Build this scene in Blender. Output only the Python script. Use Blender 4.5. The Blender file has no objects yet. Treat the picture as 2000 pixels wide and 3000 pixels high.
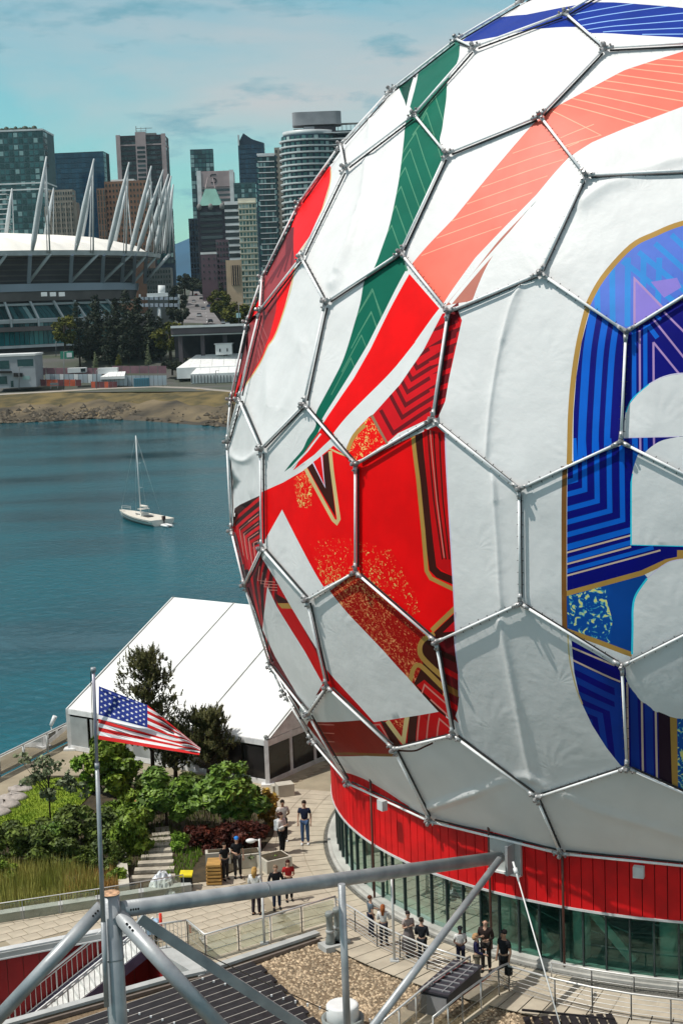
import bpy, bmesh, math, random
import numpy as np
from mathutils import Vector, Matrix
from mathutils.geometry import delaunay_2d_cdt
random.seed(7)
RNG = np.random.RandomState(5)

# ------------------------------------------------------------ camera, sky, sun
scene = bpy.context.scene
COL = scene.collection
F = 4592.2; PPX, PPY = 1000.0, 1500.0          # long lens, photo 2000 x 3000
PITCH = 0.1309; ROLL = -0.03792; CAMH = 21.9
fw = np.array([0, math.cos(PITCH), -math.sin(PITCH)])
up0 = np.array([0, math.sin(PITCH), math.cos(PITCH)])
rt0 = np.array([1.0, 0, 0])
rt = rt0 * math.cos(ROLL) + up0 * math.sin(ROLL)
up = -rt0 * math.sin(ROLL) + up0 * math.cos(ROLL)
CAM = np.array([0, 0, CAMH])

def ray(x, y):
    d = fw + rt * ((x - PPX) / F) + up * ((PPY - y) / F)
    return d / np.linalg.norm(d)
def atz(x, y, z=0.0):
    d = ray(x, y); return CAM + d * ((z - CAMH) / d[2])
def aty(x, y, Y):
    d = ray(x, y); return CAM + d * (Y / d[1])
def proj(X):
    X = np.asarray(X, float) - CAM; z = X @ fw
    return np.stack([PPX + F * (X @ rt) / z, PPY - F * (X @ up) / z], -1)
def hgt(base, y):
    """height z at which the vertical line over base shows at photo row y"""
    lo, hi = base[2] - 60.0, base[2] + 400.0
    for _ in range(50):
        m = (lo + hi) / 2
        if proj([base[0], base[1], m])[1] > y: lo = m
        else: hi = m
    return lo

cam_d = bpy.data.cameras.new('camera'); cam = bpy.data.objects.new('camera', cam_d); COL.objects.link(cam)
cam_d.sensor_fit = 'VERTICAL'; cam_d.sensor_height = 36.0; cam_d.lens = 36.0 * F / 3000.0
cam_d.clip_start = 0.5; cam_d.clip_end = 30000
cam.matrix_world = Matrix(((rt[0], up[0], -fw[0], CAM[0]), (rt[1], up[1], -fw[1], CAM[1]), (rt[2], up[2], -fw[2], CAM[2]), (0, 0, 0, 1)))
scene.camera = cam

SUN_EL = math.radians(60); SUN_AZ = math.atan2(-0.965, -0.262)   # sun high on the left, slightly behind the camera
world = bpy.data.worlds.new('World'); scene.world = world; world.use_nodes = True
nt = world.node_tree; nt.nodes.clear()
def wn(t, **k):
    n = nt.nodes.new(t)
    for a, b in k.items(): setattr(n, a, b)
    return n
w_out = wn('ShaderNodeOutputWorld'); w_bg = wn('ShaderNodeBackground')
w_sky = wn('ShaderNodeTexSky', sky_type='NISHITA', sun_disc=False, sun_elevation=SUN_EL, sun_rotation=SUN_AZ)
w_sky.air_density = 1.0; w_sky.dust_density = 0.6; w_sky.ozone_density = 1.5
w_bg.inputs['Strength'].default_value = 0.13
w_geo = wn('ShaderNodeTexCoord')
w_map = wn('ShaderNodeMapping'); w_map.inputs['Scale'].default_value = (1.0, 1.0, 3.6)
w_n1 = wn('ShaderNodeTexNoise'); w_n1.inputs['Scale'].default_value = 3.2; w_n1.inputs['Detail'].default_value = 7; w_n1.inputs['Roughness'].default_value = 0.55; w_n1.inputs['Distortion'].default_value = 0.4
w_n2 = wn('ShaderNodeTexNoise'); w_n2.inputs['Scale'].default_value = 14.0; w_n2.inputs['Detail'].default_value = 6; w_n2.inputs['Roughness'].default_value = 0.6
w_r1 = wn('ShaderNodeValToRGB'); w_r1.color_ramp.elements[0].position = 0.45; w_r1.color_ramp.elements[1].position = 0.74
w_r2 = wn('ShaderNodeValToRGB'); w_r2.color_ramp.elements[0].position = 0.54; w_r2.color_ramp.elements[1].position = 0.68
w_tint = wn('ShaderNodeMix', data_type='RGBA', blend_type='MULTIPLY'); w_tint.inputs['Factor'].default_value = 1.0
w_tint.inputs['B'].default_value = (0.50, 0.90, 0.80, 1)
w_m1 = wn('ShaderNodeMix', data_type='RGBA'); w_m1.inputs['B'].default_value = (4.6, 4.15, 4.1, 1)
w_m2 = wn('ShaderNodeMix', data_type='RGBA'); w_m2.inputs['B'].default_value = (0.9, 2.6, 3.3, 1)
w_sc1 = wn('ShaderNodeMath', operation='MULTIPLY'); w_sc1.inputs[1].default_value = 0.80
w_sc2 = wn('ShaderNodeMath', operation='MULTIPLY'); w_sc2.inputs[1].default_value = 0.75
lk = nt.links.new
lk(w_geo.outputs['Generated'], w_map.inputs['Vector'])
lk(w_map.outputs['Vector'], w_n1.inputs['Vector']); lk(w_map.outputs['Vector'], w_n2.inputs['Vector'])
w_sep = wn('ShaderNodeSeparateXYZ'); w_el = wn('ShaderNodeMath', operation='MULTIPLY_ADD'); w_el.inputs[1].default_value = 0.75; w_el.use_clamp = False   # unseen overhead cloud added to take the teal cast off the light
lk(w_geo.outputs['Generated'], w_sep.inputs[0]); w_sq = wn('ShaderNodeMath', operation='MULTIPLY'); lk(w_sep.outputs['Z'], w_sq.inputs[0]); lk(w_sep.outputs['Z'], w_sq.inputs[1]); lk(w_sq.outputs[0], w_el.inputs[0]); lk(w_n1.outputs['Fac'], w_el.inputs[2]); lk(w_el.outputs[0], w_r1.inputs['Fac']); lk(w_n2.outputs['Fac'], w_r2.inputs['Fac'])
lk(w_sky.outputs['Color'], w_tint.inputs['A'])
lk(w_tint.outputs['Result'], w_m1.inputs['A']); lk(w_r1.outputs['Color'], w_sc1.inputs[0]); lk(w_sc1.outputs[0], w_m1.inputs['Factor'])
lk(w_m1.outputs['Result'], w_m2.inputs['A']); lk(w_r2.outputs['Color'], w_sc2.inputs[0]); lk(w_sc2.outputs[0], w_m2.inputs['Factor'])
lk(w_m2.outputs['Result'], w_bg.inputs['Color']); lk(w_bg.outputs[0], w_out.inputs['Surface'])

sun_d = bpy.data.lights.new('sun', 'SUN'); sun_o = bpy.data.objects.new('sun', sun_d); COL.objects.link(sun_o)
sun_d.energy = 3.5; sun_d.angle = math.radians(0.5); sun_d.color = (1.0, 0.96, 0.89)
sd = Vector((math.sin(SUN_AZ) * math.cos(SUN_EL), math.cos(SUN_AZ) * math.cos(SUN_EL), math.sin(SUN_EL)))
sun_o.rotation_euler = sd.to_track_quat('Z', 'Y').to_euler(); sun_o.location = (-40, -20, 80)
vs = scene.view_settings
vs.view_transform = 'Standard'; vs.look = 'None'; vs.exposure = 0.16; vs.gamma = 1.0; vs.use_curve_mapping = False

# ------------------------------------------------------------ materials
MATS = {}
def lin(c):
    return tuple(((v / 255.0) / 12.92 if v / 255.0 <= 0.04045 else ((v / 255.0 + 0.055) / 1.055) ** 2.4) for v in c)
def mat(name, rgb, rough=0.6, noise=0.12, scale=3.0, bump=0.0, bscale=None, metal=0.0, spec=0.4, island=0.0, rgb2=None, detail=4.0, lo=0.35, hi=0.65, stretch=None):
    """procedural Principled material; rgb is linear albedo; rgb2 is a second colour mixed in by noise"""
    if name in MATS: return MATS[name]
    m = bpy.data.materials.new(name); m.use_nodes = True; t = m.node_tree
    b = t.nodes['Principled BSDF']
    b.inputs['Roughness'].default_value = rough; b.inputs['Metallic'].default_value = metal
    b.inputs['Specular IOR Level'].default_value = spec
    tc = t.nodes.new('ShaderNodeTexCoord'); vec = tc.outputs['Object']
    if stretch:
        mp = t.nodes.new('ShaderNodeMapping'); mp.inputs['Scale'].default_value = stretch
        t.links.new(vec, mp.inputs['Vector']); vec = mp.outputs['Vector']
    n = t.nodes.new('ShaderNodeTexNoise'); n.inputs['Scale'].default_value = scale; n.inputs['Detail'].default_value = detail
    t.links.new(vec, n.inputs['Vector'])
    rp = t.nodes.new('ShaderNodeValToRGB'); e = rp.color_ramp.elements
    c2 = rgb2 if rgb2 else tuple(min(1, v * (1 + noise)) for v in rgb)
    c1 = rgb if rgb2 else tuple(v * (1 - noise) for v in rgb)
    e[0].position = lo; e[1].position = hi; e[0].color = (*c1, 1); e[1].color = (*c2, 1)
    t.links.new(n.outputs['Fac'], rp.inputs['Fac']); col = rp.outputs['Color']
    if island:
        g = t.nodes.new('ShaderNodeNewGeometry'); mr = t.nodes.new('ShaderNodeMapRange')
        mr.inputs['To Min'].default_value = 1 - island; mr.inputs['To Max'].default_value = 1 + island
        t.links.new(g.outputs['Random Per Island'], mr.inputs['Value'])
        mx = t.nodes.new('ShaderNodeVectorMath'); mx.operation = 'SCALE'
        t.links.new(col, mx.inputs[0]); t.links.new(mr.outputs['Result'], mx.inputs['Scale']); col = mx.outputs['Vector']
    t.links.new(col, b.inputs['Base Color'])
    if bump:
        n2 = t.nodes.new('ShaderNodeTexNoise'); n2.inputs['Scale'].default_value = bscale or scale * 3; n2.inputs['Detail'].default_value = 5
        t.links.new(vec, n2.inputs['Vector'])
        bp = t.nodes.new('ShaderNodeBump'); bp.inputs['Strength'].default_value = bump; bp.inputs['Distance'].default_value = 0.1
        t.links.new(n2.outputs['Fac'], bp.inputs['Height']); t.links.new(bp.outputs['Normal'], b.inputs['Normal'])
    MATS[name] = m
    return m

def glass_mat(name, tint, through=0.6, rough=0.03):
    m = bpy.data.materials.new(name); m.use_nodes = True; t = m.node_tree; t.nodes.clear()
    o = t.nodes.new('ShaderNodeOutputMaterial'); tr = t.nodes.new('ShaderNodeBsdfTransparent'); gl = t.nodes.new('ShaderNodeBsdfGlossy')
    gl.inputs['Roughness'].default_value = rough; tr.inputs['Color'].default_value = (*tint, 1)
    fr = t.nodes.new('ShaderNodeFresnel'); fr.inputs['IOR'].default_value = 1.45
    ma = t.nodes.new('ShaderNodeMath'); ma.operation = 'MULTIPLY_ADD'; ma.inputs[1].default_value = 0.55; ma.inputs[2].default_value = 1 - through; ma.use_clamp = True
    mx = t.nodes.new('ShaderNodeMixShader')
    t.links.new(fr.outputs[0], ma.inputs[0]); t.links.new(ma.outputs[0], mx.inputs['Fac'])
    t.links.new(tr.outputs[0], mx.inputs[1]); t.links.new(gl.outputs[0], mx.inputs[2]); t.links.new(mx.outputs[0], o.inputs['Surface'])
    MATS[name] = m
    return m

def speckle_mat(name, base, fleck, fleck2, scale, lo, hi, mod=0.45):
    m = bpy.data.materials.new(name); m.use_nodes = True; t = m.node_tree; b = t.nodes['Principled BSDF']
    b.inputs['Roughness'].default_value = 0.5; b.inputs['Specular IOR Level'].default_value = 0.12
    tc = t.nodes.new('ShaderNodeTexCoord')
    n = t.nodes.new('ShaderNodeTexNoise'); n.inputs['Scale'].default_value = scale; n.inputs['Detail'].default_value = 2; n.inputs['Distortion'].default_value = 1.5
    n3 = t.nodes.new('ShaderNodeTexNoise'); n3.inputs['Scale'].default_value = mod; n3.inputs['Detail'].default_value = 2
    mm = t.nodes.new('ShaderNodeMath'); mm.operation = 'MULTIPLY_ADD'; mm.inputs[1].default_value = 0.45; mm.inputs[2].default_value = -0.225
    ad = t.nodes.new('ShaderNodeMath'); ad.operation = 'ADD'
    r = t.nodes.new('ShaderNodeValToRGB'); e = r.color_ramp.elements
    e[0].position = lo; e[0].color = (*base, 1); e[1].position = hi; e[1].color = (*fleck, 1)
    x = r.color_ramp.elements.new(min(1, hi + 0.07)); x.color = (*fleck2, 1)
    for nn in (n, n3): t.links.new(tc.outputs['Object'], nn.inputs['Vector'])
    t.links.new(n3.outputs['Fac'], mm.inputs[0]); t.links.new(n.outputs['Fac'], ad.inputs[0]); t.links.new(mm.outputs[0], ad.inputs[1])
    t.links.new(ad.outputs[0], r.inputs['Fac']); t.links.new(r.outputs['Color'], b.inputs['Base Color'])
    MATS[name] = m
    return m

# ------------------------------------------------------------ object helpers
def tag(o, label=None, cat=None, group=None, kind=None):
    if label: o['label'] = label
    if cat: o['category'] = cat
    if group: o['group'] = group
    if kind: o['kind'] = kind
    return o
def empty(name, loc, label=None, cat=None, group=None):
    o = bpy.data.objects.new(name, None); COL.objects.link(o); o.location = tuple(float(v) for v in loc)
    o.empty_display_size = 0.5
    return tag(o, label, cat, group)
def world_loc(o):
    l = Vector(o.location)
    while o.parent: o = o.parent; l += Vector(o.location)
    return l
def link(name, me, parent=None, loc=None):
    o = bpy.data.objects.new(name, me); COL.objects.link(o)
    if parent: o.parent = parent
    if loc is not None: o.location = loc
    return o
def copy_tree(o, parent=None):
    c = o.copy(); COL.objects.link(c)
    if parent: c.parent = parent
    for ch in o.children: copy_tree(ch, c)
    return c

class MB:
    def __init__(s): s.v = []; s.f = []; s.m = []; s.sm = []
    def add(s, vs_, fs, mi=0, smooth=False):
        b = len(s.v); s.v.extend(tuple(float(c) for c in v) for v in vs_)
        for f in fs: s.f.append(tuple(b + i for i in f)); s.m.append(mi); s.sm.append(smooth)
        return s
    def box(s, c, size, rz=0.0, mi=0, axes=None):
        c = np.asarray(c, float); h = np.asarray(size, float) / 2
        if axes is None:
            axes = np.array([[math.cos(rz), math.sin(rz), 0], [-math.sin(rz), math.cos(rz), 0], [0, 0, 1.0]])
        vs_ = [c + axes[0] * h[0] * a + axes[1] * h[1] * b + axes[2] * h[2] * d for d in (-1, 1) for b in (-1, 1) for a in (-1, 1)]
        return s.add(vs_, [(0, 2, 3, 1), (4, 5, 7, 6), (0, 1, 5, 4), (2, 6, 7, 3), (0, 4, 6, 2), (1, 3, 7, 5)], mi)
    def bar(s, a, b, w, h=None, mi=0, upv=(0, 0, 1)):
        """rectangular bar from a to b, width w, height h"""
        a = np.asarray(a, float); b = np.asarray(b, float); d = b - a; L = np.linalg.norm(d); d /= L
        u = np.asarray(upv, float); sd_ = np.cross(d, u)
        if np.linalg.norm(sd_) < 1e-4: sd_ = np.cross(d, (0, 1.0, 0))
        sd_ /= np.linalg.norm(sd_); u = np.cross(sd_, d)
        return s.box((a + b) / 2, (L, w, h or w), axes=np.array([d, sd_, u]), mi=mi)
    def tube(s, pts, r, n=8, mi=0, cap=True, smooth=True):
        pts = [np.asarray(p, float) for p in pts]; rs = r if hasattr(r, '__len__') else [r] * len(pts)
        b0 = len(s.v); ref = None
        for i, p in enumerate(pts):
            d = pts[min(i + 1, len(pts) - 1)] - pts[max(i - 1, 0)]; d = d / np.linalg.norm(d)
            if ref is None:
                ref = np.cross(d, (0, 0, 1.0))
                if np.linalg.norm(ref) < 1e-3: ref = np.array([1.0, 0, 0])
            ref = ref - d * (ref @ d); ref /= np.linalg.norm(ref); q = np.cross(d, ref)
            for k in range(n):
                a = 2 * math.pi * k / n; s.v.append(tuple(p + (ref * math.cos(a) + q * math.sin(a)) * rs[i]))
        for i in range(len(pts) - 1):
            for k in range(n):
                k2 = (k + 1) % n
                s.f.append((b0 + i * n + k, b0 + i * n + k2, b0 + (i + 1) * n + k2, b0 + (i + 1) * n + k)); s.m.append(mi); s.sm.append(smooth)
        if cap:
            s.f.append(tuple(b0 + k for k in reversed(range(n)))); s.m.append(mi); s.sm.append(False)
            e = b0 + (len(pts) - 1) * n
            s.f.append(tuple(e + k for k in range(n))); s.m.append(mi); s.sm.append(False)
        return s
    def prism(s, poly, z0, z1, mi=0, bottom=True):
        n = len(poly)
        area = sum(poly[i][0] * poly[(i + 1) % n][1] - poly[(i + 1) % n][0] * poly[i][1] for i in range(n))
        if area < 0: poly = poly[::-1]
        vs_ = [(p[0], p[1], z0) for p in poly] + [(p[0], p[1], z1) for p in poly]
        fs = [(i, (i + 1) % n, n + (i + 1) % n, n + i) for i in range(n)] + [tuple(range(n, 2 * n))]
        if bottom: fs.append(tuple(reversed(range(n))))
        return s.add(vs_, fs, mi)
    def lathe(s, prof, c, n=16, mi=0, smooth=True, axis=None):
        """profile of (r, z) turned about the vertical axis through c"""
        c = np.asarray(c, float); b0 = len(s.v)
        for r, z in prof:
            for k in range(n):
                a = 2 * math.pi * k / n; s.v.append((c[0] + r * math.cos(a), c[1] + r * math.sin(a), c[2] + z))
        for i in range(len(prof) - 1):
            for k in range(n):
                k2 = (k + 1) % n
                s.f.append((b0 + i * n + k, b0 + i * n + k2, b0 + (i + 1) * n + k2, b0 + (i + 1) * n + k)); s.m.append(mi); s.sm.append(smooth)
        e = b0 + (len(prof) - 1) * n
        s.f.append(tuple(b0 + k for k in reversed(range(n)))); s.m.append(mi); s.sm.append(False)
        s.f.append(tuple(e + k for k in range(n))); s.m.append(mi); s.sm.append(False)
        return s
    def ball(s, c, r, seg=8, rings=6, mi=0):
        r3 = r if hasattr(r, '__len__') else (r, r, r)
        b0 = len(s.v)
        for i in range(rings + 1):
            t_ = math.pi * i / rings
            for k in range(seg):
                a = 2 * math.pi * k / seg
                s.v.append((c[0] + r3[0] * math.sin(t_) * math.cos(a), c[1] + r3[1] * math.sin(t_) * math.sin(a), c[2] - r3[2] * math.cos(t_)))
        for i in range(rings):
            for k in range(seg):
                k2 = (k + 1) % seg
                s.f.append((b0 + i * seg + k, b0 + i * seg + k2, b0 + (i + 1) * seg + k2, b0 + (i + 1) * seg + k)); s.m.append(mi); s.sm.append(True)
        return s
    def mesh(s, name, mats, off=(0, 0, 0)):
        me = bpy.data.meshes.new(name)
        v = np.array(s.v, float) - np.asarray(off, float) if s.v else np.zeros((0, 3))
        me.from_pydata(v.tolist(), [], s.f)
        mats = mats if isinstance(mats, (list, tuple)) else [mats]
        for m in mats: me.materials.append(m)
        if len(mats) > 1: me.polygons.foreach_set('material_index', s.m)
        if any(s.sm): me.polygons.foreach_set('use_smooth', s.sm)
        me.update()
        return me
    def build(s, name, mats, parent=None, **kw):
        """mesh given in world space; the origin goes to the parent's base, or to the mesh's own foot"""
        if parent is not None:
            off = np.array(world_loc(parent)); loc = (0, 0, 0)
        else:
            a = np.array(s.v); off = np.array([(a[:, 0].min() + a[:, 0].max()) / 2, (a[:, 1].min() + a[:, 1].max()) / 2, a[:, 2].min()]); loc = off.tolist()
        o = link(name, s.mesh(name, mats, off), parent, loc)
        return tag(o, **kw)

# ============================================================ THE DOME
DS = np.array([15.05, 62.55, 15.06]); DR = 19.55; RD = 15.9     # sphere centre, radius; drum radius
ZRED = 2.17                                                     # underside of the red cladding
def on_sphere(x, y, R=DR):
    d = ray(x, y); D = DS - CAM; b = d @ D; q = b * b - D @ D + R * R
    X = CAM + d * (b - math.sqrt(max(q, 0.0)))
    n = X - DS; return DS + n / np.linalg.norm(n) * R
N2 = dict(A1=(1526, 0), A2=(1654, 38), A3=(1335, 114), A4=(1385, 137), A5=(1770, 139), A6=(1139, 260), A7=(1212, 335), A8=(1580, 339),
 A9=(1306, 450), A10=(1713, 512), A11=(1008, 491), A12=(996, 424), A13=(1172, 740), A14=(1581, 800), A15=(1311, 913), A16=(1832, 972),
 B1=(881, 754), B2=(952, 886), B3=(760, 810), B4=(760, 910), B5=(720, 944), B7=(889, 1185), B8=(698, 1169), B9=(673, 1170), B10=(656, 1295),
 BS=(872, 596), B12=(1265, 1228), C5=(1519, 1433), C6=(1817, 1295), D1=(762, 1316), D3=(1040, 1360), D4=(765, 1605), D5=(665, 1556),
 D6=(1040, 1676), D7=(715, 1714), D8=(898, 1758), D9=(1276, 1881), D10=(956, 2011), D11=(790, 1952), D12=(823, 2039), E1=(1522, 1768),
 E2=(1820, 1952), E3=(1325, 2154), E4=(1835, 2250), E5=(1570, 2337), F2=(900, 2092), F3=(1152, 2195), F5=(1018, 2295), F6=(1258, 2407),
 G1=(1640, 2501), X1=(2095, 808), X2=(2085, 496), X3=(2210, 640), X4=(2085, 122), X5=(2230, 310), X6=(1800, -48), X7=(2050, -120), X8=(1655, -75),
 X9=(2085, 1432), X10=(2100, 1812), X11=(2340, 900), X12=(2330, 1290), X13=(2350, 1950), X14=(2105, 2372), X15=(2345, 2250), G2=(2080, 2545),
 X16=(2350, 1700), X17=(2350, 1440), D13=(905, 2175))
HEX = ['A4 A7 A9 A8 A5 A2', 'A9 A13 A15 A14 A10 A8', 'A7 A11 B1 B2 A13 A9', 'A3 A4 A7 A11 A12 A6', 'A12 A11 B1 B4 B3 BS', 'B1 B4 B8 D1 B7 B2',
 'B2 B7 D3 B12 A15 A13', 'A15 B12 C5 C6 A16 A14', 'A14 A16 X1 X3 X2 A10', 'A8 A10 X2 X5 X4 A5', 'A2 A5 X4 X7 X6', 'A3 A4 A2 X6 X8 A1',
 'B3 B4 B8 B10 B9 B5', 'B8 D1 D4 D7 D5 B10', 'D1 B7 D3 D6 D8 D4', 'D3 B12 C5 E1 D9 D6', 'C5 C6 X9 X10 E2 E1', 'A16 X1 X11 X12 X9 C6',
 'D6 D9 E3 F3 D10 D8', 'D4 D8 D10 F2 D11 D7', 'E1 E2 E4 E5 E3 D9', 'E2 X10 X13 X15 X14 E4', 'D10 F3 F6 F5 F2', 'F3 E3 E5 G1 F6', 'E5 E4 X14 G2 G1',
 'D11 F2 F5 D13 D12', 'X9 X12 X17 X16 X10', 'X10 X16 X13']
HEX = [h.split() for h in HEX]
N3 = {k: on_sphere(*p) for k, p in N2.items()}
RIN = DR - 0.16
N3i = {k: on_sphere(*p, R=RIN) for k, p in N2.items()}

def conv(x0, y0, s): return lambda *q: [(x0 + q[i] / s, y0 + q[i + 1] / s) for i in range(0, len(q), 2)]
cA = conv(1000, 0, 1.568); cB = conv(640, 600, 2.24); cC = conv(1200, 800, 1.96); cD = conv(640, 1250, 1.96)
cE = conv(1200, 1600, 1.96); cF = conv(750, 1900, 2.24); c2 = conv(500, 300, 2.8); cG = conv(1750, 1000, 3.36)
def cr(p, n=5, closed=False):
    """smooth curve through points"""
    p = [np.array(q, float) for q in p]; out = []; m = len(p)
    rng = range(m if closed else m - 1)
    for i in rng:
        if closed: a, b, c, d = p[i - 1], p[i], p[(i + 1) % m], p[(i + 2) % m]
        else: a, b, c, d = p[max(i - 1, 0)], p[i], p[i + 1], p[min(i + 2, m - 1)]
        for k in range(n):
            t = k / n; out.append(tuple(0.5 * (2 * b + (c - a) * t + (2 * a - 5 * b + 4 * c - d) * t * t + (3 * b - a - 3 * c + d) * t ** 3)))
    if not closed: out.append(tuple(p[-1]))
    return out
def stroke(p, w):
    p = [np.array(q, float) for q in p]; L = []; R = []
    for i, q in enumerate(p):
        a = p[max(i - 1, 0)]; b = p[min(i + 1, len(p) - 1)]
        d1 = q - a; d2 = b - q
        t1 = d1 / (np.linalg.norm(d1) or 1); t2 = d2 / (np.linalg.norm(d2) or 1)
        if i == 0: t1 = t2
        if i == len(p) - 1: t2 = t1
        n1 = np.array([-t1[1], t1[0]]); n2 = np.array([-t2[1], t2[0]]); m = n1 + n2; m /= (np.linalg.norm(m) or 1)
        k = w / 2 / max(m @ n1, 0.45); L.append(tuple(q + m * k)); R.append(tuple(q - m * k))
    return L + R[::-1]
ART = []                                      # (colour, polygon, only-over set)
def S(c, p, over=None): ART.append((c, p, over))
def L(c, p, w, over=None): ART.append((c, stroke(p, w), over))

# -- the printed design, colour areas in order of painting
# upper blue sweep
S('blue', cA(548,190, 715,82, 850,72, 1000,40, 1130,12, 1250,18, 1400,32, 1568,46, 1800,76, 1800,215, 1568,176, 1350,166, 1150,154, 1075,126, 860,138, 700,172, 600,192))
for a in ((1060,70,1480,4), (1085,95,1700,12), (1100,118,1800,46), (1125,138,1800,84), (1200,152,1800,124), (1380,163,1800,158)):
    L('skyline', cA(*a), 2.2, ('blue',))
# green sweep
gl_ = cr(cA(545,196, 540,262, 515,320, 488,375, 483,470, 466,590, 452,650, 472,708)) + cA(372,930, 268,1152)
gr_ = cB(1245,428, 1120,680, 1000,925, 880,1130, 770,1288, 690,1412)
g_low = cD(586,0, 560,85, 520,150, 440,235, 380,270)
g_left = cr(cD(380,268, 430,205, 490,135, 520,70, 560,0) + cB(640,1376, 700,1268, 770,1140, 832,1012, 890,830, 938,650, 962,490) +
            cA(150,1232) +
            cA(190,1142, 226,1040, 262,880, 281,760, 291,650, 296,560, 322,505, 300,480, 262,398))
S('green', gl_ + gr_ + g_low + g_left + cA(240,402, 340,322, 440,255, 522,190))
L('white', cA(352,312, 328,420, 304,500), 13)
S('darkgreen', cA(240,402, 342,320, 322,400, 300,492, 275,402))
for q in ((430, 440), (345, 610), (322, 690), (300, 775), (280, 862), (256, 950), (236, 1040), (150, 1335), (146, 1438), (392, 520)):
    L('greenline', cA(q[0] - 62, q[1] + 105, q[0], q[1], q[0] + 78, q[1] + 240), 2.6, ('green',))
for q in ((1015, 555), (1012, 706), (950, 860), (880, 1010)):
    L('greenline', cB(q[0] - 130, q[1] + 240, q[0], q[1], q[0] + 120, q[1] + 300), 2.6, ('green',))
# red sweep through three panels
S('glare_red', cA(935,518, 1090,440, 1300,330, 1440,282, 1568,240, 1800,158, 1800,430, 1568,500, 1300,600, 1150,662, 1075,704, 1045,722, 900,900, 760,1044, 620,1190, 470,1392, 455,1395, 325,1212, 420,1112, 520,1010, 700,790, 880,572))  # the red's sun glare on these panels is put into a lighter colour
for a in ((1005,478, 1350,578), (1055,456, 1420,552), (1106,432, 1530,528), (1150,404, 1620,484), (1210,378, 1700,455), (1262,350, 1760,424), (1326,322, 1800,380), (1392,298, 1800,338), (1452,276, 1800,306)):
    L('salmonline', cA(*a), 2.6, ('glare_red',))
L('salmonline', cA(965,512, 1192,630, 1020,672), 2.6, ('glare_red',))
for k in range(7):
    y = 640 + k * 78; x = 860 - k * 70
    L('salmonline', cA(x - 70, y + 70, x + 300, y - 60), 2.0, ('glare_red',))
S('glare_darkred', cr(cA(478,1405, 600,1268, 720,1120, 830,1003, 905,922)) + cr(cA(905,922, 790,1062, 680,1212, 600,1382)))  # dark red sliver, paled in colour for the strong sun on this panel
S('darkgreen', cA(846,985, 905,922, 832,1010))
S('red', cB(1255,455, 1450,680, 1300,900) + cr(cB(1300,905, 1150,1095, 1000,1255, 850,1412, 770,1500)) + cD(650,66, 560,160, 440,250, 500,155, 570,45, 590,10) + cB(690,1432, 780,1312, 900,1142, 1010,950, 1130,702))
S('redzig', cB(1470,715, 1568,690, 1600,760, 1480,1300, 1440,1400, 1390,1400, 1180,1500, 1110,1560, 1020,1385, 1200,1185, 1350,960))
for k, a in enumerate(((1345,880), (1330,985), (1310,1075), (1277,1150), (1250,1232), (1236,1318), (1212,1398), (1150,1500))):
    L('darkred', cB(a[0] - 75, a[1] - 150, a[0], a[1], a[0] + 260, a[1] - 175), 11, ('redzig',))
S('darkred', cB(1490,700, 1575,640, 1568,830, 1490,1290, 1440,1400, 1400,1400))
for k in range(7): L('redzig', cB(1390, 860 + k * 92, 1580, 790 + k * 92), 14, ('darkred',))
L('taupe', cB(1012,1385, 1060,1480, 1105,1575), 11)
S('redfleck', cB(1000,1392, 1012,1400, 1100,1568) + cD(935,112, 790,210, 735,125, 760,80, 800,20))
L('gold', cr(cD(850,-8, 790,50, 755,110, 745,135)), 12)
# limb reds
S('red', c2(1300,498, 1316,525, 1319,560, 1310,660, 1240,880, 1140,1100, 1062,1215, 1030,1262) + cB(540,350, 500,410, 490,480, 450,650, 410,790, 350,920, 270,1060, 170,1195) + [(698, 1169), (655, 1300), (640, 1240), (700, 780), (850, 560), (950, 465)])
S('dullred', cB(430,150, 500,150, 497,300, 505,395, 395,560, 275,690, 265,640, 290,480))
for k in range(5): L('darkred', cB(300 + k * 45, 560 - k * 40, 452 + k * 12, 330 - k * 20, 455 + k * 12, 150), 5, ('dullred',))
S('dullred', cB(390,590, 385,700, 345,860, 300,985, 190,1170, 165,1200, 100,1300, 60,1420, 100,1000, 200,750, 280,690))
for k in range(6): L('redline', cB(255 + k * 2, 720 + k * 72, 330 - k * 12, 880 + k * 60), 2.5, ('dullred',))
L('palegold', cr(cB(503,412, 480,560, 440,700, 400,820, 350,925, 270,1062, 172,1196)), 4)
L('palegold', cr(c2(1318,540, 1312,660, 1244,880, 1148,1095, 1072,1215)), 3)
# white rim of the sweeps
for a in (cB(1240,440, 1120,690, 1000,930, 885,1120, 780,1285, 690,1415), cr(cB(1470,690, 1320,905, 1150,1110, 1000,1262, 860,1400, 770,1500)) + cD(690,60, 610,150, 520,220, 440,262), cA(500,1395, 640,1235, 780,1080, 880,960)): L('white', a, 10)
L('white', cD(590,40, 520,140, 430,235, 380,270), 5)
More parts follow.
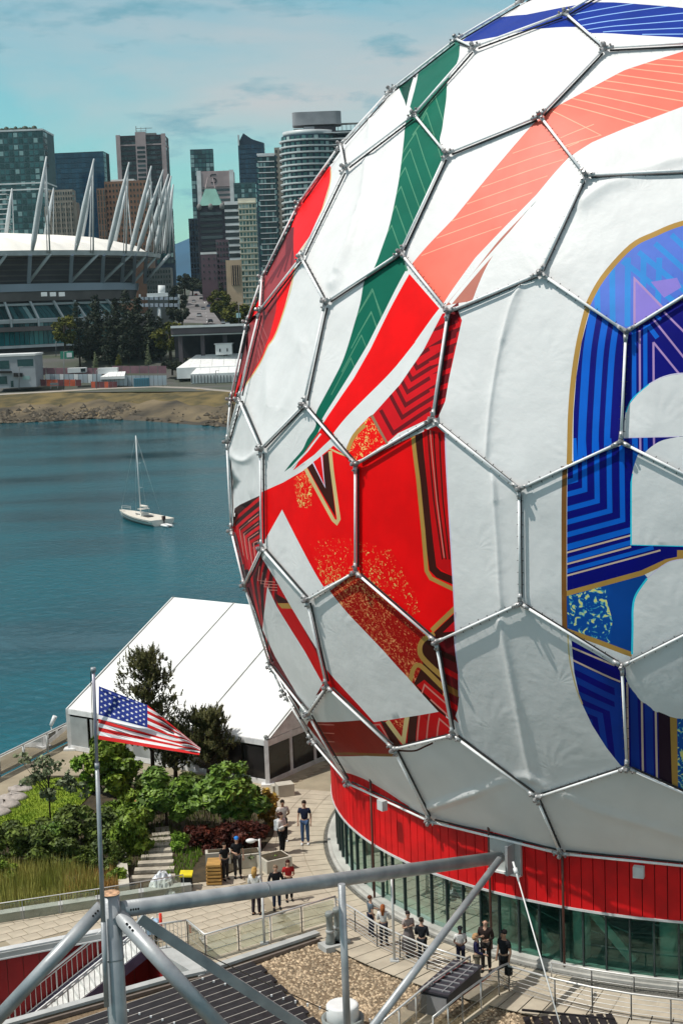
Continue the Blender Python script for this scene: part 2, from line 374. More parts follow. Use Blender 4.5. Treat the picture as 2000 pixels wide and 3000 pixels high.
# big blue field, gold rim
S('glare_blue', cr(cA(1122,1418, 1200,1290, 1330,1150, 1440,1090, 1568,1040, 1800,990)) + cA(1800,1200, 1568,1352, 1310,1512, 1125,1410))  # lavender of the sun's glare is put into this panel's blue
for k in range(5): L('sky', cA(1172 + k * 72, 1190, 1176 + k * 68, 1500), 17, ('glare_blue',))
for k in range(6): L('sky', cA(1290 + k * 75, 1205 - k * 40, 1700 + k * 60, 1520 - k * 30), 16, ('glare_blue',))
S('violet', cA(1345,1286, 1480,1420, 1420,1460, 1345,1510), ('glare_blue', 'sky'))
L('pinkline', cA(1344,1510, 1346,1286, 1500,1440), 7, ('glare_blue', 'sky', 'violet'))
S('violet', cA(1560,1322, 1480,1370, 1420,1300, 1540,1280), ('glare_blue', 'sky'))
S('navy', cC(1035,210, 990,400, 960,600, 945,800, 938,1085, 1210,975, 1568,1200, 2000,1400, 2000,-100, 1568,130, 1240,335))
for xc, w in ((1008, 23), (1084, 19), (1150, 17)):
    L('midblue', cr(cC(xc + 62, 100, xc + 40, 260, xc + 14, 450, xc, 640, xc - 12, 850, xc - 26, 1120)), w, ('navy',))
for x, w in ((1285, 13), (1350, 12)): L('midblue', cC(x, 300, x + 2, 1110), w, ('navy',))
for x in (1318, 1397): L('pinkline', cC(x, 400 if x > 1390 else 330, x + 4, 1110), 6, ('navy',))
L('pinkline', cC(1397,400, 1575,620), 6, ('navy',)); L('pinkline', cC(1395,265, 1600,525), 6, ('navy',)); L('pinkline', cC(1458,225, 1700,470), 6, ('navy',))
L('midblue', cC(1440,270, 1400,235), 10, ('navy',)); L('midblue', cC(1365,300, 1420,375), 14, ('navy',))
num1 = cC(1222,946) + cr(cC(1228,860, 1245,780, 1300,706, 1370,644, 1455,602, 1568,582, 1800,582)) + cC(1800,936, 1545,940)
num2 = cC(1545,942) + cr(cC(1545,942, 1450,962, 1385,998, 1330,1050, 1296,1110, 1278,1200)) + cC(1276,1556, 1560,1562, 1800,1570, 1800,936)
S('white', num1); S('white', num2)
L('cyan', cr(cC(1278,1150, 1272,1200, 1272,1380, 1272,1556)), 5); L('cyan', cr(cC(1240,800, 1262,745, 1300,700, 1372,640)), 3)
L('palelav', cr(cC(1372,640, 1455,598, 1568,578, 1800,578)), 3); L('palelav', cC(1228,946, 1545,940), 3); L('cyan', cC(1272,1558, 1800,1572), 3)
# below the fifth strut row
S('navy', cC(905,1100, 1225,985, 1310,1035, 1285,1110, 1268,1200, 1268,1560, 1800,1575, 1800,1640) + cE(1540,75, 1340,140, 905,258))
for cx, cy in ((952, 1186), (1006, 1242), (1078, 1306), (1150, 1362), (1224, 1414), (1300, 1462)):
    L('midblue', cC(cx - 8, 950, cx, cy, 890, cy + (cx - 890) * 0.27), 15, ('navy',))
for y in (1580, 1650): L('midblue', cC(890, y, 1290, y - 112), 14, ('navy',))
for y, x1 in ((1606, 1272), (1672, 1272), (1738, 1440)): L('peach', cC(890, y, x1, y - (x1 - 890) * 0.272), 5, ('navy',))
L('midblue', cC(890,1712, 1400,1572), 12, ('navy',))
S('blue3', cE(900,262, 1340,150, 1380,190, 1300,290, 1280,350, 1275,620, 1000,530, 900,470))
S('bluefleck', cE(905,280, 1150,215, 1130,300, 1165,420, 1150,560, 1000,530, 905,468))
L('gold', cE(890,272, 1335,150, 1475,85, 1560,68), 15)
L('gold', cE(890,482, 1080,548, 1275,622), 15); S('gold', cE(1535,20, 1800,20, 1800,90, 1535,90))
num3 = cE(1272,650, 1280,480) + cr(cE(1283,350, 1305,270, 1368,182, 1450,112, 1545,76, 1800,60)) + cE(1800,1000) + cr(cE(1800,985, 1568,982, 1490,965, 1400,930, 1322,872, 1262,805, 1236,745))
S('navy', cE(928,540, 1190,690, 1235,690, 1240,745, 1262,810, 1322,880, 1400,938, 1490,972, 1568,990, 1900,990, 1900,1549, 1568,1410, 1245,1275, 1210,1258, 1130,1150, 1050,1020, 985,880, 948,720))
L('peach', cE(920,574, 1175,684), 5, ('navy',)); L('peach', cE(920,640, 1208,778), 5, ('navy',))
for (y0, cx, cy) in ((680, 1190, 800), (752, 1190, 880), (830, 1165, 934), (905, 1095, 965), (970, 1035, 1000)):
    L('royal', cE(905, y0 - 20, cx, cy, cx + 40 + (1165 - cx) * 0.1, 1290), 17, ('navy',))
S('royal', cE(1262,790, 1305,860, 1320,1306, 1270,1286)); S('royal', cE(1345,880, 1392,930, 1400,1340, 1358,1322))
for x, y in ((1246, 780), (1330, 870), (1410, 930)): L('peach', cE(x, y, x + 8, 1400), 6, ('navy', 'royal'))
S('maroon2', cE(1425,940, 1492,970, 1504,1383, 1430,1352)); S('gold', cE(1492,970, 1532,980, 1538,1397, 1504,1383)); S('bluefleck', cE(1532,980, 1800,990, 1800,1507, 1538,1397))
S('white', num3)
L('cyan', cr(cE(1275,620, 1280,480, 1282,350, 1302,272, 1364,182)), 6); L('palelav', cr(cE(1364,182, 1450,110, 1545,74, 1800,58)), 3)
L('gold', cr(cA(1122,1415, 1200,1282, 1330,1140, 1440,1082, 1568,1032, 1800,982)), 15)
L('gold', cr(cC(1018,205, 975,400, 945,600, 928,800, 920,1000, 914,1100)), 15); L('brown', cr(cC(888,1110, 888,1300, 888,1568)) + cE(888,100, 888,480), 15)
L('palegold', cr(cE(905,490, 920,640, 955,790, 995,900)), 4)
# central red field with the star
S('red', cD(250,375, 380,320, 500,252, 640,130, 662,108, 785,215, 785,835, 605,920, 375,475, 262,665, 248,690))
S('redfleck', cD(440,300, 515,245, 550,330, 545,470, 470,460)); S('redfleck', cD(530,650, 640,640, 785,640, 785,835, 612,915, 560,780))
S('maroon', cD(522,232, 682,520, 640,140))
S('red', cD(556,200, 622,350, 608,165)); L('palelav', cD(553,205, 622,345, 600,165), 4)
L('palegold', cD(512,240, 668,535, 686,552, 698,530, 646,140), 10)
L('palegold', cD(640,125, 690,150, 740,170), 5)
S('maroon', cD(66,520, 98,470, 130,448, 245,392, 248,690, 150,900, 165,945, 110,760))
for k in range(6):
    L('redzig' if k % 2 else 'redstripe', cD(250, 400 + k * 55, 90 + k * 24, 545 + k * 30, 120 + k * 22, 760 + k * 30), 9, ('maroon',))
for k in range(4): L('palered', cD(232, 500 + k * 52, 128 + k * 26, 590 + k * 26, 150 + k * 22, 740 + k * 24), 2.5, ('maroon', 'redzig', 'redstripe'))
S('darkred', cD(150,905, 245,738, 520,1020, 640,1500, 460,1600, 300,1385, 255,1165, 165,945))
for k in range(7): L('maroon' if k % 2 else 'redstripe', cD(245 + k * 14, 740 + k * 10, 190 + k * 22, 850 + k * 22, 250 + k * 6, 1180 + k * 30), 7, ('darkred',))
for k in range(4): L('palered', cD(240 + k * 20, 800 + k * 34, 232 + k * 20, 880 + k * 18, 330 + k * 14, 890 + k * 16), 2.5, ('darkred', 'maroon', 'redstripe'))
S('redstripe', cD(345,900, 400,960, 440,1050, 560,1290, 640,1500, 600,1540, 450,1210, 345,1030))
S('maroon', cD(330,950, 395,990, 420,1010, 350,1010)); S('gold', cD(348,1010, 412,1012, 430,1042, 372,1040))
S('white', cD(246,742, 500,990, 520,1030, 572,1290, 540,1235, 440,1060, 335,880))
S('white', [(788, 1717), (770, 1844), (808, 1922), (888, 2063), (904, 2076), (946, 2003), (897, 1909), (816, 1775)])
S('white', cF(340,400, 460,250, 690,470, 400,480))
# panels right of the star
S('red', cD(785,215, 1110,58, 1250,-5, 1302,40, 1320,300, 1345,700, 1360,1000, 1358,1180, 1245,1240, 785,835))
S('redfleck', cD(800,650, 1000,700, 1120,900, 1160,1060, 1080,1100, 800,840))
S('redstripe', cD(1180,10, 1302,40, 1320,300, 1345,700, 1352,860, 1262,800, 1235,600, 1200,300))
for k in range(3): L('maroon', cD(1205 + k * 32, 20, 1245 + k * 26, 420, 1295 + k * 20, 760), 4, ('redstripe',))
L('palered', cD(1218,20, 1262,420, 1305,750), 2.5, ('redstripe', 'maroon'))
L('maroon', cD(1150,25, 1188,350, 1218,640, 1240,812, 1272,845, 1365,885), 22, ('red', 'redstripe', 'redfleck'))
L('gold', cD(1115,30, 1155,300, 1185,600, 1203,825, 1228,868, 1365,935), 12, ('red', 'redfleck', 'redstripe', 'maroon'))
L('gold', cD(1375,1030, 1226,1170), 14, ('red', 'redfleck', 'redstripe', 'maroon')); S('maroon', cD(1368,1062, 1240,1180, 1250,1240, 1360,1180)); S('redzig', cD(1362,1110, 1290,1180, 1360,1175))
S('speckred', cD(640,942, 785,838, 1245,1238, 1290,1500, 1380,1700, 1210,1575, 1110,1450, 800,1120))
S('maroon', cD(1190,1195, 1245,1238, 1310,1690, 1200,1560, 1130,1470, 1180,1360, 1160,1280))
L('gold', cr(cD(1240,1185, 1172,1230, 1162,1290, 1195,1345, 1295,1445)), 14)
L('gold', cr(cD(1108,1462, 1125,1390, 1152,1364, 1192,1392, 1300,1510)), 13)
S('redstripe', cF(1062,235, 1110,200, 1250,330, 1270,470, 1220,400)); L('palered', cF(1095,290, 1112,232, 1250,365), 4, ('maroon', 'redstripe', 'speckred'))
S('redstripe', cF(440,110, 480,262, 780,500, 905,660, 1285,575, 1270,470, 1200,410, 780,480))
S('maroon', cF(690,440, 760,480, 900,640, 830,560)); L('palered', cF(770,500, 815,495, 890,625), 4)
S('maroon', cF(820,470, 880,480, 960,650, 905,660)); S('speckred', cF(870,478, 1005,445, 975,610))
L('palegold', cF(868,470, 968,612, 1000,440), 14); S('maroon', cF(1015,440, 1070,435, 1045,620, 990,640))
for a in ((1082,425, 1056,615), (1146,410, 1118,600), (1185,590, 1206,458, 1285,535)): L('palered', cF(*a), 4)
L('palered', cF(1150,330, 1260,440), 4, ('redstripe', 'maroon'))
S('white', [(903, 1760), (898, 1756), (964, 1732), (1125, 1900), (1205, 1990), (1286, 2084), (1096, 2114), (953, 1951)])
S('darkred', cE(150,545, 250,508, 262,580, 284,720, 286,860, 276,940, 248,1010, 244,1085))
for k in range(4): L('redstripe' if k % 2 else 'maroon', cE(150 + k * 10, 600 + k * 90, 295, 660 + k * 95), 16, ('darkred',))
L('brown', cE(190,800, 290,850), 18, ('darkred', 'redstripe', 'maroon'))
S('brick', cF(300,455, 372,462, 400,480, 690,470, 905,655, 890,690, 520,705, 490,700))
for y in (495, 552, 608): L('palered', cF(400 + (y - 495) * 0.5, y, 520, y), 2.5, ('brick',))
L('brown', cr(cF(510,690, 640,684, 760,690, 925,700)), 8)
L('maroon', cr(cF(930,668, 1040,668, 1110,640, 1160,618)), 5)
L('palelav', cr(cD(1302,40, 1320,300, 1345,700, 1360,1000, 1360,1200)) + cE(262,560, 284,720, 286,860), 4)

COLS = {
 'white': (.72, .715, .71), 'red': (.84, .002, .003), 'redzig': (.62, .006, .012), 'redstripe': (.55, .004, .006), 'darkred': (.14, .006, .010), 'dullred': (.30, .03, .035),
 'redline': (.42, .10, .10), 'maroon': (.045, .008, .005), 'maroon2': (.02, .008, .02), 'brick': (.27, .012, .006), 'brown': (.22, .09, .02), 'taupe': (.28, .17, .10), 'gold': (.44, .25, .06),
 'palegold': (.62, .48, .22), 'peach': (.62, .46, .36), 'palered': (.62, .22, .18), 'salmonline': (.82, .42, .28), 'glare_darkred': (.46, .16, .12), 'glare_red': (.84, .15, .10), 'green': (.003, .12, .075), 'darkgreen': (.003, .055, .035), 'greenline': (.09, .26, .16),
 'blue': (.004, .03, .26), 'glare_blue': (.07, .16, .62), 'violet': (.26, .20, .62), 'blue3': (.003, .06, .30), 'skyline': (.26, .45, .75), 'sky': (.04, .26, .68), 'navy': (.002, .003, .17),
 'midblue': (.002, .12, .60), 'royal': (.003, .035, .28), 'pinkline': (.42, .26, .52), 'cyan': (.03, .62, .80), 'palelav': (.66, .60, .76)}
fabric_mats = []; CIDX = {}
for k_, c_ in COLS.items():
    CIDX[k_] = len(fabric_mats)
    fabric_mats.append(mat('fabric_' + k_, c_, rough=0.48, spec=0.30 if k_ in ('white', 'glare_red', 'glare_blue') else 0.12, noise=0.035 if k_ == 'white' else 0.07, scale=0.9, bump=0.22 if k_ == 'white' else 0.06, bscale=2.2))
for k_, mm in (('redfleck', speckle_mat('fabric_redfleck', COLS['red'], (.66, .20, .05), (.8, .55, .18), 8.0, .59, .62)),
               ('speckred', speckle_mat('fabric_speckred', (.38, .004, .003), (.62, .09, .03), (.75, .34, .13), 9.0, .55, .62)),
               ('bluefleck', speckle_mat('fabric_bluefleck', (.003, .07, .33), (.05, .40, .50), (.75, .70, .22), 4.2, .53, .57))):
    CIDX[k_] = len(fabric_mats); fabric_mats.append(mm)

def emboss(m):
    """fans of fine ribs pressed into the white cloth"""
    t = m.node_tree; b = t.nodes['Principled BSDF']; tc = t.nodes['Texture Coordinate']
    v = t.nodes.new('ShaderNodeTexVoronoi'); v.inputs['Scale'].default_value = 0.42; v.inputs['Randomness'].default_value = 0.7
    sb = t.nodes.new('ShaderNodeVectorMath'); sb.operation = 'SUBTRACT'; sx = t.nodes.new('ShaderNodeSeparateXYZ')
    at = t.nodes.new('ShaderNodeMath'); at.operation = 'ARCTAN2'; ml = t.nodes.new('ShaderNodeMath'); ml.operation = 'MULTIPLY'; ml.inputs[1].default_value = 15.0
    dm = t.nodes.new('ShaderNodeMath'); dm.operation = 'MULTIPLY_ADD'; dm.inputs[1].default_value = 13.0
    sn = t.nodes.new('ShaderNodeMath'); sn.operation = 'SINE'; mr = t.nodes.new('ShaderNodeValToRGB'); e_ = mr.color_ramp.elements; e_[0].position = .20; e_[0].color = (0, 0, 0, 1); e_[1].position = .36; e_[1].color = (1, 1, 1, 1); x_ = e_.new(.58); x_.color = (0, 0, 0, 1)
    m2 = t.nodes.new('ShaderNodeMath'); m2.operation = 'MULTIPLY'; gt = t.nodes.new('ShaderNodeMapRange'); gt.inputs['From Min'].default_value = -.5; gt.inputs['From Max'].default_value = 1.2; m3 = t.nodes.new('ShaderNodeMath'); m3.operation = 'MULTIPLY'
    t.links.new(tc.outputs['Object'], v.inputs['Vector']); t.links.new(tc.outputs['Object'], sb.inputs[0]); t.links.new(v.outputs['Position'], sb.inputs[1]); t.links.new(sb.outputs['Vector'], sx.inputs[0])
    t.links.new(sx.outputs['Z'], at.inputs[0]); t.links.new(sx.outputs['X'], at.inputs[1]); t.links.new(at.outputs[0], ml.inputs[0]); t.links.new(v.outputs['Distance'], dm.inputs[0]); t.links.new(ml.outputs[0], dm.inputs[2]); t.links.new(dm.outputs[0], sn.inputs[0])
    t.links.new(v.outputs['Distance'], mr.inputs['Fac']); t.links.new(sn.outputs[0], m2.inputs[0]); t.links.new(mr.outputs['Color'], m2.inputs[1]); t.links.new(at.outputs[0], gt.inputs['Value']); t.links.new(m2.outputs[0], m3.inputs[0]); t.links.new(gt.outputs['Result'], m3.inputs[1])
    bp = t.nodes.new('ShaderNodeBump'); bp.inputs['Strength'].default_value = .07; bp.inputs['Distance'].default_value = .04
    old = b.inputs['Normal'].links[0].from_socket; t.links.new(old, bp.inputs['Normal']); t.links.new(m3.outputs[0], bp.inputs['Height']); t.links.new(bp.outputs['Normal'], b.inputs['Normal'])
emboss(fabric_mats[CIDX['white']])
# raised seams and soft folds in the fabric: polyline, height, width in photo px
FOLDS = [(cr(cC(640,60, 580,200, 520,460, 470,760, 440,1060)), .10, 7), (cr(cC(470,1120, 490,1250, 500,1400, 512,1568)) + cE(520,200, 530,350), .08, 7),
 (cr(cE(520,410, 560,600, 600,800, 640,1000, 672,1180, 705,1330)), .11, 11), (cr(cE(100,1500, 330,1420, 560,1345, 690,1320, 800,1395)), .09, 13),
 (cr(cE(880,1420, 1050,1500, 1300,1570, 1700,1700)), .08, 14), (cr(cF(1100,1045, 1280,985, 1450,930)), .08, 14),
 (cr(cA(125,540, 140,590, 125,700, 118,800, 100,950, 60,1100, 0,1250)), .12, 10), (cr(c2(1568,1000, 1500,1180, 1400,1350, 1330,1500)), .16, 16), (cr(cB(950,20, 900,250, 820,450, 740,600)), .12, 14),
 (cr(cB(560,900, 540,1100, 430,1350)), .08, 14), (cr(cB(350,930, 330,1100, 340,1330)), .08, 14), (cr(cA(620,280, 720,310, 840,318, 960,270, 1100,200)), .07, 14), (cr(cA(950,350, 890,420, 850,500, 790,560)), .06, 12), (cr(cA(720,450, 690,530, 640,620)), .05, 10),
 (cr(cA(1100,930, 1220,850, 1380,790, 1568,735, 1750,690)), .13, 20), (cr(cA(830,1310, 790,1430, 750,1568)), .06, 9), (cr(cD(50,110, 90,170, 160,195, 220,150)), .12, 9), (cr(cC(480,1090, 500,1300)), .05, 8)]

def inpoly(P, poly):
    poly = np.asarray(poly); x, y = P[:, 0], P[:, 1]; r = np.zeros(len(P), bool)
    lo = poly.min(0); hi = poly.max(0); s = (x >= lo[0]) & (x <= hi[0]) & (y >= lo[1]) & (y <= hi[1])
    if not s.any(): return r
    xs, ys = x[s], y[s]; q = np.zeros(len(xs), bool); j = len(poly) - 1
    for i in range(len(poly)):
        xi, yi = poly[i]; xj, yj = poly[j]
        if yi != yj:
            c = ((yi > ys) != (yj > ys)) & (xs < (xj - xi) * (ys - yi) / (yj - yi) + xi); q ^= c
        j = i
    r[s] = q
    return r
def segdist(P, line):
    d = np.full(len(P), 1e9); line = np.asarray(line)
    for a, b in zip(line[:-1], line[1:]):
        ab = b - a; t = np.clip(((P - a) @ ab) / max(ab @ ab, 1e-9), 0, 1); d = np.minimum(d, np.linalg.norm(P - (a + t[:, None] * ab), axis=1))
    return d
dome = empty('dome_building', (DS[0], DS[1], 0), 'giant geodesic ball building wrapped in white, red and blue football print above a red drum', 'building')

def build_panels():
    P = []; E = []
    def addline(pts, closed):
        b = len(P); P.extend((float(p[0]), float(p[1])) for p in pts); n = len(pts)
        E.extend((b + i, b + (i + 1) % n) for i in range(n if closed else n - 1))
    seen = set()
    for h in HEX:
        for a, b in zip(h, h[1:] + h[:1]):
            k = tuple(sorted((a, b)))
            if k in seen: continue
            seen.add(k); addline([N2[a], N2[b]], False)
    for c, p, o in ART:
        q = []
        for a, b in zip(p, p[1:] + p[:1]):
            k = max(1, int(math.hypot(b[0] - a[0], b[1] - a[1]) / 26)); q += [(a[0] + (b[0] - a[0]) * i / k, a[1] + (b[1] - a[1]) * i / k) for i in range(k)]
        addline(q, True)
    for line, amp, w in FOLDS:
        ln = np.array(line); dd = np.r_[0, np.cumsum(np.linalg.norm(np.diff(ln, axis=0), axis=1))]; tt_ = np.linspace(0, dd[-1], int(dd[-1] / 9) + 2); ln = np.stack([np.interp(tt_, dd, ln[:, 0]), np.interp(tt_, dd, ln[:, 1])], 1)
        for o in (-1.6, -0.8, -0.35, 0, 0.35, 0.8, 1.6):
            t = np.gradient(ln, axis=0); nrm = np.stack([-t[:, 1], t[:, 0]], 1) / (np.linalg.norm(t, axis=1)[:, None] + 1e-9)
            addline(ln + nrm * o * w, False)
    pt = np.array(list(N2.values()))
    gy = np.arange(-125, 2560, 24.0)
    for j, y in enumerate(gy):
        for x in np.arange(640 + (j % 2) * 12, 2360, 24.0): P.append((x + RNG.uniform(-5, 5), y + RNG.uniform(-5, 5)))
    res = delaunay_2d_cdt([Vector(p) for p in P], E, [], 0, 0.05, False)
    V = np.array([tuple(v) for v in res[0]]); T = np.array([tuple(f) for f in res[2]])
    cen = V[T].mean(1)
    col = np.zeros(len(T), int)
    for c, p, o in ART:
        ins = inpoly(cen, p)
        if o: ins &= np.isin(col, [CIDX[q] for q in o])
        col[ins] = CIDX[c]
    ndome = V * 0
    for h in HEX:
        poly = np.array([N2[k] for k in h]); ins = inpoly(cen, poly)
        if not ins.any(): continue
        X3 = np.array([N3i[k] for k in h]); c3 = X3.mean(0); nrm = c3 - DS; nrm /= np.linalg.norm(nrm); c3 = c3 + nrm * 0.07
        pc = proj(c3); px = proj(X3); zc = (c3 - CAM) @ fw; zi = (X3 - CAM) @ fw
        tri = T[ins]; used, inv = np.unique(tri, return_inverse=True); inv = inv.reshape(tri.shape)
        Q = V[used]; best = np.full(len(Q), -1e9); out = np.zeros((len(Q), 3)); n = len(h)
        for i in range(n):
            a, b, c = px[i], px[(i + 1) % n], pc
            den = (b[0] - a[0]) * (c[1] - a[1]) - (c[0] - a[0]) * (b[1] - a[1])
            if abs(den) < 1e-6: continue
            w1 = ((Q[:, 0] - a[0]) * (c[1] - a[1]) - (c[0] - a[0]) * (Q[:, 1] - a[1])) / den
            w2 = ((b[0] - a[0]) * (Q[:, 1] - a[1]) - (Q[:, 0] - a[0]) * (b[1] - a[1])) / den
            w0 = 1 - w1 - w2; mn = np.minimum(np.minimum(w0, w1), w2)
            W = np.stack([np.clip(w0, -.1, 1.1) / zi[i], np.clip(w1, -.1, 1.1) / zi[(i + 1) % n], np.clip(w2, -.1, 1.1) / zc], 1); W /= W.sum(1)[:, None]
            X = W @ np.array([X3[i], X3[(i + 1) % n], c3]); s = mn > best
            out[s] = X[s]; best[s] = mn[s]
        # tension: the skin swells a little between its edges, and carries folds
        de = np.full(len(Q), 1e9)
        for i in range(n): de = np.minimum(de, segdist(Q, np.array([poly[i], poly[(i + 1) % n]])))
        swell = 0.10 * (1 - np.exp(-de / 60.0)); ed = np.clip(de / 25.0, 0, 1)
        for line, amp, w in FOLDS:
            lo = np.min(line, 0) - 60; hi = np.max(line, 0) + 60
            if (hi < poly.min(0)).any() or (lo > poly.max(0)).any(): continue
            d = segdist(Q, line); swell += .75 * amp * np.exp(-(d / w) ** 2) * ed
        out += nrm * swell[:, None]
        me = bpy.data.meshes.new('fabric_panel')
        a, b, c = out[inv[:, 0]], out[inv[:, 1]], out[inv[:, 2]]
        if (np.cross(b - a, c - a) @ nrm).sum() < 0: inv = inv[:, ::-1]
        me.from_pydata((out - np.array([DS[0], DS[1], 0])).tolist(), [], inv.tolist())
        cols = col[ins]; uq = sorted(set(cols.tolist()))
        for u in uq: me.materials.append(fabric_mats[u])
        lut = {u: i for i, u in enumerate(uq)}
        me.polygons.foreach_set('material_index', [lut[u] for u in cols.tolist()])
        me.polygons.foreach_set('use_smooth', [True] * len(cols)); me.update()
        link('fabric_panel', me, dome, (0, 0, 0))
    return seen
edges = build_panels()
M_strut = mat('strut_paint', (.85, .85, .85), rough=0.5, noise=0.05, scale=8, spec=0.35)
M_steel = mat('joint_steel', (.30, .29, .29), rough=0.4, metal=0.5, noise=0.25, scale=10)
M_lug = mat('joint_lug', (.45, .45, .45), rough=0.4, metal=0.3, noise=0.2, scale=10)
M_black = mat('black_gasket', (.03, .03, .032), rough=0.6)
nb_ = {}
for a, b in sorted(edges):
    A, B = N3[a], N3[b]; d = B - A; Ln = np.linalg.norm(d); d = d / Ln; nb_.setdefault(a, []).append(d); nb_.setdefault(b, []).append(-d)
    m = MB(); o_ = ((A + B) / 2 - DS); o_ /= np.linalg.norm(o_)
    m.tube([A + d * .12, B - d * .12], 0.041, n=10)
    sdv = np.cross(d, o_)
    m.bar(A + d * .15 - o_ * .12, B - d * .15 - o_ * .12, 0.045, 0.05, mi=1, upv=o_)
    k = 0.35
    while k < Ln - .3:                                   # clamp pins along the rail
        c = A + d * k
        for sgn in (-1, 1): m.bar(c + sdv * sgn * .05 - o_ * .06, c + sdv * sgn * .10 - o_ * .06, .018, .018, mi=1)
        k += 0.36
    m.build('strut', [M_strut, M_black], dome)
for a in N3:
    if a not in nb_: continue
    A = N3[a]; o_ = A - DS; o_ /= np.linalg.norm(o_); m = MB(); m.ball(A - o_ * .02, .098, 10, 7)
    for d in nb_[a]:
        m.tube([A + d * .08, A + d * .30], [.075, .055], n=8, mi=1); m.bar(A + d * .2 + o_ * .06, A + d * .2 + o_ * .13, .05, .05)
    j = m.build('joint', [M_steel, M_lug], dome)
    MB().tube([A + o_ * .08, A + o_ * .17, A + o_ * .20], [.075, .075, .045], n=6, smooth=False).build('bolt', M_steel, j)

# inner lining behind the fabric, closes the far side of the ball
m = MB(); b0 = 0; nu, nv = 64, 40; Rl = DR - 0.75; z0 = 4.0; tmin = math.acos((z0 - DS[2]) / Rl)
for i in range(nv + 1):
    t = tmin * i / nv
    for k in range(nu): a = 2 * math.pi * k / nu; m.v.append((DS[0] + Rl * math.sin(t) * math.cos(a), DS[1] + Rl * math.sin(t) * math.sin(a), DS[2] + Rl * math.cos(t)))
for i in range(nv):
    for k in range(nu):
        k2 = (k + 1) % nu; m.f.append((i * nu + k, (i + 1) * nu + k, (i + 1) * nu + k2, i * nu + k2)); m.m.append(0); m.sm.append(True)
m.build('lining', fabric_mats[0], dome)

# ---- drum: red cladding, glass, mullions, kerb
M_clad = mat('red_cladding', (.60, .004, .006), rough=0.55, noise=0.18, scale=1.2, bump=0.03, bscale=6, spec=0.3)
M_seam = mat('cladding_gap', (.03, .004, .004), rough=0.8)
M_trim = mat('pale_trim', (.55, .56, .56), rough=0.5, noise=0.1)
M_mull = mat('dark_mullion', (.03, .045, .045), rough=0.4)
M_glass = glass_mat('green_glass', (.62, .84, .78), 0.97); M_glass.node_tree.nodes['Glossy BSDF'].inputs['Color'].default_value = (.68, .86, .82, 1)
M_conc = mat('pale_concrete', (.42, .41, .38), rough=0.85, noise=0.16, scale=1.5, bump=0.1, bscale=20)
def ang(t): return np.array([math.cos(t), math.sin(t), 0.0])
DC = np.array([DS[0], DS[1], 0.0])
def arc_box(m, t0, t1, r0, r1, z0, z1, mi=0, n=2):
    ts = np.linspace(t0, t1, n)
    for a, b in zip(ts[:-1], ts[1:]):
        q = [DC + ang(a) * r0, DC + ang(b) * r0, DC + ang(b) * r1, DC + ang(a) * r1]
        vs_ = [(*p[:2], z0) for p in q] + [(*p[:2], z1) for p in q]
        m.add(vs_, [(0, 1, 5, 4), (1, 2, 6, 5), (2, 3, 7, 6), (3, 0, 4, 7), (4, 5, 6, 7), (3, 2, 1, 0)], mi)
T0, T1 = math.radians(150), math.radians(320)                    # the side that can be seen
npan = 118; dt = (T1 - T0) / npan
gap0 = math.atan2(*(aty(1480, 2530, 48)[:2] - DC[:2])[::-1]) % (2 * math.pi)
for i in range(npan):
    a = T0 + i * dt; m = MB()
    arc_box(m, a + dt * .035, a + dt * .965, RD - .05, RD + RNG.uniform(-.004, .004), ZRED + .05, 5.0); m.build('cladding_panel', M_clad, dome)
m = MB(); arc_box(m, 0, 2 * math.pi, RD - .30, RD - .07, ZRED + .02, 5.4, n=97); m.build('drum_wall', M_seam, dome)
m = MB(); arc_box(m, T0 - .3, T1 + .3, RD - .12, RD + .03, ZRED - .03, ZRED + .05, n=90); m.build('trim_strip', M_trim, dome)
nwin = 60; dw = (T1 - T0) / nwin
for i in range(nwin):
    a = T0 + i * dw; m = MB(); arc_box(m, a + dw * .03, a + dw * .97, RD - .20, RD - .18, .22, ZRED - .03); m.build('window', M_glass, dome)
    m = MB(); c = DC + ang(a) * (RD - .18); m.box((c[0], c[1], (ZRED + .19) / 2), (.12, .05, ZRED - .25), rz=a); m.build('mullion', M_mull, dome)
m = MB(); arc_box(m, T0 - .3, T1 + .3, RD - .35, RD + .12, 0.0, .20, n=90); arc_box(m, T0 - .3, T1 + .3, RD + .12, RD + .24, 0, .10, n=90); m.build('kerb', M_conc, dome)
M_dark = mat('dark_interior', (.10, .13, .125), rough=0.7, noise=0.5, scale=0.5)
M_int = mat('interior_floor', (.60, .66, .62), rough=0.6, noise=0.2)
M_pale = mat('pale_column', (.50, .58, .54), rough=0.5, noise=0.1)
m = MB(); m.lathe([(RD - .36, -.1), (RD - .36, .04)], DC, 64, smooth=False); m.build('interior_floor', M_int, dome)
m = MB(); m.lathe([(RD - .3, ZRED + .03), (RD - .3, ZRED + .2)], DC, 64, smooth=False); m.build('soffit', M_dark, dome)
m = MB(); m.lathe([(9.6, .04), (9.6, ZRED + .02)], DC, 48, smooth=False); m.build('core_wall', M_dark, dome)
for k in range(15):
    a = T0 + .15 + k * .20; c = DC + ang(a) * (RD - 1.3); MB().tube([(c[0], c[1], .04), (c[0], c[1], ZRED + .02)], .30, n=14).build('column', M_pale, dome)
    d_ = DC + ang(a + .12) * (RD - 1.4); MB().bar((c[0], c[1], ZRED - .1), (d_[0], d_[1], .1), .2, .3).build('brace', M_pale, dome)
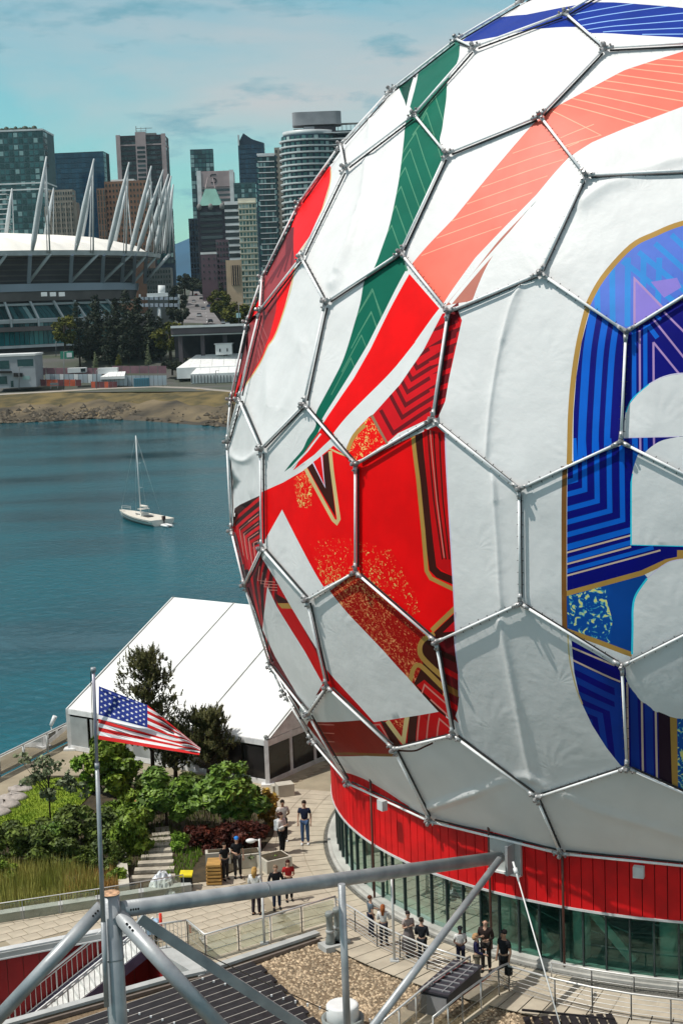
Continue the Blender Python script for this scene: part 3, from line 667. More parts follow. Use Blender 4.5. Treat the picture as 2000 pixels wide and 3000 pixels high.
for k in range(14):
    a = T0 + .1 + k * .2; m = MB(); p = DC + ang(a) * (RD - 2.4); q = DC + ang(a + .15) * (RD - 2.4)
    m.bar((p[0], p[1], 1.05), (q[0], q[1], .6), .05, .05); m.bar((p[0], p[1], .6), (q[0], q[1], .15), .03, .03)
    m.bar((p[0], p[1], .05), (p[0], p[1], 1.05), .05, .05); m.build('stair_rail', M_trim, dome)
# rain pipes, junction boxes and the strut bracket
M_pipe = mat('brown_pipe', (.10, .035, .025), rough=0.5)
for px, y0, y1 in ((1040, 2300, 2650), (1416, 2560, 2800), (1634, 2500, 2856)):
    a = math.atan2(*(atz(px, y1 - 8, 0.2)[:2] - DC[:2])[::-1]); c = DC + ang(a) * (RD + .10)
    MB().tube([(c[0], c[1], .2), (c[0], c[1], 5.0)], .042, n=8).build('rain_pipe', M_pipe, dome)
for px, py in ((1128, 2349), (1872, 2542)):
    X = on_sphere(px, py); n_ = X - DS; n_ /= np.linalg.norm(n_); m = MB(); X = X + n_ * .16
    m.box(X, (.34, .22, .36), rz=math.atan2(n_[0], -n_[1])); m.build('junction_box', M_trim, dome)

# ============================================================ WATER, FAR SHORE, CITY
ZW = -10.0
mw = bpy.data.materials.new('water'); mw.use_nodes = True; t = mw.node_tree; b = t.nodes['Principled BSDF']
b.inputs['Base Color'].default_value = (.002, .10, .125, 1); b.inputs['Roughness'].default_value = 0.07; b.inputs['IOR'].default_value = 1.33; b.inputs['Specular IOR Level'].default_value = 0.24
tc = t.nodes.new('ShaderNodeTexCoord'); mp = t.nodes.new('ShaderNodeMapping'); mp.inputs['Scale'].default_value = (1.0, 0.8, 1); mp.inputs['Rotation'].default_value = (0, 0, 0.5)
n1 = t.nodes.new('ShaderNodeTexNoise'); n1.inputs['Scale'].default_value = 0.8; n1.inputs['Detail'].default_value = 6; n1.inputs['Roughness'].default_value = 0.62; n1.inputs['Distortion'].default_value = 0.6
n2 = t.nodes.new('ShaderNodeTexNoise'); n2.inputs['Scale'].default_value = 0.05; n2.inputs['Detail'].default_value = 4
r2 = t.nodes.new('ShaderNodeMapRange'); r2.inputs['From Min'].default_value = 0.3; r2.inputs['From Max'].default_value = 0.7; r2.inputs['To Min'].default_value = 0.12; r2.inputs['To Max'].default_value = 1.0
bp = t.nodes.new('ShaderNodeBump'); bp.inputs['Distance'].default_value = 0.36
t.links.new(tc.outputs['Object'], mp.inputs['Vector']); t.links.new(mp.outputs['Vector'], n1.inputs['Vector']); mp2 = t.nodes.new('ShaderNodeMapping'); mp2.inputs['Scale'].default_value = (0.35, 1.0, 1); t.links.new(tc.outputs['Object'], mp2.inputs['Vector']); t.links.new(mp2.outputs['Vector'], n2.inputs['Vector'])
t.links.new(n2.outputs['Fac'], r2.inputs['Value']); t.links.new(r2.outputs['Result'], bp.inputs['Strength']); cm = t.nodes.new('ShaderNodeValToRGB'); cm.color_ramp.elements[0].position = .36; cm.color_ramp.elements[0].color = (.001, .042, .058, 1); cm.color_ramp.elements[1].position = .60; cm.color_ramp.elements[1].color = (.001, .095, .125, 1); t.links.new(n2.outputs['Fac'], cm.inputs['Fac']); t.links.new(cm.outputs['Color'], b.inputs['Base Color'])
t.links.new(n1.outputs['Fac'], bp.inputs['Height']); t.links.new(bp.outputs['Normal'], b.inputs['Normal'])
m = MB(); m.add([(-9000, -9000, ZW), (9000, -9000, ZW), (9000, 598, ZW), (-9000, 598, ZW)], [(0, 1, 2, 3)]); m.build('water', mw, kind='structure')

def interp(pts, x):
    pts = np.array(pts, float); return np.interp(x, pts[:, 0], pts[:, 1])
WLINE = [(-900, 1330), (-200, 1255), (0, 1243), (150, 1236), (300, 1229), (420, 1236), (520, 1243), (660, 1254), (1000, 1285), (2400, 1390)]
PLINE = [(-900, 1240), (-200, 1175), (0, 1157), (150, 1149), (300, 1140), (450, 1135), (560, 1138), (690, 1150), (1000, 1172), (2400, 1250)]
GPTS = [(440, -10.5), (598, -6.5), (618, -6.45), (640, -3), (665, 3.5), (700, 5), (900, 14), (1300, 34), (2000, 55), (9000, 70)]
def gz(Y): return float(interp(GPTS, Y))
xs = np.linspace(-900, 2400, 150)
M_mud = mat('mud', (.035, .028, .020), rgb2=(.085, .066, .042), rough=0.9, scale=0.09, detail=8, bump=0.6, bscale=0.5, stretch=(1, .35, 1))
M_rocky = mat('rocky_shore', (.030, .024, .015), rgb2=(.19, .145, .08), rough=0.95, scale=0.075, detail=10, bump=0.8, bscale=0.7, stretch=(1, .28, 1), lo=.36, hi=.66)
M_gold = mat('dry_grass_bank', (.055, .045, .014), rgb2=(.155, .112, .036), rough=0.95, scale=0.16, detail=10, bump=0.8, bscale=0.9, stretch=(1, .30, 1), lo=.38, hi=.62)
def strip(name, rows, material, kind='structure'):
    m = MB(); n = len(rows[0])
    for r in rows: m.v.extend(map(tuple, r))
    for i in range(len(rows) - 1):
        for k in range(n - 1): m.f.append((i * n + k, i * n + k + 1, (i + 1) * n + k + 1, (i + 1) * n + k)); m.m.append(0); m.sm.append(True)
    return m.build(name, material, kind=kind)
def bank_row(t):
    out = []
    for x in xs:
        yw = interp(WLINE, x); yp = interp(PLINE, x)
        tt = t + (0.05 * math.sin(x * .031 + t * 9) + 0.04 * math.sin(x * .083 + t * 4)) * (1 if 0.02 < t < .98 else 0)
        tt = max(tt, 0.0); z = -10.15 + 3.65 * tt ** 0.8
        out.append(atz(x, yw + (yp - yw) * tt, z + (RNG.uniform(-.12, .12) if 0 < t < 1 else 0)))
    return out
rows = [bank_row(q) for q in (0, .06, .12, .2, .28, .36, .44, .52, .60, .68, .76, .84, .92, 1.0)]
strip('mudflat', rows[:3], M_mud); strip('rocky_shore', rows[2:9], M_rocky); strip('grass_bank', rows[8:], M_gold)
path_far = rows[-1]
M_path = mat('shore_path', (.33, .30, .26), rough=0.9, noise=0.1, scale=0.3)
strip('shore_path', [[(p[0], p[1], p[2] + .0) for p in path_far], [(p[0], p[1] + 9, p[2] + .10) for p in path_far], [(p[0], p[1] + 9.1, p[2] - .1) for p in path_far]], M_path)
M_land = mat('city_ground', (.085, .085, .08), rgb2=(.045, .06, .03), rough=0.95, scale=0.05, detail=6)
gl = np.linspace(-1500, 1500, 40); m = MB()
Ys = [602, 618, 640, 665, 700, 800, 900, 1100, 1300, 1600, 2000, 3500, 9000]
front = np.interp(gl, [p[0] for p in path_far], [p[1] for p in path_far]) + 4.4
for i, Y in enumerate(Ys):
    for k, x in enumerate(gl):
        yy = front[k] if i == 0 else max(Y, front[k] + i); m.v.append((x * (1 if Y < 2000 else Y / 1500), yy, gz(Y) if i else -6.52))
for i in range(len(Ys) - 1):
    for k in range(len(gl) - 1): n = len(gl); m.f.append((i * n + k, i * n + k + 1, (i + 1) * n + k + 1, (i + 1) * n + k)); m.m.append(0); m.sm.append(True)
m.build('city_ground', M_land, kind='structure')
# scattered shore rocks (uncountable)
M_rock = mat('shore_rock', (.085, .070, .050), rough=0.95, noise=0.3, island=0.7)
m = MB(); oct_ = [(1, 0, 0), (0, 1, 0), (-1, 0, 0), (0, -1, 0), (0, 0, 1), (0, 0, -.6)]; of = [(0, 1, 4), (1, 2, 4), (2, 3, 4), (3, 0, 4), (1, 0, 5), (2, 1, 5), (3, 2, 5), (0, 3, 5)]
for _ in range(2400):
    x = RNG.uniform(-150, 720); t_ = abs(RNG.normal(0, .22)) + .03
    if 400 < x < 610 and RNG.rand() < .93: continue
    if math.sin(x * .045 + t_ * 7) + math.sin(x * .017 - t_ * 12) < RNG.uniform(-1.6, .9): continue
    if t_ > .62: continue
    yw = interp(WLINE, x); yp = interp(PLINE, x); c = atz(x, yw + (yp - yw) * t_, -10.1 + 3.65 * t_ ** .8)
    s = .22 + .9 * RNG.rand() ** 2.5 + (.6 if RNG.rand() < .05 else 0); a = RNG.uniform(0, 6.28)
    m.add([(c[0] + s * (v[0] * math.cos(a) - v[1] * math.sin(a)) * RNG.uniform(.7, 1.3), c[1] + s * 1.3 * (v[0] * math.sin(a) + v[1] * math.cos(a)), c[2] + s * .8 * v[2]) for v in oct_], of)
m.build('shore_rocks', M_rock, kind='stuff')
# mountain
M_mtn = mat('haze_blue_mountain', (.010, .055, .115), rough=1, noise=0.25, scale=0.0015, spec=0)  # blue of the distance haze is put into the base colour
m = MB(); prof = [(-1500, 820), (-600, 780), (0, 830), (300, 790), (460, 745), (520, 712), (560, 700), (620, 680), (700, 690), (900, 640), (1300, 700), (2500, 740)]
px_ = np.linspace(-1500, 2500, 90)
rws = []
for dz, dY in ((1.0, 9000), (.55, 8300), (.0, 7600)):
    r = []
    for x in px_:
        y = interp(prof, x) + 5 * math.sin(x * .05) + 4 * math.sin(x * .13); X = aty(x, y, 9000); r.append((X[0] * dY / 9000, dY, 60 + (X[2] - 60) * dz))
    rws.append(r)
strip('mountain', rws, M_mtn)

# ---------------------------------------------------------------- city towers
def rand_glass(name, c1, c2, c3, rough=0.12):
    m = bpy.data.materials.new(name); m.use_nodes = True; t = m.node_tree; b = t.nodes['Principled BSDF']
    oi = t.nodes.new('ShaderNodeObjectInfo'); r = t.nodes.new('ShaderNodeValToRGB'); r.color_ramp.interpolation = 'CONSTANT'; e = r.color_ramp.elements
    e[0].position = 0; e[0].color = (*c1, 1); e[1].position = .42; e[1].color = (*c2, 1); x = r.color_ramp.elements.new(.80); x.color = (*c3, 1)
    t.links.new(oi.outputs['Random'], r.inputs['Fac']); t.links.new(r.outputs['Color'], b.inputs['Base Color'])
    b.inputs['Roughness'].default_value = rough; b.inputs['Specular IOR Level'].default_value = 0.5
    MATS[name] = m; return m
G_teal = rand_glass('teal_pane', (.012, .05, .055), (.035, .12, .13), (.24, .38, .38))
G_navy = rand_glass('navy_pane', (.004, .030, .070), (.006, .040, .085), (.010, .055, .11), .08)
G_dark = rand_glass('dark_pane', (.008, .010, .016), (.015, .020, .028), (.05, .07, .08))
G_green = rand_glass('green_pane', (.02, .08, .08), (.07, .17, .17), (.32, .42, .41))
def cmat(n, c, r=.7): return mat('wall_' + n, c, rough=r, noise=.12, scale=.15)
C_teal = cmat('teal_frame', (.05, .11, .12)); C_white = cmat('white', (.68, .70, .70)); C_grey = cmat('grey', (.20, .20, .19)); C_beige = cmat('beige', (.27, .24, .20)); C_brown = cmat('brown', (.20, .105, .065))
C_dkbr = cmat('dark_brown', (.035, .028, .038)); C_pink = cmat('rose', (.40, .31, .31)); C_cream = cmat('cream', (.64, .61, .50)); C_navy = cmat('navy', (.008, .03, .06)); C_mauve = cmat('mauve', (.11, .07, .09)); C_tan = cmat('tan', (.50, .37, .25)); C_ink = cmat('ink', (.014, .014, .026)); C_copper = cmat('copper_green', (.20, .40, .34)); C_steel = cmat('steel', (.56, .59, .60), .4)
def tower(label, x0, x1, yt, Y, style, nf, nb, body, glass, fh=3.3, yaw=0.0, depth=None, slab=None, ww=.86, wh=.78, side=True, name='tower', cat='tower', top=None, group='downtown towers'):
    a = aty(x0, yt, Y); b = aty(x1, yt, Y); w = abs(b[0] - a[0]); zt = (a[2] + b[2]) / 2; zb = gz(Y) - 1; d = depth or w * .8
    t = empty(name, ((a[0] + b[0]) / 2, Y, zb), label, cat, group); t.rotation_euler.z = yaw
    h = zt - zb; m = MB(); m.box((0, d / 2, h / 2), (w, d, h)); link('body', m.mesh('body', body), t)
    if top: top(t, w, d, h)
    bw = w / nb
    wm = None
    if style != 'bands':
        wm = MB().box((0, 0, 0), (bw * ww, .16, fh * wh)).mesh('window', glass)
        for f in range(nf):
            z = h - .6 - fh * (f + .5)
            if z < 1: break
            for k in range(nb): link('window', wm, t, (-w / 2 + bw * (k + .5), -.05, z))
        if side:
            nd = max(1, int(round(d / bw))); sw = d / nd; wm2 = MB().box((0, 0, 0), (.16, sw * ww, fh * wh)).mesh('window', glass); sm_ = 0
            for f in range(min(nf, 24)):
                z = h - .6 - fh * (f + .5)
                if z < 1: break
                for k in range(min(nd, 4)):
                    if nf * nb + sm_ < 290: link('window', wm2, t, (w / 2 + .05, sw * (k + .5), z)); sm_ += 1
    else:
        wm = MB().box((0, d / 2, 0), (w * ww, d + .2, fh * wh)).mesh('window_band', glass)
        for f in range(nf):
            z = h - .8 - fh * (f + .6)
            if z > 1: link('window_band', wm, t, (0, 0, z))
    if slab:
        sm = MB().box((0, d / 2 - .5, 0), (w + slab[1], d + 1.6, .42)).mesh('floor_slab', slab[0])
        for f in range(nf + 1):
            z = h - .4 - fh * f
            if z > 1: link('floor_slab', sm, t, (0, 0, z))
    return t
def roofbox(mat_, fx, fw_, hh, fd=.5):
    def f(t, w, d, h): link('roof_box', MB().box((w * fx, d * .5, h + hh / 2), (w * fw_, d * fd, hh)).mesh('roof_box', mat_), t)
    return f
def top1(t, w, d, h):
    link('parapet', MB().box((0, d / 2, h + .4), (w + .6, d + .6, 1.2)).mesh('parapet', C_steel), t)
    for k in (0, 1): link('service_band', MB().box((0, d / 2, h - 39.5 + k * 4.2), (w + .5, d + .5, 1.0)).mesh('service_band', C_white), t)
    m = MB()
    for k in range(8): m.ball((-w * .1 + k * 3.2, 4, h + 1.6), (1.6 + (k % 3) * .5, 1.6, 1.2 + (k % 2)), 6, 4)
    link('roof_garden', m.mesh('roof_garden', mat('roof_green', (.03, .05, .03))), t)
tower('tall teal glass apartment tower with rooftop shrubs at the left edge', -80, 126, 385, 1100, 'grid', 19, 14, C_teal, G_teal, fh=4.1, yaw=-.02, ww=.78, wh=.72, top=top1, side=True)
tower('low teal block with pale balcony slabs in front of the left tower', -40, 18, 568, 950, 'grid', 9, 5, C_teal, G_teal, fh=2.9, slab=(C_white, 1.2))
tower('dark blue smooth glass office tower left of the brown octagonal tower', 154, 303, 446, 1300, 'grid', 18, 14, C_navy, G_navy, fh=4.0, ww=.94, wh=.9, yaw=-.05, depth=26)
def top3(t, w, d, h):
    link('shoulder', MB().box((w * .56, d / 2, h / 2 - 4), (w * .16, d * .9, h - 8)).mesh('shoulder', C_beige), t)
    link('shoulder', MB().box((-w * .56, d / 2, h / 2 - 5), (w * .2, d * .9, h - 10)).mesh('shoulder', C_beige), t)
    for k in range(5): link('pilaster', MB().box((-w * .4 + k * w * .2, -.3, h / 2 - 4), (1.0, .7, h - 10)).mesh('pilaster', C_beige), t)
tower('stepped grey stone tower behind the stadium roof', 138, 212, 556, 1000, 'grid', 9, 10, C_beige, G_dark, fh=3.3, ww=.5, wh=.55, top=top3)
tower('brown brick hotel block with small square windows', 305, 428, 530, 1000, 'grid', 13, 12, C_brown, G_dark, fh=3.5, ww=.42, wh=.45, yaw=-.05, top=roofbox(C_white, -.1, .55, 1.5))
tower('narrow brown block with tall pale pilasters beside the brick hotel', 283, 308, 552, 990, 'grid', 9, 3, C_brown, G_dark, fh=3.6, ww=.4, wh=.8)
def top5(t, w, d, h):
    for s in (-1, 1):
        link('corner_pier', MB().box((s * w * .48, .2, h / 2), (w * .09, 2.5, h + 1.2)).mesh('corner_pier', C_pink), t)
    link('corner_pier', MB().box((0, -.6, h / 2 + 1.2), (w * .22, 2.2, h + 2.4)).mesh('corner_pier', C_pink), t)
    wm = MB().box((0, -1.75, 0), (w * .17, .2, 2.0)).mesh('window', G_dark)
    for k in range(10): link('window', wm, t, (0, 0, h - 10 - k * 3.6))
    link('cornice', MB().box((0, d / 2, h - 7.6), (w + .5, d + .5, 1.0)).mesh('cornice', C_pink), t)
    m = MB(); m.bar((-4, 6, h), (-4, 6, h + 8), .5); m.bar((4, 6, h), (4, 6, h + 6.5), .4); m.bar((-4, 6, h + 6), (9, 6, h + 6), .35); m.bar((-4, 6, h + 4), (4, 6, h + 4), .35); m.bar((0, 6, h), (0, 6, h + 7), .3); m.bar((-4, 6, h + 2), (8, 6, h + 2), .3)
    m.box((5, 8, h + 1), (14, 6, 2)); link('roof_aerial', m.mesh('roof_aerial', C_grey), t)
tower('dark brown tower with pale corner piers and roof aerials', 343, 481, 396, 1300, 'grid', 12, 10, C_dkbr, G_dark, fh=3.9, ww=.9, wh=.6, top=top5, depth=34)
tower('slim grey glass slab behind the stadium masts', 452, 503, 610, 1050, 'grid', 9, 5, C_navy, G_teal, fh=4, ww=.7, wh=.7)
tower('tall slender teal glass tower left of the rose office block', 557, 624, 437, 1500, 'grid', 38, 6, C_navy, G_teal, fh=4.0, ww=.86, wh=.82, yaw=.06)
def top8(t, w, d, h):
    for s in (-1, 1): link('corner_pier', MB().box((s * w * .46, -.4, h / 2), (w * .12, 1.8, h + 1)).mesh('corner_pier', C_white), t)
    m = MB(); u = h * .0 + 1.0
    p = [(1.7, 3.2), (-1.2, 3.2), (-1.7, 2.2), (-1.2, 1.3), (1.2, .5), (1.7, -.6), (1.2, -1.7), (-1.7, -1.7)]
    for q, r in zip(p, p[1:]): m.bar((-w * .05 + q[0] * 1.3, -.9, h - 7 + q[1] * 1.3), (-w * .05 + r[0] * 1.3, -.9, h - 7 + r[1] * 1.3), .25, 1.0)
    link('emblem', m.mesh('emblem', C_dkbr), t)
    link('header', MB().box((0, -.2, h - 6.5), (w * .8, 1.2, 12)).mesh('header', C_pink), t)
tower('rose and white office tower with dark window bands and an S emblem', 578, 682, 501, 1300, 'bands', 14, 1, C_pink, G_dark, fh=4.0, ww=.82, wh=.5, top=top8)
def top9(t, w, d, h):
    b = w * .43; z0 = h + 2.5; z1 = h + 15; k = .42
    m = MB(); m.box((0, d / 2, h + 1.3), (w * .96, d * .9, 2.6))
    link('roof_storey', m.mesh('roof_storey', C_dkbr), t)
    vs_ = [(-b, 0, z0), (b, 0, z0), (b, d, z0), (-b, d, z0), (-b * k, d * .3, z1), (b * k, d * .3, z1), (b * k, d * .7, z1), (-b * k, d * .7, z1)]
    link('pyramid_roof', MB().add(vs_, [(0, 1, 5, 4), (1, 2, 6, 5), (2, 3, 7, 6), (3, 0, 4, 7), (4, 5, 6, 7)]).mesh('pyramid_roof', C_copper), t)
    m = MB()
    for a_, b_ in ((4, 5), (5, 6), (6, 7), (7, 4)): m.bar(vs_[a_], vs_[b_], .5)
    q = [(x * .45, d / 2, z1 + 8) for x in (-b * k, b * k)]
    for v, e in ((4, 0), (5, 1), (6, 1), (7, 0)): m.bar(vs_[v], q[e], .45)
    m.bar(q[0], q[1], .45); link('roof_frame', m.mesh('roof_frame', C_pink), t)
    for x in (-.42, .0, .42): link('dormer', MB().ball((w * x, -.3, h + 1.5), (1.8, 1.2, 2.4), 8, 6).mesh('dormer', C_grey), t)
tower('dark office tower under a green copper pyramid roof', 578, 657, 612, 1150, 'bands', 14, 1, C_ink, G_dark, fh=4.2, ww=.8, wh=.5, top=top9)
def top10(t, w, d, h):
    vs_ = [(-w / 2, 0, h), (w / 2, 0, h), (w / 2, d, h), (-w / 2, d, h), (-w * .28, 0, h + 9), (w * .05, 0, h + 3.5), (-w * .28, d, h + 9), (w * .05, d, h + 3.5)]
    link('roof_fin', MB().add(vs_, [(0, 1, 5, 4), (3, 7, 6, 2)[::-1], (0, 4, 6, 3), (4, 5, 7, 6), (5, 1, 2, 7)]).mesh('roof_fin', C_navy), t)
    link('roof_fin', MB().box((-w * .47, 2, h + 3), (1.2, 6, 9)).mesh('roof_fin', C_steel), t)
tower('dark blue angular tower with slanted roof fin', 697, 773, 420, 1400, 'grid', 12, 8, C_navy, G_navy, fh=4.2, ww=.85, wh=.8, top=top10)
tower('low teal glass block behind the cream apartments', 684, 748, 535, 1200, 'grid', 5, 6, C_teal, G_teal, fh=3.6, ww=.8, wh=.7)
tower('glass apartment tower with white balcony grid beside the dome', 749, 808, 455, 900, 'grid', 27, 6, C_navy, G_teal, fh=3.05, ww=.72, wh=.7, slab=(C_white, -2), top=roofbox(C_steel, 0, .9, 1.2, .9), yaw=.03)
tower('narrow beige apartment strip beside the round tower', 803, 826, 432, 950, 'grid', 20, 2, C_beige, G_dark, fh=3.3, ww=.35, wh=.5)
def round_tower():
    Y = 860; a = aty(826, 395, Y); b = aty(960, 395, Y); w = b[0] - a[0]; zb = gz(Y); r = w * .62
    t = empty('round_tower', ((a[0] + b[0]) / 2 + 2, Y + r, zb), 'rounded apartment tower with curved white balconies and a grey crown behind the dome', 'tower', 'downtown towers')
    h = a[2] - zb; link('body', MB().lathe([(r, 0), (r, h)], (0, 0, 0), 40, smooth=False).mesh('body', C_navy), t)
    nf = 19; fh = 3.25
    pm = MB().box((0, 0, 0), (.15, r * .145, fh * .68)).mesh('window', G_green); sm = MB().lathe([(r + 1.1, 0), (r + 1.3, .25), (r + 1.3, .9), (r + .9, .95)], (0, 0, 0), 44, smooth=False).mesh('balcony', C_steel)
    for f in range(nf):
        z = h - fh * (f + .5)
        if f < 20: link('balcony', sm, t, (0, 0, z - fh * .5))
        for k in range(14):
            an = math.radians(185 + k * 12.5); o = link('window', pm, t, (math.cos(an) * (r + .05), math.sin(an) * (r + .05), z)); o.rotation_euler.z = an
    m = MB(); m.lathe([(r * .93, h), (r * .95, h + 2.5)], (0, 0, 0), 40); link('parapet', m.mesh('parapet', C_steel), t)
    C_crown = cmat('crown', (.26, .27, .29))
    def rbox(cx, cy, w_, d_, z0, z1, n=40, pw=7.0):
        q = []
        for k in range(n):
            a_ = 2 * math.pi * k / n; c_, s_ = math.cos(a_), math.sin(a_); q.append((cx + w_ / 2 * abs(c_) ** (2 / pw) * (1 if c_ >= 0 else -1), cy + d_ / 2 * abs(s_) ** (2 / pw) * (1 if s_ >= 0 else -1)))
        return MB().prism(q, z0, z1)
    link('crown', rbox(r * .30, 0, r * 1.75, r * 1.1, h + 5.6, h + 12.4).mesh('crown', C_crown), t)
    link('crown_stem', rbox(r * .02, -r * .1, r * .42, r * .8, h, h + 4.6).mesh('crown_stem', C_crown), t)
    link('crown_recess', MB().box((r * .52, -r * .05, h + 2.3), (r * .9, r * .8, 4.6)).mesh('crown_recess', C_dkbr), t)
    link('crown_recess', MB().box((-r * .36, r * .1, h + 2.0), (r * .36, r * .6, 4.0)).mesh('crown_recess', C_dkbr), t)
    link('penthouse', MB().box((r * 1.15, r * .3, h - 2.0), (r * .9, r, 9)).mesh('penthouse', C_navy), t)
    for k in range(4): link('balcony', MB().box((r * 1.1, -r * .15, h - 9 + k * 3.2), (r * 1.2, r * 1.3, .5)).mesh('balcony', C_steel), t)
    m = MB()
    for k in range(6): m.bar((r * (.9 + k * .15), -r * .2, h + 2), (r * (.9 + k * .15), -r * .2, h + 6), .3)
    m.box((r * 1.25, -r * .1, h + 6), (r * 1.1, 5, .5)); link('pergola', m.mesh('pergola', C_grey), t)
round_tower()
tower('dark office block with broad white floor bands', 657, 702, 590, 1000, 'bands', 18, 1, C_white, G_dark, fh=4.3, ww=1.02, wh=.62)
tower('cream apartment tower with thin balcony slabs nearest the dome', 698, 748, 592, 850, 'grid', 22, 5, C_cream, G_green, fh=2.95, ww=.66, wh=.62, slab=(C_cream, .6), top=roofbox(C_cream, 0, 1.05, 2, 1.0), yaw=.02)
tower('mauve brick block with dark windows below the pyramid tower', 632, 668, 702, 900, 'grid', 9, 4, C_mauve, G_dark, fh=3.2, ww=.55, wh=.5)
tower('small mauve block with pale edge beside the street', 588, 634, 745, 880, 'grid', 4, 3, C_mauve, G_dark, fh=3.6, ww=.25, wh=.3, top=roofbox(C_white, 0, 1.02, 1.2, 1.02))
def top17(t, w, d, h):
    link('window_recess', MB().box((w * .12, -.15, h - 7.6), (w * .55, .5, 10)).mesh('window_recess', C_ink), t)
    for k in range(4): link('fin', MB().box((-w * .1 + k * w * .145, -.5, h - 7.6), (.35, .4, 10)).mesh('fin', C_tan), t)
    for k in (-1, 1): link('column', MB().box((k * w * .42, 0, h * .2), (1.4, 1.2, h * .4)).mesh('column', C_cream), t)
tower('small tan civic building with a dark gridded window', 661, 706, 762, 800, 'grid', 0, 1, C_tan, G_dark, side=False, top=top17, name='civic_building', cat='building')
tower('thin dark tower squeezed left of the pyramid tower', 552, 578, 640, 1180, 'grid', 15, 3, C_navy, G_dark, fh=4, ww=.6, wh=.7)
tower('grey podium block with small windows behind the gantry sign', 428, 500, 785, 800, 'grid', 5, 9, C_grey, G_dark, fh=2.6, ww=.55, wh=.55, side=False)

# ---------------------------------------------------------------- stadium
SC = np.array([-204.0, 800.0]); SR = 117.0
st = empty('stadium', (SC[0], SC[1], 0), 'round white-roofed stadium ringed by leaning steel masts', 'stadium')
Zr = aty(0, 739, 690)[2]
zz = lambda y, Y=698: aty(100, y, Y)[2]
M_roof = mat('stadium_roof', (.80, .78, .72), rough=.6, noise=.06, scale=.05); M_wall = mat('stadium_wall', (.10, .085, .095), rough=.85, noise=.15, scale=.1); M_ring = mat('stadium_steel', (.50, .53, .54), rough=.45, noise=.1, scale=.2)
M_band = mat('stadium_band', (.33, .38, .45), rough=.7, noise=.15, scale=.03); M_brickw = mat('stadium_concrete', (.15, .13, .125), rough=.9, noise=.15, scale=.1)
def ringmesh(prof, n=144, a0=0, a1=2 * math.pi, scal=None):
    m = MB(); k0 = n + 1
    for j, (r, z) in enumerate(prof):
        for i in range(k0):
            a = a0 + (a1 - a0) * i / n; zz_ = z + (scal(a, j) if scal else 0); m.v.append((SC[0] + r * math.cos(a), SC[1] + r * math.sin(a), zz_))
    for j in range(len(prof) - 1):
        for i in range(n): m.f.append((j * k0 + i, j * k0 + i + 1, (j + 1) * k0 + i + 1, (j + 1) * k0 + i)); m.m.append(0); m.sm.append(False)
    return m
def pleat(a, j): return (2.2 * abs(math.sin(a * 18)) + .5 * math.sin(a * 90)) * (0, .5, 1, 1, 1, .9, .6, 0)[j]
hm = (739 - 672) / 4592 * 800
mm_ = ringmesh([(SR - 3, Zr), (SR * .9, Zr + hm * .35), (SR * .78, Zr + hm * .55), (SR * .62, Zr + hm * .72), (SR * .45, Zr + hm * .85), (SR * .3, Zr + hm * .92), (SR * .15, Zr + hm), (.5, Zr + hm)], 288, scal=pleat); mm_.sm = [True] * len(mm_.f); mm_.build('fabric_roof', M_roof, st)
ringmesh([(SR - 4, Zr - 1.2), (SR, Zr - 1.2), (SR + .6, Zr + 1.0), (SR - 4, Zr + 1.0)]).build('ring_beam', M_ring, st)
rB = SR - 14; zB1 = zz(828); zB0 = zz(851)
ringmesh([(rB - 1, zB1), (rB + 2, Zr - 1.4)]).build('upper_wall', M_wall, st)
for k in range(5):
    z = zB1 + (Zr - zB1) * (k + .6) / 5.6; r = rB - .6 + 3 * (k + .6) / 5.6; ringmesh([(r, z - .35), (r + .5, z - .35), (r + .5, z + .35), (r, z + .35)]).build('louvre', M_brickw, st)
ringmesh([(rB - 1, zB0), (rB + 2.2, zB0), (rB + 2.6, zB1), (rB - 1, zB1)]).build('white_band', M_band, st)
z3 = zz(880); z4 = zz(892); z5 = zz(936); z6 = zz(946); z7 = zz(957); z8 = zz(970); z9 = zz(1012); z10 = zz(1020); z11 = gz(680) - 4
ringmesh([(rB + .5, z3), (rB + 1.5, zB0)]).build('concrete_wall', M_brickw, st); ringmesh([(rB - 2, z4), (rB - 2, z3)]).build('recess', M_wall, st)
ringmesh([(rB + 6, z6), (rB + 6.4, z5), (rB + 6, z5 + .4), (rB + 4, z5 + .5)]).build('ledge', M_ring, st); ringmesh([(rB + 5, z8), (rB + 7, z8), (rB + 7, z7), (rB + 5, z7)]).build('ledge', M_brickw, st)
ringmesh([(rB + 4, z10), (rB + 7, z10), (rB + 7, z9), (rB + 4, z9)]).build('ledge', M_ring, st); ringmesh([(rB + 3, z11), (rB + 3, z10)]).build('base_wall', M_wall, st)
ringmesh([(rB - 2, z4 - .2), (rB - .5, z4 + .8), (rB + .5, z4 + .8), (rB, z4 - .2)]).build('ledge', M_ring, st)
A0 = math.radians(268); A1 = math.radians(345); nsl = 60
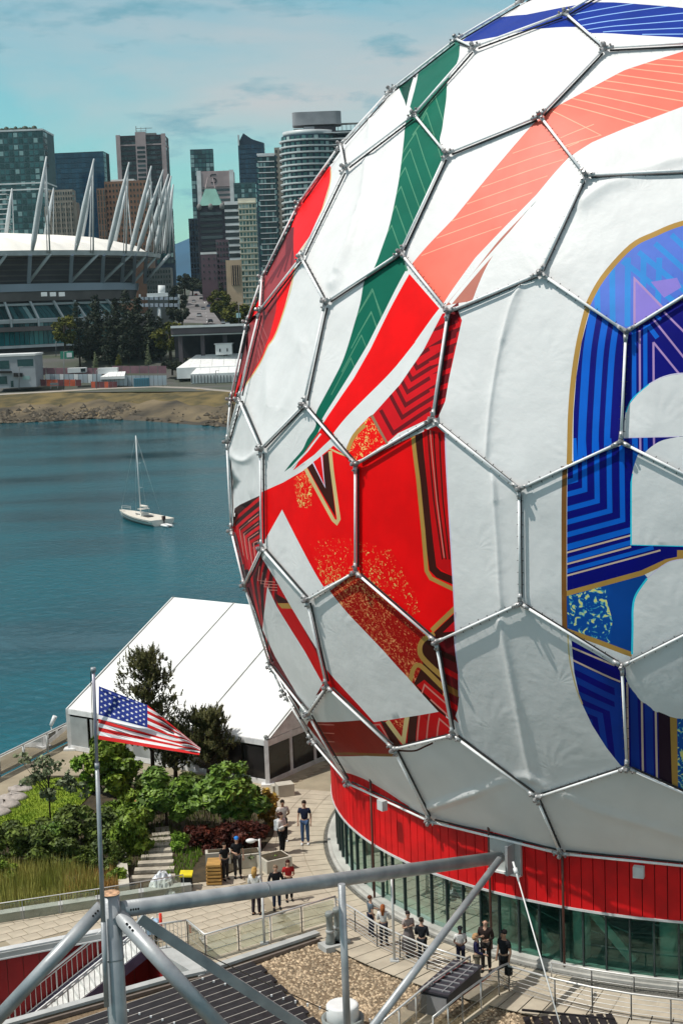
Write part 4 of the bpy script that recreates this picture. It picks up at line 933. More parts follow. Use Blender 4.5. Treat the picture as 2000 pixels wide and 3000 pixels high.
for i in range(nsl):
    a = A0 + (A1 - A0) * (i + .5) / nsl; u = np.array([math.cos(a), math.sin(a), 0]); tn = np.array([-u[1], u[0], 0]); c = np.array([SC[0], SC[1], 0]); hw = (A1 - A0) / nsl * (rB + 3) / 2 * .88
    for nm, (ra, za, rb, zb_), gm in (('slanted_window', (rB + 5.9, z5 + .4, rB - 1.4, z4 - .1), G_teal), ('window', (rB + 5.4, z7 + .1, rB + 5.4, z6 - .1), G_teal), ('window', (rB + 4.6, z9 + .1, rB + 4.6, z8 - .1), rand_glass('bright_teal_pane', (.01, .12, .13), (.02, .16, .17), (.03, .20, .20)) if 'bright_teal_pane' not in MATS else MATS['bright_teal_pane'])):
        p0 = c + u * ra + np.array([0, 0, za]); p1 = c + u * rb + np.array([0, 0, zb_])
        m = MB(); m.add([p0 - tn * hw, p0 + tn * hw, p1 + tn * hw, p1 - tn * hw, p0 - tn * hw - u * .2, p0 + tn * hw - u * .2, p1 + tn * hw - u * .2, p1 - tn * hw - u * .2], [(0, 1, 2, 3), (4, 7, 6, 5), (0, 4, 5, 1), (2, 6, 7, 3), (1, 5, 6, 2), (3, 7, 4, 0)]); m.build(nm, gm, st)
ringmesh([(rB + 5.1, z5 + .3), (rB - 2.2, z4 - .3)], 72, A0, A1).build('glazing_frame', M_wall, st)
ringmesh([(rB + 4.9, z7), (rB + 4.9, z6)]).build('glazing_frame', M_wall, st); ringmesh([(rB + 4.2, z9), (rB + 4.2, z8)]).build('glazing_frame', M_wall, st)
for i in range(11):
    a = A0 + (A1 - A0) * i / 11; u = np.array([math.cos(a), math.sin(a), 0]); c = np.array([SC[0], SC[1], 0])
    m = MB(); m.bar(c + u * (rB - 1) + np.array([0, 0, z4 + 2.5]), c + u * (rB + 6.6) + np.array([0, 0, z5]), .9); m.bar(c + u * (rB + 6.4) + np.array([0, 0, z5]), c + u * (rB + 6.4) + np.array([0, 0, z7]), .7); m.build('rib', M_ring, st)
def ringY(x, r=SR):
    lo = SC[1] - r
    for _ in range(30):
        X = aty(x, 740, lo)[0]; lo = SC[1] - math.sqrt(max(r * r - (X - SC[0]) ** 2, 0))
    return lo
for x, xt, yt in ((95, 137, 458), (222, 276, 465), (318, 379, 475), (385, 444, 486), (404, 479, 497), (430, 494, 510), (455, 502, 515), (482, 508, 540)):
    Y = ringY(x); Bp = aty(x, 735, Y); Tp = aty(xt, yt, Y - 6); m = MB(); m.tube([Bp, Bp + (Tp - Bp) * .12, Bp + (Tp - Bp) * .5, Tp], [.7, 1.25, 1.25, .35], n=8); m.build('mast', M_ring, st)
    xr = x + 52 if x < 380 else x + (510 - x) * .55; Yr = ringY(min(xr, 505)); Rp = aty(xr, 742, Yr - 1); MB().tube([Tp + (Bp - Tp) * .06, Rp], .38, n=6).build('back_stay', M_ring, st)
    MB().tube([Tp + (Bp - Tp) * .14, Rp + (Bp - Rp) * .15], .22, n=5).build('back_stay', M_ring, st)
for x, y, xt, yt in ((16, 690, 36, 552), (-40, 690, -8, 548), (130, 697, 158, 550), (235, 707, 268, 545), (376, 735, 445, 532), (330, 725, 372, 545), (452, 740, 498, 530)):
    Y = 870; Bp = aty(x, y + 15, Y); Tp = aty(xt, yt, Y); MB().tube([Bp, (Bp + Tp) / 2, Tp], [1.1, 1.1, .35], n=8).build('mast', M_ring, st); MB().tube([Tp, aty(x + 26 if x < 300 else x + 60, y + 20, Y)], .3, n=5).build('back_stay', M_ring, st)
for x, xb in ((148, 85), (287, 207), (385, 300), (432, 358), (464, 392), (498, 425), (20, -40)):
    Y = ringY(x); Tp = aty(x, 744, Y); Yb = ringY(xb, rB + 2.5); Bp = aty(xb, 827, Yb); MB().tube([Tp, Bp], .75, n=8).build('strut', M_ring, st)
    q = aty(xb + 4, 745, ringY(xb + 4)); MB().bar(q, Bp, 1.6).build('raker', M_band, st)
for k in range(3): X = aty(130 + k * 26, 862, SC[1] - rB - 6); MB().box(X, (2.6, .5, 1.8)).build('sign_panel', C_white, st)

# ============================================================ THE NEAR TERRACE
def A2(x, y, z=0.0): return atz(x, y, z)
def unit(v): v = np.asarray(v, float); return v / np.linalg.norm(v)
M_pave = mat('paving', (.30, .255, .18), rough=.85, noise=.14, scale=.9, bump=.08, bscale=25)
M_joint = mat('paving_joint', (.20, .175, .13), rough=.95, noise=.2, scale=2)
M_tile = mat('paving_tile', (.43, .375, .29), rough=.85, noise=.12, scale=1.5, bump=.05, bscale=30, island=.10)
M_gravelb = mat('gravel_bed', (.20, .145, .09), rough=1, noise=.3, scale=9, bump=.5, bscale=30)
M_coping = mat('grey_coping', (.42, .43, .42), rough=.6, noise=.1, scale=2)
M_rail = mat('rail_steel', (.58, .57, .55), rough=.35, metal=.3, noise=.08)
M_clearglass = glass_mat('clear_glass', (.86, .90, .86), .93)
M_white = mat('white_paint', (.72, .72, .71), rough=.5, noise=.05)
W0 = A2(0, 2778); W1 = A2(190, 2748); wd = unit(W0 - W1); wn = np.array([-wd[1], wd[0], 0]); wn = wn if wn[1] < 0 else -wn      # courtyard wall line, wn towards the camera
WB = A2(430, 2702); wd = unit(W1 - WB); wn = np.array([wd[1], -wd[0], 0]); wn = wn if wn[1] < 0 else -wn; WA = WB + wd * 17
R0 = A2(597, 2852); R1 = A2(930, 2740); rd = unit(A2(45, 3000) - A2(492, 2875)); RA = A2(492, 2875) + rd * 14
CR = A2(478, 2782)
edge = [A2(-120, 2335), A2(207, 2173), A2(470, 2045)]; ed = unit(edge[1] - A2(0, 2278)); e0 = A2(0, 2278) - ed * 14; e1 = A2(207, 2173) + ed * 40
plaza = [e0, A2(0, 2278), A2(207, 2173), e1, e1 + np.array([60, 12, 0]), (70, 60, 0), (60, 43, 0), (17, 44.5, 0), tuple(A2(1500, 2900)), tuple(A2(1380, 2885)), tuple(A2(1250, 2845)), tuple(A2(1041, 2742)), R1, R0, CR, WB, WA]
m = MB(); m.prism([(p[0], p[1]) for p in plaza], ZW - 1, 0.0); m.build('terrace', M_pave, kind='structure')
roof = [RA + wn * 0.0, A2(492, 2875), R0, R1, A2(1041, 2742), A2(1250, 2845), A2(1380, 2885), A2(1500, 2900), (17, 44.5, 0), (24, 30, 0), (-26, 30, 0)]
m = MB(); m.prism([(p[0], p[1]) for p in roof], -5.0, -0.10); m.build('flat_roof', M_gravelb, kind='structure')
m = MB(); m.prism([(WA + wd * 2)[:2], WB[:2], CR[:2], R0[:2], A2(492, 2875)[:2], RA[:2]], -5.2, -4.2); m.build('courtyard_floor', M_joint, kind='structure')
# gravel stones on the roof (uncountable)
M_stone = mat('roof_gravel', (.40, .31, .21), rough=.95, noise=.1, island=.65)
poly = np.array([A2(760, 2800)[:2], A2(935, 2748)[:2], A2(1050, 2748)[:2], A2(1250, 2850)[:2], A2(1400, 2890)[:2], A2(1520, 2900)[:2], A2(2060, 3010)[:2], (11, 43.5), (-1, 43.5)])
lo = poly.min(0); hi = poly.max(0); pts = np.stack([RNG.uniform(lo[0], hi[0], 16000), RNG.uniform(lo[1], hi[1], 16000)], 1)
sol_line = (A2(735, 2815), A2(930, 3010))
pts = pts[inpoly(pts, poly)]; m = MB(); q4 = [(1, .3, 0), (-.2, 1, 0), (-1, -.2, 0), (.3, -1, 0), (0, 0, .55)]
for p in pts:
    s = RNG.uniform(.035, .085); a = RNG.uniform(0, 6.28); ca, sa = math.cos(a) * s, math.sin(a) * s; k = RNG.uniform(.5, 1.0)
    m.add([(p[0] + v[0] * ca - v[1] * sa * k, p[1] + v[0] * sa + v[1] * ca * k, -.10 + v[2] * s * 1.2) for v in q4], [(0, 1, 4), (1, 2, 4), (2, 3, 4), (3, 0, 4)])
m.build('roof_gravel', M_stone, kind='stuff')
# paving tiles
floor_e = empty('terrace_paving', A2(760, 2700), kind=None) if False else None
fl = empty('terrace_paving', A2(760, 2700)); tag(fl, kind='structure')
u = unit(A2(930, 2716) - A2(604, 2814)); v = np.array([-u[1], u[0], 0]); o_ = A2(650, 2800)
tl, tw = .60, .60; tm = MB().box((0, 0, 0), (tl - .03, tw - .03, .03)).mesh('paving_tile', M_tile); n_t = 0; base_l = np.array(world_loc(fl))
vis = np.array([A2(400, 2700)[:2], A2(555, 2775)[:2], A2(612, 2826)[:2], A2(1000, 2712)[:2], A2(1000, 2560)[:2], A2(800, 2520)[:2], A2(560, 2590)[:2]])
ztile = math.atan2(u[1], u[0]); rest = MB()
vis2 = np.array([A2(-40, 2700)[:2], A2(290, 2655)[:2], A2(420, 2660)[:2], A2(410, 2700)[:2], A2(190, 2742)[:2], A2(-40, 2775)[:2]])
for i in range(-26, 22):
    for j in range(-4, 26):
        c = o_ + u * (i * tl + (j % 2) * tl / 2) + v * (j + .5) * tw
        if not (inpoly(np.array([c[:2]]), vis)[0] or inpoly(np.array([c[:2]]), vis2)[0]) or math.hypot(c[0] - DC[0], c[1] - DC[1]) < RD + 4.0: continue
        if n_t < 295: o = link('paving_tile', tm, fl, (c[0] - base_l[0], c[1] - base_l[1], .012 + RNG.uniform(-.003, .003))); o.rotation_euler.z = ztile; n_t += 1
        else: rest.box((c[0], c[1], .012), (tl - .03, tw - .03, .03), rz=ztile)
if rest.v: rest.build('paving_tiles_beyond', M_tile, fl, kind='stuff')
ring = empty('ring_walk', DC + ang(math.radians(200)) * (RD + 2)); tag(ring, kind='structure')
k = 0
for r0_, r1_ in ((.42, 1.25), (1.27, 2.35), (2.37, 3.45)):
    t_ = math.radians(158)
    while t_ < math.radians(262):
        m = MB(); arc_box(m, t_ + .0006, t_ + .0335, RD + r0_, RD + r1_, 0, .02 + RNG.uniform(-.003, .003)); m.build('paving_slab', M_tile, ring); t_ += .035 if r0_ > 1 else .035
m = MB(); arc_box(m, math.radians(150), math.radians(300), RD + .25, RD + .40, .0, .015, n=60); m.build('drain_pebbles', mat('pebbles', (.12, .115, .10), rough=1, noise=.6, scale=30, lo=.45, hi=.55), ring)
# wooden boards of the walk between the tent and the drum
M_board = mat('deck_board', (.40, .335, .235), rough=.8, noise=.12, scale=2, island=.16)
bd = empty('board_walk', A2(860, 2330)); tag(bd, kind='structure'); du = unit(A2(960, 2300) - A2(820, 2330)); dv = np.array([-du[1], du[0], 0])
for i in range(-34, 28):
    c = A2(870, 2370) + dv * i * .30
    m = MB()
    r_edge = RD + 3.5; a_ = c - du * 1.9; b_ = c + du * 4.5
    for s_ in np.linspace(0, 1, 40):
        q = a_ + (b_ - a_) * s_
        if math.hypot(q[0] - DC[0], q[1] - DC[1]) < r_edge: b_ = q; break
    if np.linalg.norm(b_ - a_) > .4: m.bar(a_ + np.array([0, 0, .006]), b_ + np.array([0, 0, .006]), .285, .03); m.build('deck_board', M_board, bd)

# ---- courtyard wall, coping, stairs
cw = empty('courtyard_wall', W1 + np.array([0, 0, -4.2]), 'dark red panelled courtyard wall beside the stairs', 'wall')
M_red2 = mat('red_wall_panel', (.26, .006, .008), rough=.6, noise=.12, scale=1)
Lw = np.linalg.norm(WA - WB); npn = int(Lw / .55); wz = math.atan2(wd[1], wd[0])
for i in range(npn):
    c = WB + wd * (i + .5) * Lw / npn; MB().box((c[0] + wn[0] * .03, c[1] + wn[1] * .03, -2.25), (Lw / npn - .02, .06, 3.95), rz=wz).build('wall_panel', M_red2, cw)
for zc, hh, off, mm in ((-.14, .24, .05, M_coping), (.015, .06, .0, M_trim), (-.235, .05, .09, M_white)):
    c = (WA + WB) / 2; MB().box((c[0] + wn[0] * off, c[1] + wn[1] * off, zc), (Lw, .32, hh), rz=wz).build('coping', mm, cw)
c = (CR + R0) / 2; q = R0 - CR; cz = math.atan2(q[1], q[0]); rn = np.array([-q[1], q[0], 0]) / np.linalg.norm(q)
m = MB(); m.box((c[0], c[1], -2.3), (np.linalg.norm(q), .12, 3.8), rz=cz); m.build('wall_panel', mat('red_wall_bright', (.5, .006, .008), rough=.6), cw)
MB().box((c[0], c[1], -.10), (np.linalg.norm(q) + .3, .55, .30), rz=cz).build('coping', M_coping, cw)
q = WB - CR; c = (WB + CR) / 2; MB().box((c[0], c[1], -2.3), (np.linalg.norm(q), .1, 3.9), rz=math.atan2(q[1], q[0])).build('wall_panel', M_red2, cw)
pp = empty('roof_parapet', R0 + np.array([0, 0, -.1]), 'long pale grey roof parapet with metal coping along the black collector array', 'parapet')
for a_, b_ in ((RA, A2(492, 2875)), (A2(492, 2875), R0), (R0, R1)):
    MB().bar(a_ + np.array([0, 0, .10]), b_ + np.array([0, 0, .10]), .30, .10).build('coping', M_coping, pp)
    MB().bar(a_ + wn * .04 + np.array([0, 0, -.12]), b_ + wn * .04 + np.array([0, 0, -.12]), .16, .34).build('upstand', M_joint, pp)
    MB().bar(a_ + np.array([.16, -.28, -.02]), b_ + np.array([.16, -.28, -.02]), .10, .12).build('flashing', mat('brown_flashing', (.16, .13, .11), rough=.7), pp)
stp = empty('staircase', A2(430, 2702) + np.array([0, 0, -4.2]), 'grey outdoor staircase with white rails going down beside the red wall', 'staircase')
M_tread = mat('stair_tread', (.62, .63, .61), rough=.6, noise=.1); M_string = mat('stair_string', (.10, .085, .14), rough=.6)
S0 = WB + wn * .15 + wd * .25; sw_ = 1.75; run = .30; rise = .178; nst = 23
for i in range(nst):
    z = -rise * (i + 1); c = S0 + wd * (run * (i + .5)) + wn * sw_ / 2
    m = MB(); m.box((c[0], c[1], z), (run + .03, sw_, .05), rz=wz); m.box((c[0] - wd[0] * run / 2, c[1] - wd[1] * run / 2, z + rise / 2), (.02, sw_, rise), rz=wz); m.build('tread', M_tread, stp)
for off in (0.0, sw_ + .05):
    a_ = S0 + wn * off + np.array([0, 0, -.12]); b_ = a_ + wd * run * nst + np.array([0, 0, -rise * nst]); MB().bar(a_, b_, .05, .34).build('string', M_string, stp)
    MB().bar(a_ + np.array([0, 0, 1.05]), b_ + np.array([0, 0, 1.05]), .06, .06).build('handrail', M_white, stp); MB().bar(a_ + np.array([0, 0, .93]), b_ + np.array([0, 0, .93]), .04, .03).build('handrail', M_rail, stp)
    MB().bar(a_ + np.array([0, 0, .24]), b_ + np.array([0, 0, .24]), .03, .03).build('lower_rail', M_white, stp)
    for k in range(36):
        p = a_ + wd * run * nst * (k + .5) / 36 + np.array([0, 0, -rise * nst * (k + .5) / 36]); w_ = .05 if k % 8 == 0 else .022
        MB().bar(p + np.array([0, 0, .2]), p + np.array([0, 0, .94]), w_, w_).build('post' if k % 8 == 0 else 'baluster', M_rail, stp)
# ---- railings
def railing(label, pts, h, nr, sp, group='terrace railings', glass=None, name='railing', top=.035, post=.024, balus=0, cat='railing', infill=None):
    pts = [np.asarray(p, float) for p in pts]; t = empty(name, pts[0], label, cat, group)
    m = MB(); m.tube([p + np.array([0, 0, h]) for p in pts], top, n=8); m.build('handrail', M_rail, t)
    for k in range(nr):
        z = h * (k + .6) / (nr + .6); MB().tube([p + np.array([0, 0, z]) for p in pts], .011, n=6).build('rail', M_rail, t)
    for a_, b_ in zip(pts[:-1], pts[1:]):
        Ln = np.linalg.norm(b_ - a_); n = max(1, int(round(Ln / sp)))
        for k in range(n + 1):
            p = a_ + (b_ - a_) * k / n; MB().tube([p, p + np.array([0, 0, h])], post, n=6).build('post', M_rail, t)
            if glass and k < n:
                q0 = a_ + (b_ - a_) * (k + .06) / n; q1 = a_ + (b_ - a_) * (k + .94) / n
                MB().bar(q0 + np.array([0, 0, h * .5]), q1 + np.array([0, 0, h * .5]), .015, h * .82).build('glass_panel', glass, t)
        if balus:
            nb2 = int(Ln / balus)
            for k in range(nb2): p = a_ + (b_ - a_) * (k + .5) / nb2; MB().bar(p + np.array([0, 0, .08]), p + np.array([0, 0, h]), .016, .016).build('baluster', M_rail, t)
    return t
railing('steel railing of thin bars along the gravel roof behind four standing people', [A2(985, 2698), A2(1041, 2731), A2(1105, 2775), A2(1172, 2807), A2(1251, 2842), A2(1378, 2884)], .84, 6, 1.6)
railing('handrail with slim posts on the near left of the sloping ramp', [A2(1378, 2884), A2(1267, 2960), A2(1120, 3085)], .95, 1, 1.2, glass=glass_mat('dusty_glass', (.62, .60, .52), .9))
railing('handrail with slim posts on the right of the sloping ramp', [A2(1490, 2905), A2(1461, 2918), A2(1355, 2998), A2(1270, 3070)], .95, 1, 1.2, glass=MATS['dusty_glass'])
railing('white steel railing with five bars along the right hand terrace', [A2(1490, 2905), A2(1625, 2945), A2(1734, 2970), A2(1848, 2990), A2(1964, 3005), A2(2080, 3020)], .86, 5, 1.4)
railing('low white handrail running along the foot of the drum windows', [DC + ang(t_) * (RD + .75) for t_ in np.linspace(math.radians(238), math.radians(290), 12)], .55, 1, 2.5)
railing('glass balustrade with steel posts round the corner of the tiled deck', [A2(552, 2772), A2(604, 2816), A2(701, 2787), A2(885, 2730), A2(985, 2700)], .95, 1, 1.25, glass=M_clearglass)
railing('picket railing at the head of the staircase', [A2(425, 2790), A2(552, 2772)], .95, 1, 1.0, balus=.13)
lp = W1 + np.array([0, 0, 0])
up1 = A2(0, 2700); up2 = A2(289, 2655)
pl = empty('garden_upstand', A2(150, 2650), 'long grey concrete upstand edging the reed garden', 'wall'); a_ = up1 + unit(up1 - up2) * 6; b_ = A2(560, 2612)
MB().bar(a_ + np.array([0, 0, .16]), b_ + np.array([0, 0, .16]), .34, .32).build('upstand', M_conc, pl); MB().bar(a_ + np.array([0, 0, .335]), b_ + np.array([0, 0, .335]), .42, .03).build('capping', M_coping, pl)
railing('frameless clear glass guard on the concrete upstand left of the post', [a_ + np.array([0, -.25, .0]), A2(289, 2665), A2(540, 2622)], .80, 0, 1.35, glass=M_clearglass, top=.022, post=.012)
railing('waterfront glass railing beside the promenade', [e0 + ed * 2, A2(0, 2278), A2(207, 2173), A2(207, 2173) + ed * 14], 1.05, 1, 1.9, glass=glass_mat('grey_glass', (.45, .48, .48), .8), top=.05, post=.05)
# seawall cap
MB().bar(e0 + np.array([-.55, .2, .30]), e1 + np.array([-.55, .2, .30]), .5, .62).build('promenade_kerb', M_conc, label='pale concrete kerb wall between the promenade and the water', cat='wall')
# ---- solar collectors (rows of black slats)
sp_ = empty('solar_collector', A2(650, 2950) + np.array([0, 0, -.1]), 'black slatted collector array in close rows on the roof', 'solar collector')
M_slat = mat('black_slat', (.018, .016, .018), rough=.45, noise=.3, scale=3); M_clip = mat('slat_edge', (.30, .28, .25), rough=.5); su = unit(R1 - R0); sv = np.array([su[1], -su[0], 0])
st0 = A2(388, 2925) ; end0 = A2(722, 2835)
q0_, q1_ = A2(735, 2812), A2(935, 3012); qd = q1_ - q0_
for i in range(20):
    c = R0 + sv * (.70 + i * .43)
    den = su[0] * qd[1] - su[1] * qd[0]; w_ = q0_ - c; e_ = (w_[0] * qd[1] - w_[1] * qd[0]) / den
    a_ = c - su * 7.5; b_ = c + su * (e_ + (.10 if i % 2 else -.06))
    MB().bar(a_ + np.array([0, 0, .05]), b_ + np.array([0, 0, .05]), .385, .07, upv=(0, -.25, .9)).build('slat', M_slat, sp_)
    MB().bar(a_ - sv * .20 + np.array([0, 0, .11]), b_ - sv * .20 + np.array([0, 0, .11]), .035, .03).build('slat_edge', M_clip, sp_)
    for k in range(2):
        p = a_ + su * (3.9 + 3.2 * k + .16 * i); MB().box(p - sv * .12 + np.array([0, 0, .12]), (.06, .06, .09)).build('clip', M_white, sp_)
sp2 = empty('solar_collector', A2(1800, 2990) + np.array([0, 0, -.1]), 'second black collector array at the bottom edge under the white rope', 'solar collector', None)
for i in range(10):
    a_ = A2(1540, 2992) + np.array([i * .28, -.12 * i * .0, .12]); MB().bar(a_, a_ + np.array([.12, -2.2, 0]), .20, .06).build('slat', M_slat, sp2)
MB().bar(A2(1528, 2972) + np.array([0, 0, .15]), A2(1800, 3000) + np.array([0, 0, .15]), .06, .06).build('frame', M_slat, sp2)
# ---- vents
M_vent = mat('vent_metal', (.23, .25, .24), rough=.5, noise=.15)
for px, py, lb in ((968, 2772, 'grey vent pipe with flared foot left of the white pole, front one'), (990, 2760, 'grey vent pipe with flared foot half behind the white pole')):
    c = A2(px, py); t = empty('vent_pipe', c + np.array([0, 0, -.1]), lb, 'vent', 'roof vents')
    MB().lathe([(.17, .10), (.155, .25), (.12, .50), (.12, 1.05), (.15, 1.08), (.15, 1.20), (.13, 1.24)], c, 14).build('pipe', M_vent, t); MB().lathe([(.135, .50), (.15, .52), (.15, .58), (.135, .60)], c, 14).build('collar', M_coping, t)
    MB().box(c + np.array([0, 0, 0]), (.66, .62, .2), rz=.5).build('plinth', M_coping, t)
c = A2(1005, 3010); t = empty('roof_fan', c + np.array([0, 0, -.1]), 'white drum shaped roof fan standing in a grey collar at the bottom edge', 'roof fan')
MB().lathe([(.62, -.1), (.66, .34), (.60, .36), (.52, .1)], c, 24).build('collar', M_vent, t); MB().lathe([(.50, 0), (.50, .72), (.47, .76), (.40, .775)], c, 24).build('drum', M_white, t)
# planter box on the ramp
t = empty('equipment_box', A2(1330, 2955) + np.array([0, 0, -.1]), 'dark grey equipment cabinet with a gridded top beside the ramp', 'cabinet')
bu = unit(A2(1380, 2885) - A2(1290, 2965)); bz = math.atan2(bu[1], bu[0]); bc = A2(1322, 2935)
M_cab = mat('cabinet_dark', (.035, .035, .045), rough=.5); M_cabf = mat('cabinet_front', (.22, .22, .23), rough=.5, noise=.1)
MB().box(bc + np.array([0, 0, .38]), (2.3, .95, .76), rz=bz).build('body', M_cab, t)
fc = bc - bu * 1.17; MB().box(fc + np.array([0, 0, .36]), (.04, .86, .64), rz=bz).build('end_panel', M_cabf, t)
bn = np.array([-bu[1], bu[0], 0])
MB().box(bc + np.array([0, 0, .79]), (2.46, 1.05, .06), rz=bz).build('lid', M_cab, t)
for k in range(7): MB().box(bc + bu * (-1.0 + k * .33) + np.array([0, 0, .835]), (.05, .95, .03), rz=bz).build('grille_bar', M_cabf, t)
for k in range(2): MB().box(bc + bn * (-.25 + k * .5) + np.array([0, 0, .835]), (2.2, .04, .025), rz=bz).build('grille_bar', M_cabf, t)
# ramp and right terrace floor
rp = [A2(1378, 2884)[:2], A2(1490, 2905)[:2], A2(1355, 2998)[:2], A2(1250, 3080)[:2], A2(1110, 3080)[:2], A2(1267, 2960)[:2]]
MB().prism(rp, -.1, .03).build('ramp', M_tile, kind='structure')
fr = empty('right_walk', A2(1750, 2930)); tag(fr, kind='structure')
for j, (r0_, r1_) in enumerate(((.95, 1.55), (1.57, 2.2))):
    t_ = math.radians(236)
    while t_ < math.radians(290): m = MB(); arc_box(m, t_ + .0006, t_ + .0345, RD + r0_ - .0, RD + r1_, -.02, .02 + RNG.uniform(-.003, .003)); m.build('paving_slab', M_tile, fr); t_ += .036
m = MB(); arc_box(m, math.radians(240), math.radians(292), RD + .42, RD + .93, 0, .03, n=30); m.build('pebble_strip', MATS['pebbles'], fr)

# ---- lamp posts
def lamp(px, py, ytop, lb, head=1):
    c = A2(px, py); zt = hgt(c, ytop); t = empty('lamp_post', c, lb, 'lamp post', 'terrace lamp posts'); MB().tube([c, c + np.array([0, 0, zt])], .045, n=8).build('pole', M_rail, t)
    MB().box(c + np.array([0, 0, .02]), (.3, .3, .05)).build('foot', M_coping, t)
    if head: MB().tube([c + np.array([0, 0, zt - .06]), c + np.array([-.22, -.02, zt - .02])], .03, n=6).build('arm', M_rail, t); MB().ball(c + np.array([-.33, -.02, zt - .05]), (.20, .12, .09), 10, 6).build('lamp_head', M_white, t)
lamp(766, 2592, 2458, 'short lamp post with round white head beside the planters', 1)
lamp(1155, 2815, 2570, 'thin lamp post standing on a slab at the edge of the gravel roof', 1)
lamp(775, 2765, 2625, 'thin steel post in the glass balustrade under the big pipe', 0)

# ============================================================ STEEL FRAME
M_tube = mat('galvanised_tube', (.25, .27, .29), rgb2=(.44, .455, .46), rough=.40, metal=.3, scale=1.6, detail=10, bump=.04, bscale=14, lo=.30, hi=.70)
M_hole = mat('hole_black', (.01, .01, .01), rough=.9)
YP = 36.0
pb = aty(326, 2700, YP); sf = empty('steel_frame', (pb[0], pb[1], 0), 'grey tubular steel frame with thick post, long pipe and braces tied to the red drum', 'steel frame')
ptop = aty(323, 2618, YP); pz = ptop[2]; px0 = aty(325, 2640, YP)
# lean of the photo's verticals is the camera's, the post is plumb
MB().tube([(px0[0], YP, 0), (px0[0], YP, pz - .55), (px0[0], YP, pz - .54), (px0[0], YP, pz)], [.235, .235, .215, .215], n=24).build('post', M_tube, sf)
MB().lathe([(.245, 0), (.245, .04)], (px0[0], YP, pz - 1.62), 24).build('flange', M_tube, sf); MB().lathe([(.23, 0), (.23, .012)], (px0[0], YP, pz), 24).build('cap_plate', mat('rusty_cap', (.45, .27, .16), rough=.8, noise=.5, scale=8), sf)
def drum_hit(x, y, r):
    d = ray(x, y); q = (CAM - DS)[:2]; a = d[0] ** 2 + d[1] ** 2; b = d[0] * q[0] + d[1] * q[1]; c = q @ q - r * r
    return CAM + d * ((-b - math.sqrt(max(b * b - a * c, 0))) / a)
ga = math.atan2(*(aty(1470, 2505, 48)[:2] - DC[:2])[::-1])
pe = drum_hit(1462, 2512, RD + .45); ps = aty(352, 2665, YP)
MB().tube([ps, ps + (pe - ps) * .5, pe], .200, n=24).build('main_pipe', M_tube, sf)
MB().tube([ps + (pe - ps) * .305, ps + (pe - ps) * .309], .207, n=24).build('weld_seam', M_tube, sf)
pu = unit(pe - ps)
def holes(o, d, nrm, n, sp, r):
    for k in range(n): c = o + d * k * sp; MB().tube([c, c + nrm * .014], r, n=10, smooth=False).build('hole', M_hole, sf)
tc_ = unit(CAM - ps); nrm = unit(tc_ - pu * (tc_ @ pu))
holes(ps + pu * .16 + nrm * .196 - np.array([0, 0, .04]), pu, nrm, 4, .085, .032)
a_ = aty(300, 2655, 36.05); b_ = aty(-40, 3020, 35.2); MB().tube([a_, b_], .165, n=20).build('brace', M_tube, sf)
d_ = unit(b_ - a_); nrm = unit(tc_ - d_ * (tc_ @ d_)); holes(a_ + d_ * .12 + nrm * .16, d_, nrm, 3, .08, .026)
a_ = aty(348, 2680, 35.9); b_ = aty(665, 3030, 35.0); MB().tube([a_, b_], .185, n=20).build('brace', M_tube, sf)
d_ = unit(b_ - a_); nrm = unit(tc_ - d_ * (tc_ @ d_)); holes(a_ + d_ * .30 + nrm * .181, d_, nrm, 3, .10, .03)
a_ = aty(410, 2690, 37.0); b_ = aty(930, 3040, 38.5); MB().bar(a_, b_, .10, .26).build('flat_beam', M_tube, sf)
q = aty(1000, 2580, 42.2); MB().tube([(q[0], q[1], 0), (q[0], q[1], q[2] - .1)], .105, n=14).build('hanger', M_tube, sf)
a_ = aty(1462, 2518, 47.2); b_ = aty(1075, 3030, 39.5); MB().tube([a_, b_], [.11, .12], n=14).build('brace', M_tube, sf)
bk = empty('drum_bracket', pe, 'grey steel anchor plate where the long pipe meets the red drum', 'bracket')
hp = drum_hit(1482, 2510, RD); ca = math.atan2(hp[1] - DC[1], hp[0] - DC[0]); cc = DC + ang(ca) * (RD + .05); zc = hp[2]
MB().box((cc[0], cc[1], zc + .05), (.10, 1.25, 1.15), rz=ca).build('plate', M_coping, bk)
cc2 = DC + ang(ca + .022) * (RD + .30); MB().box((cc2[0], cc2[1], zc + .08), (.5, .10, 1.0), rz=ca).build('fin', M_tube, bk)
cc3 = DC + ang(ca) * (RD + .12); MB().box((cc3[0], cc3[1], zc - .5), (.16, 1.25, .07), rz=ca).build('ledge', M_white, bk)
MB().box((cc[0], cc[1], zc + .62), (.13, 1.3, .06), rz=ca).build('ledge', M_tube, bk)
rp0 = aty(1502, 2525, 46.6); rp1 = aty(1650, 3040, 42.5)
m = MB(); m.tube([rp0, rp0 + (rp1 - rp0) * .12], .035, n=6); m.tube([rp0 + (rp1 - rp0) * .1, rp1], .022, n=6); m.tube([rp0 + (rp1 - rp0) * .04, rp0 + (rp1 - rp0) * .07], .07, n=8); m.build('rope', M_white, label='white stay rope running down from the anchor plate', cat='rope')
cb0 = aty(440, 2718, 37.2); cb1 = aty(960, 2962, 44); MB().tube([cb0, (cb0 + cb1) / 2 - np.array([0, 0, .03]), cb1], .016, n=5).build('cable', mat('dark_cable', (.10, .09, .08), rough=.6), label='thin dark cable crossing above the collector rows', cat='cable')
